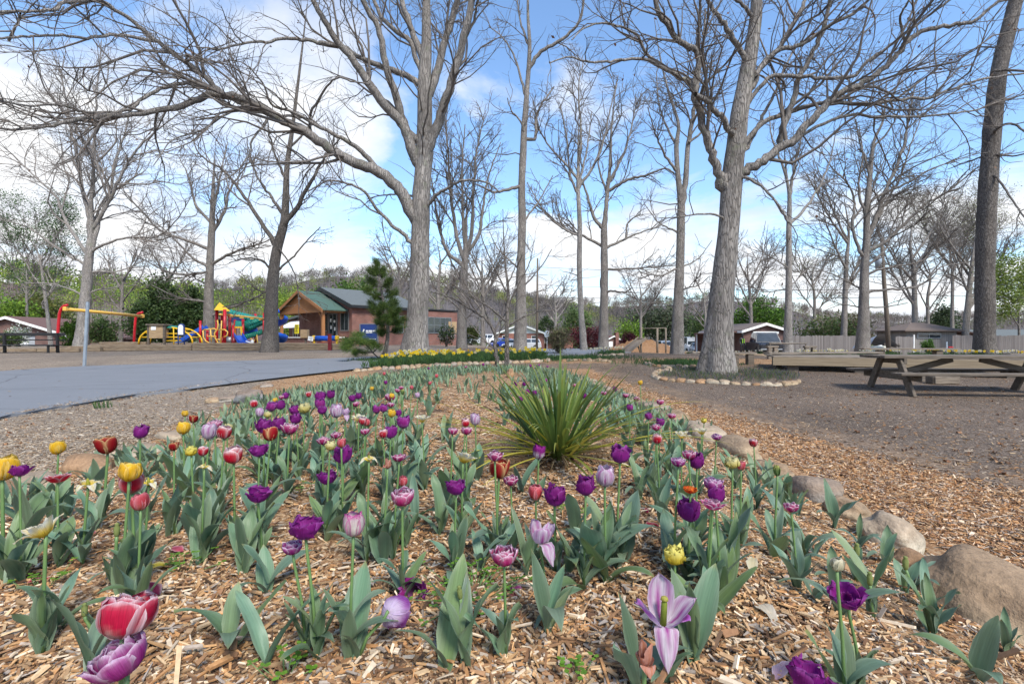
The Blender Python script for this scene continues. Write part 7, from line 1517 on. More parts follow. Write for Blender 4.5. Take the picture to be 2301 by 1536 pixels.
CNAME = {'purple': 'deep purple fringed', 'plum': 'plum purple fringed', 'purple_open': 'wide-open deep purple', 'purple_nod': 'fallen plum purple', 'double': 'magenta white double', 'doublepurp': 'mauve white double', 'double_open': 'open magenta white double', 'red': 'dark red cream-edged', 'redwhite': 'red and white', 'red_open': 'splayed red white', 'peony_red': 'large crimson double', 'yellow': 'egg-shaped yellow', 'lilac': 'lilac striped white', 'lilac_open': 'petal-dropping lilac striped', 'lilac_splay': 'splayed lilac white', 'lilac_nod': 'nodding lilac', 'pale': 'spidery white yellow', 'pale_droop': 'drooping cream yellow', 'fringe': 'yellow fringed', 'cream': 'pale cream fringed', 'orange': 'orange double', 'coral': 'coral red', 'pinkwhite': 'white magenta-edged', 'purpwhite': 'purple white-based', 'wilt': 'wilted salmon', 'bud': 'green unopened', 'whitebud': 'cream budded', 'pod': 'petal-shed'}
BLOOMS = []        # (kind, root, x, y)
def tulip(px, py, w, kind, h=None, by=None, lean=None, tilt=0.0, nl=6, bx=None, leafsize=1.0, stemless=False):
    h = h or rt.uniform(.31, .36)
    i = len(BLOOMS); me, nat, top = get_flower(kind, i)
    if by: c = on(bx or px, by); Yd = c.y
    else:
        q = on(px, py, h); Yd = q.y
    k = Yd/FPX; head = at(px, py, Yd); sc = w*k/nat; sc = min(max(sc, .55), 2.3)
    bx_ = at(bx, py, Yd).x if bx else head.x+rt.uniform(-.02, .02)
    near = Yd < 4.2
    t = thing('tulip', 'x', 'tulip', (bx_, Yd, bz(bx_, Yd)), 0, 'tulips in bloom'); o = t.location
    f = link('flower_head', me, t); hd = head-o-Vector((0, 0, top*sc*.5*math.cos(tilt))); f.scale = (sc,)*3; f.rotation_euler = (tilt*.9+rt.uniform(-.08, .08), rt.uniform(-.1, .1) if lean is None else lean, rt.uniform(0, 6.28) if kind not in ('lilac_splay', 'lilac_open') else 0)
    f.location = hd
    if not stemless:
        mb = MB(); r0 = .0042*min(max(sc, .8), 1.3); m = Vector((hd.x*.35, hd.y*.35, hd.z*.5)); mb.tube([(0, 0, -.01), m, hd*.9+Vector((0, 0, .0)), hd+Vector((0, 0, .004))], [r0*1.1, r0, r0*.95, r0], 7 if near else 4); mb.obj('stem', M['stem'], t)
    if near: add_leaves(t, nl, max(.55, hd.z/.34)*leafsize*rt.uniform(.8, 1.0))
    else:
        g = link('leaves', rt.choice(CLUMPS), t); s_ = rt.uniform(.75, 1.0); g.scale = (s_,)*3; g.rotation_euler = (0, 0, rt.uniform(0, 6.28))
    BLOOMS.append((kind, t, bx_, Yd)); return t
A, B, R, F, G_, Yl = 'purple', 'double', 'red', 'redwhite', 'pale', 'yellow'
for a in [
 # near row
 dict(px=277, py=1387, w=112, kind='peony_red', h=.40, tilt=.25), dict(px=285, py=1476, w=118, kind='doublepurp', h=.36, tilt=.45), dict(px=1810, py=1518, w=92, kind='purple_open', h=.33, tilt=.2), dict(px=1490, py=1352, w=120, kind='lilac_splay', by=1530, bx=1500), dict(px=1449, py=1466, w=44, kind='wilt', h=.30),
 dict(px=1905, py=1338, w=80, kind='purple_open', by=1560, bx=1935, tilt=.3), dict(px=872, py=1395, w=72, kind='lilac_nod', by=1500, bx=800, tilt=2.35, lean=.5, nl=2), dict(px=935, py=1324, w=74, kind='purple_nod', by=1345, bx=900, tilt=1.35, nl=3),
 dict(px=687, py=1187, w=74, kind='purple_open', by=1500, bx=712, nl=7), dict(px=658, py=1228, w=44, kind='doublepurp', by=1480, bx=690), dict(px=794, py=1175, w=48, kind='pinkwhite', by=1500, bx=786, nl=7), dict(px=1133, py=1247, w=58, kind=B, by=1490, bx=1137, nl=7), dict(px=1214, py=1194, w=62, kind='lilac_open', by=1400, bx=1230, nl=7), dict(px=1516, py=1243, w=50, kind='fringe', by=1430, bx=1520), dict(px=1551, py=1142, w=54, kind=A, by=1310, bx=1545), dict(px=1601, py=1133, w=52, kind='double_open', by=1390, bx=1590, nl=7), dict(px=904, py=1116, w=52, kind=B, by=1350, bx=905, nl=7), dict(px=580, py=1110, w=62, kind='purple_open', by=1270, bx=590), dict(px=103, py=1187, w=84, kind=G_, h=.30, tilt=.5), dict(px=1025, py=1094, w=54, kind='purple_open', by=1290, bx=1020), dict(px=1246, py=1110, w=54, kind=A, by=1285, bx=1248), dict(px=1204, py=1104, w=32, kind='coral', by=1275, bx=1206), dict(px=1316, py=1087, w=46, kind=A, by=1330, bx=1312, nl=7), dict(px=1359, py=1067, w=42, kind='lilac', by=1320, bx=1360, nl=7), dict(px=1393, py=1018, w=46, kind=A, by=1285, bx=1385, nl=7), dict(px=1121, py=1052, w=46, kind=R, by=1240, bx=1115), dict(px=1148, py=1078, w=38, kind=B, by=1235, bx=1152), dict(px=1210, py=1013, w=30, kind='purpwhite', by=1140, bx=1208), dict(px=736, py=1073, w=46, kind='purple_open', by=1200, bx=735), dict(px=771, py=1020, w=44, kind=A, by=1190, bx=770), dict(px=316, py=1125, w=36, kind='coral', h=.31), dict(px=290, py=1058, w=46, kind=Yl, h=.37), dict(px=296, py=1082, w=48, kind=F, h=.33), dict(px=5, py=1050, w=56, kind=Yl, h=.36), dict(px=44, py=1056, w=44, kind='purple_open', h=.35), dict(px=130, py=1074, w=60, kind='red_open', h=.30), dict(px=198, py=1083, w=46, kind='pale_droop', h=.28), dict(px=334, py=1080, w=46, kind='pale_droop', h=.31),
 dict(px=1601, py=1087, w=42, kind='doublepurp', h=.33), dict(px=1608, py=1107, w=40, kind=A, h=.31), dict(px=1551, py=1099, w=34, kind='orange', h=.28), dict(px=1880, py=1266, w=28, kind='whitebud', h=.30), dict(px=1778, py=1138, w=22, kind=B, h=.27), dict(px=1747, py=1056, w=16, kind='bud', h=.33), dict(px=1144, py=1338, w=20, kind='coral', by=1345, stemless=True, nl=0, tilt=1.4),
 # middle
 dict(px=131, py=1004, w=30, kind=Yl), dict(px=242, py=998, w=42, kind=R), dict(px=315, py=968, w=30, kind=A), dict(px=412, py=960, w=28, kind=Yl), dict(px=416, py=928, w=9, kind=Yl), dict(px=434, py=940, w=19, kind=R), dict(px=482, py=953, w=30, kind=B), dict(px=468, py=968, w=31, kind='lilac'), dict(px=503, py=970, w=30, kind=F), dict(px=512, py=958, w=20, kind='cream'), dict(px=430, py=1012, w=28, kind='fringe'), dict(px=456, py=1012, w=22, kind=F), dict(px=391, py=1002, w=10, kind=R), dict(px=525, py=1020, w=40, kind=F), dict(px=583, py=1011, w=46, kind='purple_open'), dict(px=595, py=955, w=38, kind=A), dict(px=607, py=976, w=32, kind=R, tilt=.4), dict(px=627, py=949, w=30, kind=A), dict(px=650, py=962, w=36, kind=B), dict(px=665, py=939, w=27, kind=A), dict(px=663, py=920, w=24, kind=A), dict(px=459, py=1046, w=22, kind='pale_droop'),
 dict(px=571, py=906, w=17, kind=F), dict(px=642, py=888, w=16, kind=A), dict(px=633, py=892, w=10, kind=B), dict(px=618, py=898, w=10, kind=Yl), dict(px=630, py=908, w=22, kind=A), dict(px=610, py=912, w=24, kind='plum'), dict(px=584, py=925, w=18, kind='lilac'), dict(px=601, py=930, w=18, kind='cream'), dict(px=694, py=885, w=13, kind=F), dict(px=685, py=915, w=28, kind='cream'),
 dict(px=720, py=890, w=25, kind=A), dict(px=742, py=884, w=20, kind=A), dict(px=719, py=905, w=24, kind='plum'), dict(px=724, py=920, w=22, kind=A), dict(px=792, py=894, w=16, kind=A), dict(px=805, py=888, w=16, kind=A), dict(px=799, py=907, w=17, kind=B), dict(px=757, py=922, w=27, kind='lilac'), dict(px=776, py=924, w=20, kind='lilac_open'), dict(px=806, py=938, w=34, kind=G_), dict(px=815, py=944, w=18, kind=F), dict(px=824, py=948, w=11, kind='coral'), dict(px=820, py=969, w=15, kind=B), dict(px=754, py=977, w=10, kind=B), dict(px=846, py=918, w=18, kind='plum'), dict(px=862, py=916, w=20, kind='plum'), dict(px=878, py=909, w=16, kind=B), dict(px=880, py=888, w=10, kind=Yl), dict(px=876, py=892, w=24, kind=B), dict(px=880, py=927, w=18, kind=Yl), dict(px=896, py=927, w=13, kind=A), dict(px=906, py=946, w=31, kind='plum'), dict(px=878, py=969, w=28, kind=A), dict(px=861, py=973, w=20, kind=F), dict(px=948, py=940, w=36, kind=G_), dict(px=726, py=989, w=30, kind=B), dict(px=741, py=1000, w=20, kind='cream'), dict(px=767, py=994, w=18, kind='coral'), dict(px=829, py=1028, w=36, kind='pale_droop'), dict(px=897, py=1028, w=32, kind='double_open'), dict(px=871, py=1040, w=18, kind='wilt'), dict(px=905, py=1080, w=13, kind='coral', h=.24), dict(px=1017, py=968, w=20, kind=B), dict(px=1045, py=948, w=20, kind=F), dict(px=1048, py=967, w=25, kind=B), dict(px=1068, py=941, w=23, kind='lilac'), dict(px=1040, py=1028, w=54, kind=G_, h=.30, tilt=.4), dict(px=1112, py=1023, w=38, kind=B),
 dict(px=1406, py=888, w=14, kind=B), dict(px=1483, py=903, w=17, kind=B), dict(px=1415, py=914, w=15, kind='plum'), dict(px=1431, py=895, w=10, kind=B), dict(px=1382, py=873, w=9, kind=A), dict(px=1357, py=883, w=9, kind=B), dict(px=1311, py=888, w=11, kind=A), dict(px=1291, py=865, w=10, kind=B), dict(px=1439, py=859, w=11, kind=Yl, h=.45), dict(px=1457, py=934, w=18, kind='plum'), dict(px=1483, py=948, w=21, kind=A), dict(px=1475, py=959, w=10, kind=B), dict(px=1509, py=934, w=19, kind=B), dict(px=1582, py=944, w=14, kind='fringe'), dict(px=1577, py=968, w=33, kind=G_), dict(px=1532, py=976, w=36, kind='pale'), dict(px=1476, py=985, w=22, kind=F), dict(px=1610, py=981, w=22, kind='doublepurp'), dict(px=1694, py=994, w=18, kind=F), dict(px=1548, py=1021, w=34, kind=B), dict(px=1566, py=1031, w=38, kind=A), dict(px=1524, py=1037, w=30, kind='doublepurp'), dict(px=1646, py=1037, w=34, kind='cream'), dict(px=1665, py=1044, w=8, kind='coral'),
 # far
 dict(px=1160, py=861, w=10, kind=A), dict(px=1178, py=862, w=9, kind=A), dict(px=1186, py=879, w=10, kind=A), dict(px=1201, py=881, w=10, kind=A), dict(px=1218, py=882, w=13, kind=A), dict(px=1226, py=854, w=8, kind='plum'), dict(px=1290, py=884, w=10, kind=A), dict(px=1170, py=895, w=9, kind='plum'),
 dict(px=981, py=844, w=8, kind='coral'), dict(px=963, py=827, w=6, kind=A), dict(px=863, py=839, w=7, kind='coral'), dict(px=1047, py=824, w=8, kind=B), dict(px=925, py=870, w=8, kind='coral'), dict(px=901, py=871, w=9, kind=B), dict(px=892, py=877, w=12, kind=B), dict(px=938, py=887, w=11, kind='lilac'), dict(px=1192, py=821, w=6, kind='plum'), dict(px=1211, py=820, w=6, kind='plum'), dict(px=1199, py=826, w=5, kind='plum'), dict(px=1230, py=823, w=5, kind='plum'), dict(px=1086, py=818, w=6, kind='plum'), dict(px=966, py=860, w=6, kind='coral'), dict(px=836, py=872, w=7, kind=Yl), dict(px=867, py=858, w=6, kind=A), dict(px=905, py=880, w=8, kind='bud'),
]: tulip(**a)
# stems whose petals have dropped
for px, py, by, bx in ((262, 1190, 1345, 258), (190, 1370, 1440, 215), (2035, 1265, 1420, 2095), (2100, 1290, 1330, 2130), (1925, 1235, 1310, 1925), (565, 1150, 1250, 560), (1035, 1330, 1480, 1035), (1955, 1300, 1380, 1960)):
    tulip(px, py, 12, 'pod', by=by, bx=bx)
# plants without a bloom
LEAFY = []
def leafy(px, py, size=1.0, nl=4, lay=0.0):
    c = on(px, py); t = thing('tulip_plant', 'x', 'tulip plant', (c.x, c.y, bz(c.x, c.y)), 0, 'tulip plants without a bloom'); near = c.y < 3.4
    if near: add_leaves(t, nl, size, True, lay)
    else: g = link('leaves', rt.choice(CLUMPS), t); g.scale = (size*.9,)*3; g.rotation_euler = (0, 0, rt.uniform(0, 6.28))
    LEAFY.append((t, c.x, c.y)); return t
for px, py, s_, n in ((515, 1450, .8, 4), (598, 1500, .85, 2), (1000, 1530, .95, 2), (1045, 1525, 1.0, 3), (130, 1430, .85, 4), (20, 1320, 1.1, 4), (60, 1215, 1.0, 4), (200, 1530, .9, 3), (1230, 1440, .8, 4), (1640, 1330, .9, 5), (1560, 1480, 1.0, 4), (1430, 1545, .9, 3), (1790, 1265, .8, 4), (1875, 1190, 1.05, 4), (1990, 1275, .75, 3), (2100, 1430, .95, 4), (2060, 1330, .75, 3), (2195, 1530, .8, 3), (1890, 1395, .8, 3), (420, 1130, 1.15, 5), (480, 1180, .9, 3), (600, 1330, .9, 4), (545, 1290, .9, 4), (990, 1200, .9, 4), (1350, 1300, 1.1, 5), (1400, 1270, .9, 4), (1280, 1290, .9, 4), (1500, 1070, .9, 4), (950, 1050, .9, 4), (640, 1060, 1.0, 5), (660, 1040, .9, 5), (330, 1180, 1.0, 4), (380, 1200, .8, 3), (1700, 1100, .9, 4), (1650, 1085, .9, 4), (1760, 1180, .8, 3), (1720, 1075, .9, 4), (1680, 1160, .7, 3), (860, 1200, .9, 4), (935, 1180, .8, 3), (1080, 1290, .8, 4), (1185, 1300, .8, 4), (1830, 1350, .6, 3), (1440, 1130, .9, 4), (1830, 1250, .7, 3), (1960, 1345, .9, 3)): leafy(px, py, s_, n)
rf = random.Random(5); n_ = 0; SPC = on(1255, 1030); far_pts = []
while n_ < 205:
    y = 1.5+rf.random()**1.4*5.2; xl_, xr_ = float(np.interp(y, BED_L[:, 1], BED_L[:, 0])), float(np.interp(y, BED_R[:, 1], BED_R[:, 0])); x = rf.uniform(max(xl_+.15, -1.05*y), min(xr_-.15, 1.05*y))
    if math.hypot(x-SPC.x, y-SPC.y) < .62 or (xr_-x < .5 and y < 5.5): continue
    if -1.35+.06*y < x < -.1 and y > 3.6 and rf.random() < .9: continue
    if y < 2.4 and min(math.hypot(x-b_[2], y-b_[3]) for b_ in BLOOMS) < .16: continue
    if y < 2.6 and rf.random() < .3: continue
    n_ += 1; t = thing('tulip_plant', 'x', 'tulip plant', (x, y, bz(x, y)), 0, 'tulip plants without a bloom')
    if y < 2.6: add_leaves(t, rf.choice((3, 4)), rf.uniform(.6, .9))
    else: g = link('leaves', rf.choice(CLUMPS), t); g.scale = (rf.uniform(.65, 1.0),)*3; g.rotation_euler = (0, 0, rf.uniform(0, 6.28))
    LEAFY.append((t, x, y))
# labels that single each one out: colour, stretch of the bed, order from the front
def region(x, y):
    if y > 8.5: return 'at the far tip of the bed'
    if math.hypot((x-SPC.x)*.9, y-SPC.y) < 1.15: return 'around the strap-leaved clump'
    u = (x-float(np.interp(y, BED_L[:, 1], BED_L[:, 0])))/(float(np.interp(y, BED_R[:, 1], BED_R[:, 0]))-float(np.interp(y, BED_L[:, 1], BED_L[:, 0])))
    return 'along the gravel side' if u < .27 else ('on the gravel half' if u < .5 else ('on the path half' if u < .8 else 'along the path-side stones'))
def name_them(items, what, phrase):
    g = {}
    for it in items: g.setdefault((phrase(it), region(it[-2], it[-1])), []).append(it)
    for (p_, rg), v in g.items():
        v.sort(key=lambda q: q[-1])
        for k, it in enumerate(v):
            root = it[1] if what == 'tulip' else it[0]
            root['label'] = f"{p_} {rg}" if len(v) == 1 else f"{p_} {rg}, {ORD[min(k, 35)]} from the front"
name_them(BLOOMS, 'tulip', lambda it: CNAME[it[0]]+' tulip')
name_them(LEAFY, 'leafy', lambda it: ('leafy tulip plant' if it[2] < 2.6 else 'blue-green tulip tuft'))

# the far half of the bed: a thicket of leaves nobody could count
r = np.random.default_rng(31); mb = MB(); cnt = 0
while cnt < 1100:
    y = r.uniform(5.2, 13); xl_, xr_ = np.interp(y, BED_L[:, 1], BED_L[:, 0]), np.interp(y, BED_R[:, 1], BED_R[:, 0]); x = r.uniform(xl_+.1, xr_-.1)
    if -1.2 < x < .25 and y < 10.8 and r.uniform() < .93: continue
    if y < 7 and r.uniform() < .4: continue
    cnt += 1; b0 = np.array([x, y, bz(x, y)])
    for k in range(r.integers(3, 6)):
        L = r.uniform(.11, .24); P, t_, s_ = leaf_rows(L, r.uniform(.02, .04), r.uniform(.05, .45), r.uniform(.1, .9), .5, .05, r, 5, 3); a = r.uniform(0, 6.28); c, s = math.cos(a), math.sin(a)
        mb.grid(np.stack([P[..., 0]*c-P[..., 1]*s, P[..., 0]*s+P[..., 1]*c, P[..., 2]], -1)+b0+np.array([*r.normal(0, .04, 2), 0]), col=leaf_col(t_, s_, r))
tag(mb.obj('tulip_foliage', M['blade'], col=True), 'thicket of blue-green tulip leaves filling the far half of the bed', 'foliage', kind='stuff')

# strap-leaved clump
c = on(1255, 1030); SP_ = thing('strap_leaf_plant', 'big spiky clump of long yellow-edged strap leaves in the middle of the bed', 'plant', (c.x, c.y, bz(c.x, c.y))); r = np.random.default_rng(44)
def straps(n, a_lo, a_hi, L0, L1, bend, cols, w, name, zs=0.0, spread_=.10):
    mb = MB()
    for k in range(n):
        a0 = r.uniform(a_lo, a_hi); L = r.uniform(L0, L1); nseg = 11; t = np.linspace(0, 1, nseg); a = a0+r.uniform(*bend)*t**2; x = np.concatenate([[0], np.cumsum(np.sin(a))[:-1]])*L/(nseg-1); z = np.concatenate([[0], np.cumsum(np.cos(a))[:-1]])*L/(nseg-1)
        ww = w*r.uniform(.7, 1.2)*np.interp(t, [0, .1, .6, .9, 1], [.9, 1, .85, .35, .02])/2; s = np.array([-1, 0, 1]); ph = r.uniform(0, 2*pi)
        P = np.stack([x[:, None]-np.abs(s)[None]*ww[:, None]*.45*np.cos(a)[:, None]+spread_*abs(r.normal(0, .5)), s[None]*ww[:, None]+0*x[:, None], z[:, None]+np.abs(s)[None]*ww[:, None]*.45*np.sin(a)[:, None]+zs], -1)
        X, Yv = P[..., 0]*np.cos(ph)-P[..., 1]*np.sin(ph), P[..., 0]*np.sin(ph)+P[..., 1]*np.cos(ph); Pz = np.maximum(P[..., 2], ground(c.x+X, c.y+Yv)-SP_.location.z+.012+.02*r.uniform())
        cc = np.array(cols)[r.integers(0, len(cols))]*r.uniform(.8, 1.2); col = np.repeat(np.repeat(cc[None, None], nseg, 0), 3, 1); k2 = ss(.75, 1, t)[:, None, None]*r.uniform(0, .8); col = col*(1-k2)+np.array((.34, .30, .05))*k2
        if r.uniform() < .45: col = col.copy(); col[:, 0] = col[:, 0]*.5+np.array((.36, .38, .08))*.5
        mb.grid(np.stack([X, Yv, Pz], -1), col=col)
    return mb.obj(name, M['blade'], SP_, col=True)
straps(58, .03, .70, .42, .70, (.05, .9), [(.105, .185, .045), (.145, .225, .05), (.08, .145, .04), (.18, .25, .055)], .033, 'upright_blades', spread_=.13)
straps(40, .55, 1.15, .45, .76, (.3, 1.1), [(.12, .19, .045), (.17, .23, .05), (.23, .28, .055)], .028, 'arching_blades', spread_=.14)
straps(60, 1.0, 1.45, .45, .95, (.2, .7), [(.40, .36, .04), (.30, .32, .045), (.46, .40, .06), (.24, .27, .04)], .017, 'yellowed_blades', .03, .14)
straps(70, 1.25, 1.5, .25, .6, (.1, .4), [(.34, .26, .16), (.26, .19, .12)], .008, 'dry_blades', .02, .14)

# clover-like weeds, fallen petals, dead leaves
for lab, px, py, n, sp in (('bright green clover patch between two leafy tulips', 1060, 1350, 46, .085), ('small bright weed beside the large crimson double tulip', 410, 1290, 14, .03), ('little weed tuft in the bare soil', 640, 1530, 10, .03), ('tiny bright weed under the white magenta-edged tulip', 885, 1240, 14, .03), ('low bright weed by the wide-open purple tulip', 675, 1115, 8, .025), ('bright weed at the foot of the strap-leaved clump', 1270, 1165, 10, .03), ('bright green weed by the frame corner tulips', 95, 1325, 10, .035), ('single pale weed shoot near the splayed lilac tulip', 1298, 1520, 7, .02)):
    c = on(px, py); r = np.random.default_rng(px); t = thing('weed', lab, 'weed', (c.x, c.y, bz(c.x, c.y))); mb = MB(); st = MB()
    for k in range(n):
        x, y = r.normal(0, sp, 2); h = r.uniform(.02, .055); st.tube([(x*.4, y*.4, 0), (x, y, h)], .0012, 4)
        for q in range(3):
            a = q*2.1+r.uniform(0, 1); rr = r.uniform(.008, .013); d = np.array([math.cos(a), math.sin(a), 0]); e = np.array([-math.sin(a), math.cos(a), 0]); o_ = np.array([x, y, h+r.uniform(0, .006)])
            mb.add([o_, o_+d*rr*.6+e*rr*.55, o_+d*rr*1.3+e*rr*.3+(0, 0, .002), o_+d*rr*1.3-e*rr*.3, o_+d*rr*.6-e*rr*.55], [np.arange(5)[None]], np.array((.13, .27, .03))*r.uniform(.75, 1.25), smooth=False)
    mb.obj('foliage', M['blade'], t, col=True); st.obj('stem', M['stem'], t)
for lab, px, py, col, L in (('curled pink petal fallen on the chips beside leafy tulips', 385, 1246, (.55, .10, .16), .05), ('red petal lying near the gravel-side leaves', 205, 1207, (.5, .03, .05), .04), ('red petal on the chips behind the crimson double tulip', 120, 1312, (.5, .03, .06), .045), ('dark wine petal fallen beside the crimson double tulip', 355, 1352, (.14, .01, .05), .05), ('yellow petal strip on pale chips', 375, 1290, (.75, .6, .08), .05), ('cream curled petal lying beside the splayed lilac tulip', 1690, 1310, (.75, .68, .45), .05), ('pink petal lying by the bright clover patch', 1145, 1340, (.55, .08, .30), .035), ('dark red petal lying between path-half tulips', 1455, 1163, (.4, .02, .08), .03), ('long red petal under the magenta double tulips', 1480, 1195, (.42, .03, .06), .05), ('wine petal below the strap-leaved clump', 1335, 1130, (.3, .02, .10), .035), ('white crumpled petal on the path-half chips', 1740, 1410, (.74, .66, .52), .07), ('yellow petal near the deep purple tulips', 435, 1215, (.75, .62, .10), .04), ('lilac petal at the bottom of the bed near the wilted tulip', 1745, 1525, (.6, .4, .5), .05)):
    c = on(px, py); r = np.random.default_rng(px+1); P, t_, s_ = leaf_rows(L*1.4, L*.7, 1.1, .8, .35, .1, r, 7, 5); cc = np.array(col)*np.ones((7, 5, 1)); cc = cc*(1-.35*(np.abs(s_)[None, :, None]**4))+.28*(np.abs(s_)[None, :, None]**4)
    o_ = MB().grid(P, col=cc).obj('fallen_petal', M['petal'], col=True); o_.location = (c.x, c.y, bz(c.x, c.y)+.008); o_.rotation_euler = (r.uniform(-.3, .3), r.uniform(-.2, .2), r.uniform(0, 6.28)); tag(o_, lab, 'petal', 'fallen petals')
mb = MB(); r = np.random.default_rng(71)
for k in range(420):
    if k < 90: y = r.uniform(1.15, 5.5); x = r.uniform(-.95*y, min(2.0, .95*y)); z = bz(x, y)+.008
    else: y = r.uniform(3.5, 16); x = r.uniform(2.6, 1.05*y) if r.uniform() < .6 or y < 5 else r.uniform(-1.05*y, -4.6); z = gz(x, y)+.01
    L = r.uniform(.025, .055); a = r.uniform(0, 6.28); n = 14; th = np.linspace(0, 2*pi, n, endpoint=False); rad_ = L*(.42+.2*np.cos(th)+.16*np.cos(th*5+r.uniform(0, 1))); X, Yv = rad_*np.cos(th)*1.3, rad_*np.sin(th); Z = .35*np.abs(Yv)+.012*np.sin(th*3)
    mb.add(np.stack([x+X*math.cos(a)-Yv*math.sin(a), y+X*math.sin(a)+Yv*math.cos(a), z+Z], 1), [np.arange(n)[None]], np.array([(.20, .10, .055), (.28, .15, .08), (.14, .08, .05), (.33, .2, .11)])[r.integers(0, 4)], smooth=False)
tag(mb.obj('dead_leaf_litter', M['chip'], col=True), 'brown dead oak leaves strewn over chips and soil', 'leaf litter', kind='stuff')
mb = MB()
for k in range(260):
    y = r.uniform(2.6, 16); side = r.uniform() < .6; x = r.uniform(2.6, 1.05*y) if side and 1.05*y > 2.7 else r.uniform(-1.0*y-.2, -4.2) if y > 4.4 else r.uniform(-1, 2)
    z = ground(x, y)+.006; a = r.uniform(0, 6.28); L = r.uniform(.05, .22); mb.tube([(x, y, z), (x+L*.5*math.cos(a)+r.normal(0, .01), y+L*.5*math.sin(a), z+.008), (x+L*math.cos(a), y+L*math.sin(a), z)], [.004, .0035, .0015], 4, col=np.array((.30, .24, .19))*r.uniform(.5, 1.4))
tag(mb.obj('twig_litter', M['chip'], col=True), 'dry twigs scattered on the trodden ground and gravel', 'twig litter', kind='stuff')

# daffodils in the second bed
def daffodil_mesh(seed, col, cup, h):
    r = np.random.default_rng(seed); mb = MB(); mb.tube([(0, 0, 0), (.01, 0, h*.6), (.0, -.01, h)], .004, 4, col=(.10, .2, .05)); o_ = np.array([0, -.02, h])
    for k in range(6): a = k*pi/3+r.uniform(-.1, .1); d = np.array([math.cos(a), -.15, math.sin(a)]); e = np.array([-math.sin(a), 0, math.cos(a)]); mb.add([o_, o_+d*.03+e*.016, o_+d*.058, o_+d*.03-e*.016], [np.arange(4)[None]], np.array(col)*r.uniform(.9, 1.1), smooth=False)
    mb.lathe([(.010, 0), (.013, .018), (.019, .03), (.008, .028)], 8, o_, col=cup, axis=(0, -1, .1)); return mb.mesh('daffodil', M['petal'], True)
DF = [daffodil_mesh(i, c, k, h) for i, (c, k, h) in enumerate((((.85, .66, .03), (.85, .5, .02), .33), ((.82, .74, .20), (.85, .6, .03), .30), ((.80, .78, .60), (.82, .62, .08), .34), ((.86, .68, .02), (.85, .45, .01), .28)))]
DN = ['bright yellow daffodil in the stone-edged bed at the big oak', 'pale yellow daffodil in the stone-edged bed at the big oak', 'cream daffodil in the stone-edged bed at the big oak', 'short golden daffodil in the stone-edged bed at the big oak']
rd = random.Random(9); fol = MB(); r = np.random.default_rng(12)
DA, DB = [on(*q) for q in ((812, 831), (900, 824), (1000, 818), (1100, 813), (1235, 806))], [on(*q) for q in ((905, 812), (960, 807), (1040, 803), (1130, 801), (1215, 800))]
def bedpt(u, v):
    f = u*4; i = min(int(f), 3); w = f-i; return DA[i].lerp(DA[i+1], w).lerp(DB[i].lerp(DB[i+1], w), v)
for k in range(125):
    p_ = bedpt(rd.random()**.8*.97+.02 if k > 12 else rd.uniform(0, .25), rd.uniform(.06, .95)); i = rd.choice((0, 0, 1, 1, 2, 3, 3)); o_ = link('daffodil', DF[i]); s_ = rd.uniform(1.1, 1.6); o_.scale = (s_, s_, rd.uniform(.9, 1.15)); o_.location = (p_.x, p_.y, gz(p_.x, p_.y)); o_.rotation_euler = (rd.uniform(-.2, .2), 0, rd.uniform(-1, 1)); tag(o_, DN[i], 'daffodil', ('yellow', 'pale yellow', 'cream', 'golden')[i]+' daffodils in the second bed')
def blades(mb, x, y, z, n, h0, h1, w, cols, r, sp=.06):
    b0 = np.array([x, y, z])+np.stack([r.normal(0, sp, n), r.normal(0, sp, n), np.zeros(n)], 1); a = r.uniform(0, 6.28, n); h = r.uniform(h0, h1, n); ln = h*r.uniform(.1, .5, n); d = np.stack([np.cos(a), np.sin(a), 0*a], 1); e = np.stack([-np.sin(a), np.cos(a), 0*a], 1)*w; up = np.array([0, 0, 1.])
    m_ = b0+d*(ln*.35)[:, None]+up*(h*.6)[:, None]; t_ = b0+d*ln[:, None]+up*h[:, None]; V = np.stack([b0-e, b0+e, m_+e*.8, t_, m_-e*.8], 1); c = np.array(cols)[r.integers(0, len(cols), n)]*r.uniform(.75, 1.25, (n, 1))
    mb.add(V.reshape(-1, 3), [np.arange(5*n).reshape(-1, 5)], np.repeat(c, 5, 0), smooth=False)
GC = [(.06, .13, .045), (.08, .165, .055), (.05, .11, .05), (.10, .18, .05)]
for k in range(950):
    p_ = bedpt(r.uniform(0, 1), r.uniform(.02, 1)); blades(fol, p_.x, p_.y, gz(p_.x, p_.y), 9, .14, .30, .006, GC, r)
tag(fol.obj('daffodil_foliage', M['leafcol'], col=True), 'dense upright daffodil leaves filling the second bed', 'foliage', kind='stuff')
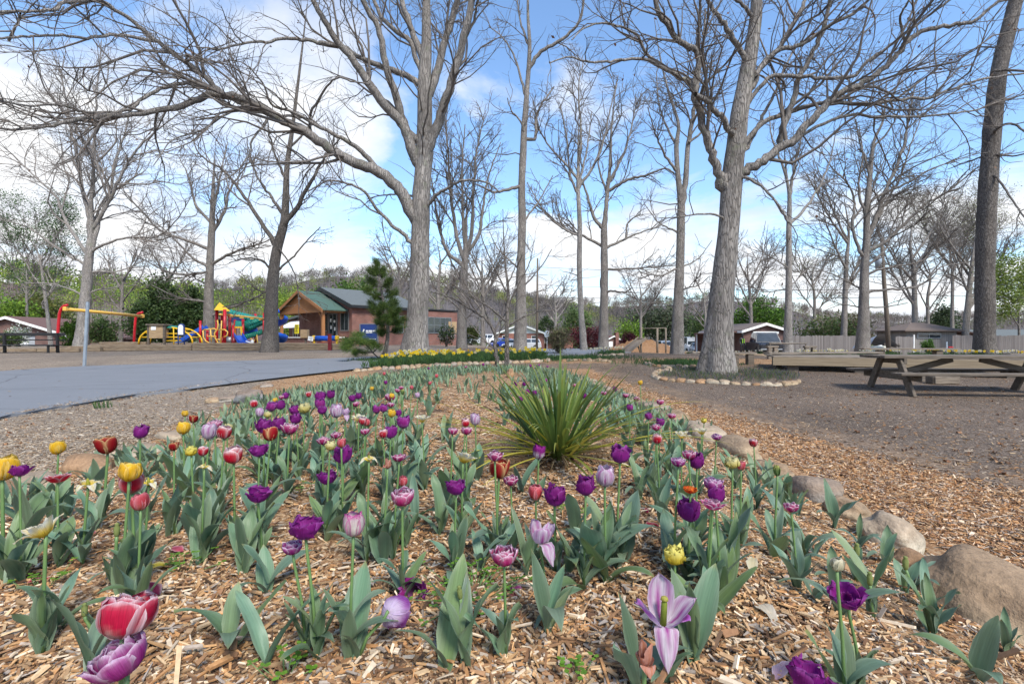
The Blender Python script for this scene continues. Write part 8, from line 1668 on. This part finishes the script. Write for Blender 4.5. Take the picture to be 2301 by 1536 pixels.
# white narcissus strip in front of the cars and the fence
wn, strip = [daffodil_mesh(40, (.82, .80, .70), (.80, .66, .2), .26), daffodil_mesh(41, (.84, .66, .04), (.84, .5, .02), .26)], MB()
def strip_row(p0, p1, n, depth, name, grp, mix):
    a, b_ = on(*p0), on(*p1)
    for k in range(n):
        u = (k+rd.random())/n; p_ = a.lerp(b_, u); y = p_.y+rd.uniform(.1, depth); x = p_.x*y/p_.y; i = 0 if rd.random() < mix else 1; o_ = link('narcissus' if i == 0 else 'daffodil', wn[i]); s_ = rd.uniform(1.2, 1.8); o_.scale = (s_, s_, 1.1); o_.location = (x, y, gz(x, y)); o_.rotation_euler = (0, 0, rd.uniform(-1, 1)); tag(o_, ('white narcissus ' if i == 0 else 'yellow daffodil ')+name, 'narcissus' if i == 0 else 'daffodil', ('white ' if i == 0 else 'yellow ')+grp)
    for k in range(int(n*5)):
        p_ = a.lerp(b_, r.uniform()); y = p_.y+r.uniform(.05, depth+.2); x = p_.x*y/p_.y; blades(strip, x, y, gz(x, y), 7, .1, .24, .008, GC, r)
strip_row((1500, 791), (1880, 798), 75, 1.6, 'in the strip below the parked cars and fence', 'blooms below the parked cars', 1.0)
strip_row((1930, 803), (2020, 803), 18, 1.6, 'round the broad many-limbed tree', 'blooms round the many-limbed tree', .85)
strip_row((2045, 804), (2330, 811), 46, 2.0, 'in the strip in front of the shed and fence', 'blooms in front of the shed', .45)
strip_row((1790, 805), (1900, 806), 22, .8, 'behind the long plank bench', 'blooms behind the plank bench', 1.0)
strip_row((1325, 800), (1400, 795), 12, 1.0, 'by the foot of the old slide', 'blooms by the old slide', 1.0)
tag(strip.obj('flower_strip_foliage', M['leafcol'], col=True), 'low green leaves of the far flower strips', 'foliage', kind='stuff')
# low green cover inside the stone rings
mb = MB(); C0 = base(1620, 12.9)
for k in range(800):
    a, q = r.uniform(0, 6.28), math.sqrt(r.uniform(0, 1)); x, y = C0.x+1.75*q*math.cos(a), C0.y-.25+1.55*q*math.sin(a)
    blades(mb, x, y, gz(x, y), 7, .04, .13, .003, [(.11, .17, .07), (.14, .20, .085), (.15, .14, .20), (.22, .18, .13)], r, .05)
for px, py, rr, n in ((1256, 808, .8, 220), (1520, 818, 1.2, 320), (1540, 815, .5, 120), (850, 812, .7, 160), (1330, 805, 1.3, 200), (230, 917, .06, 6), (1940, 803, 1.5, 160)):
    c = on(px, py)
    for k in range(n):
        x, y = c.x+r.normal(0, rr*.6), c.y+r.normal(0, rr*.45); blades(mb, x, y, gz(x, y), 6, .05, .17, .005, GC, r)
tag(mb.obj('ground_cover_foliage', M['leafcol'], col=True), 'thin green shoots and violet spikes inside the stone rings', 'ground cover', kind='stuff')
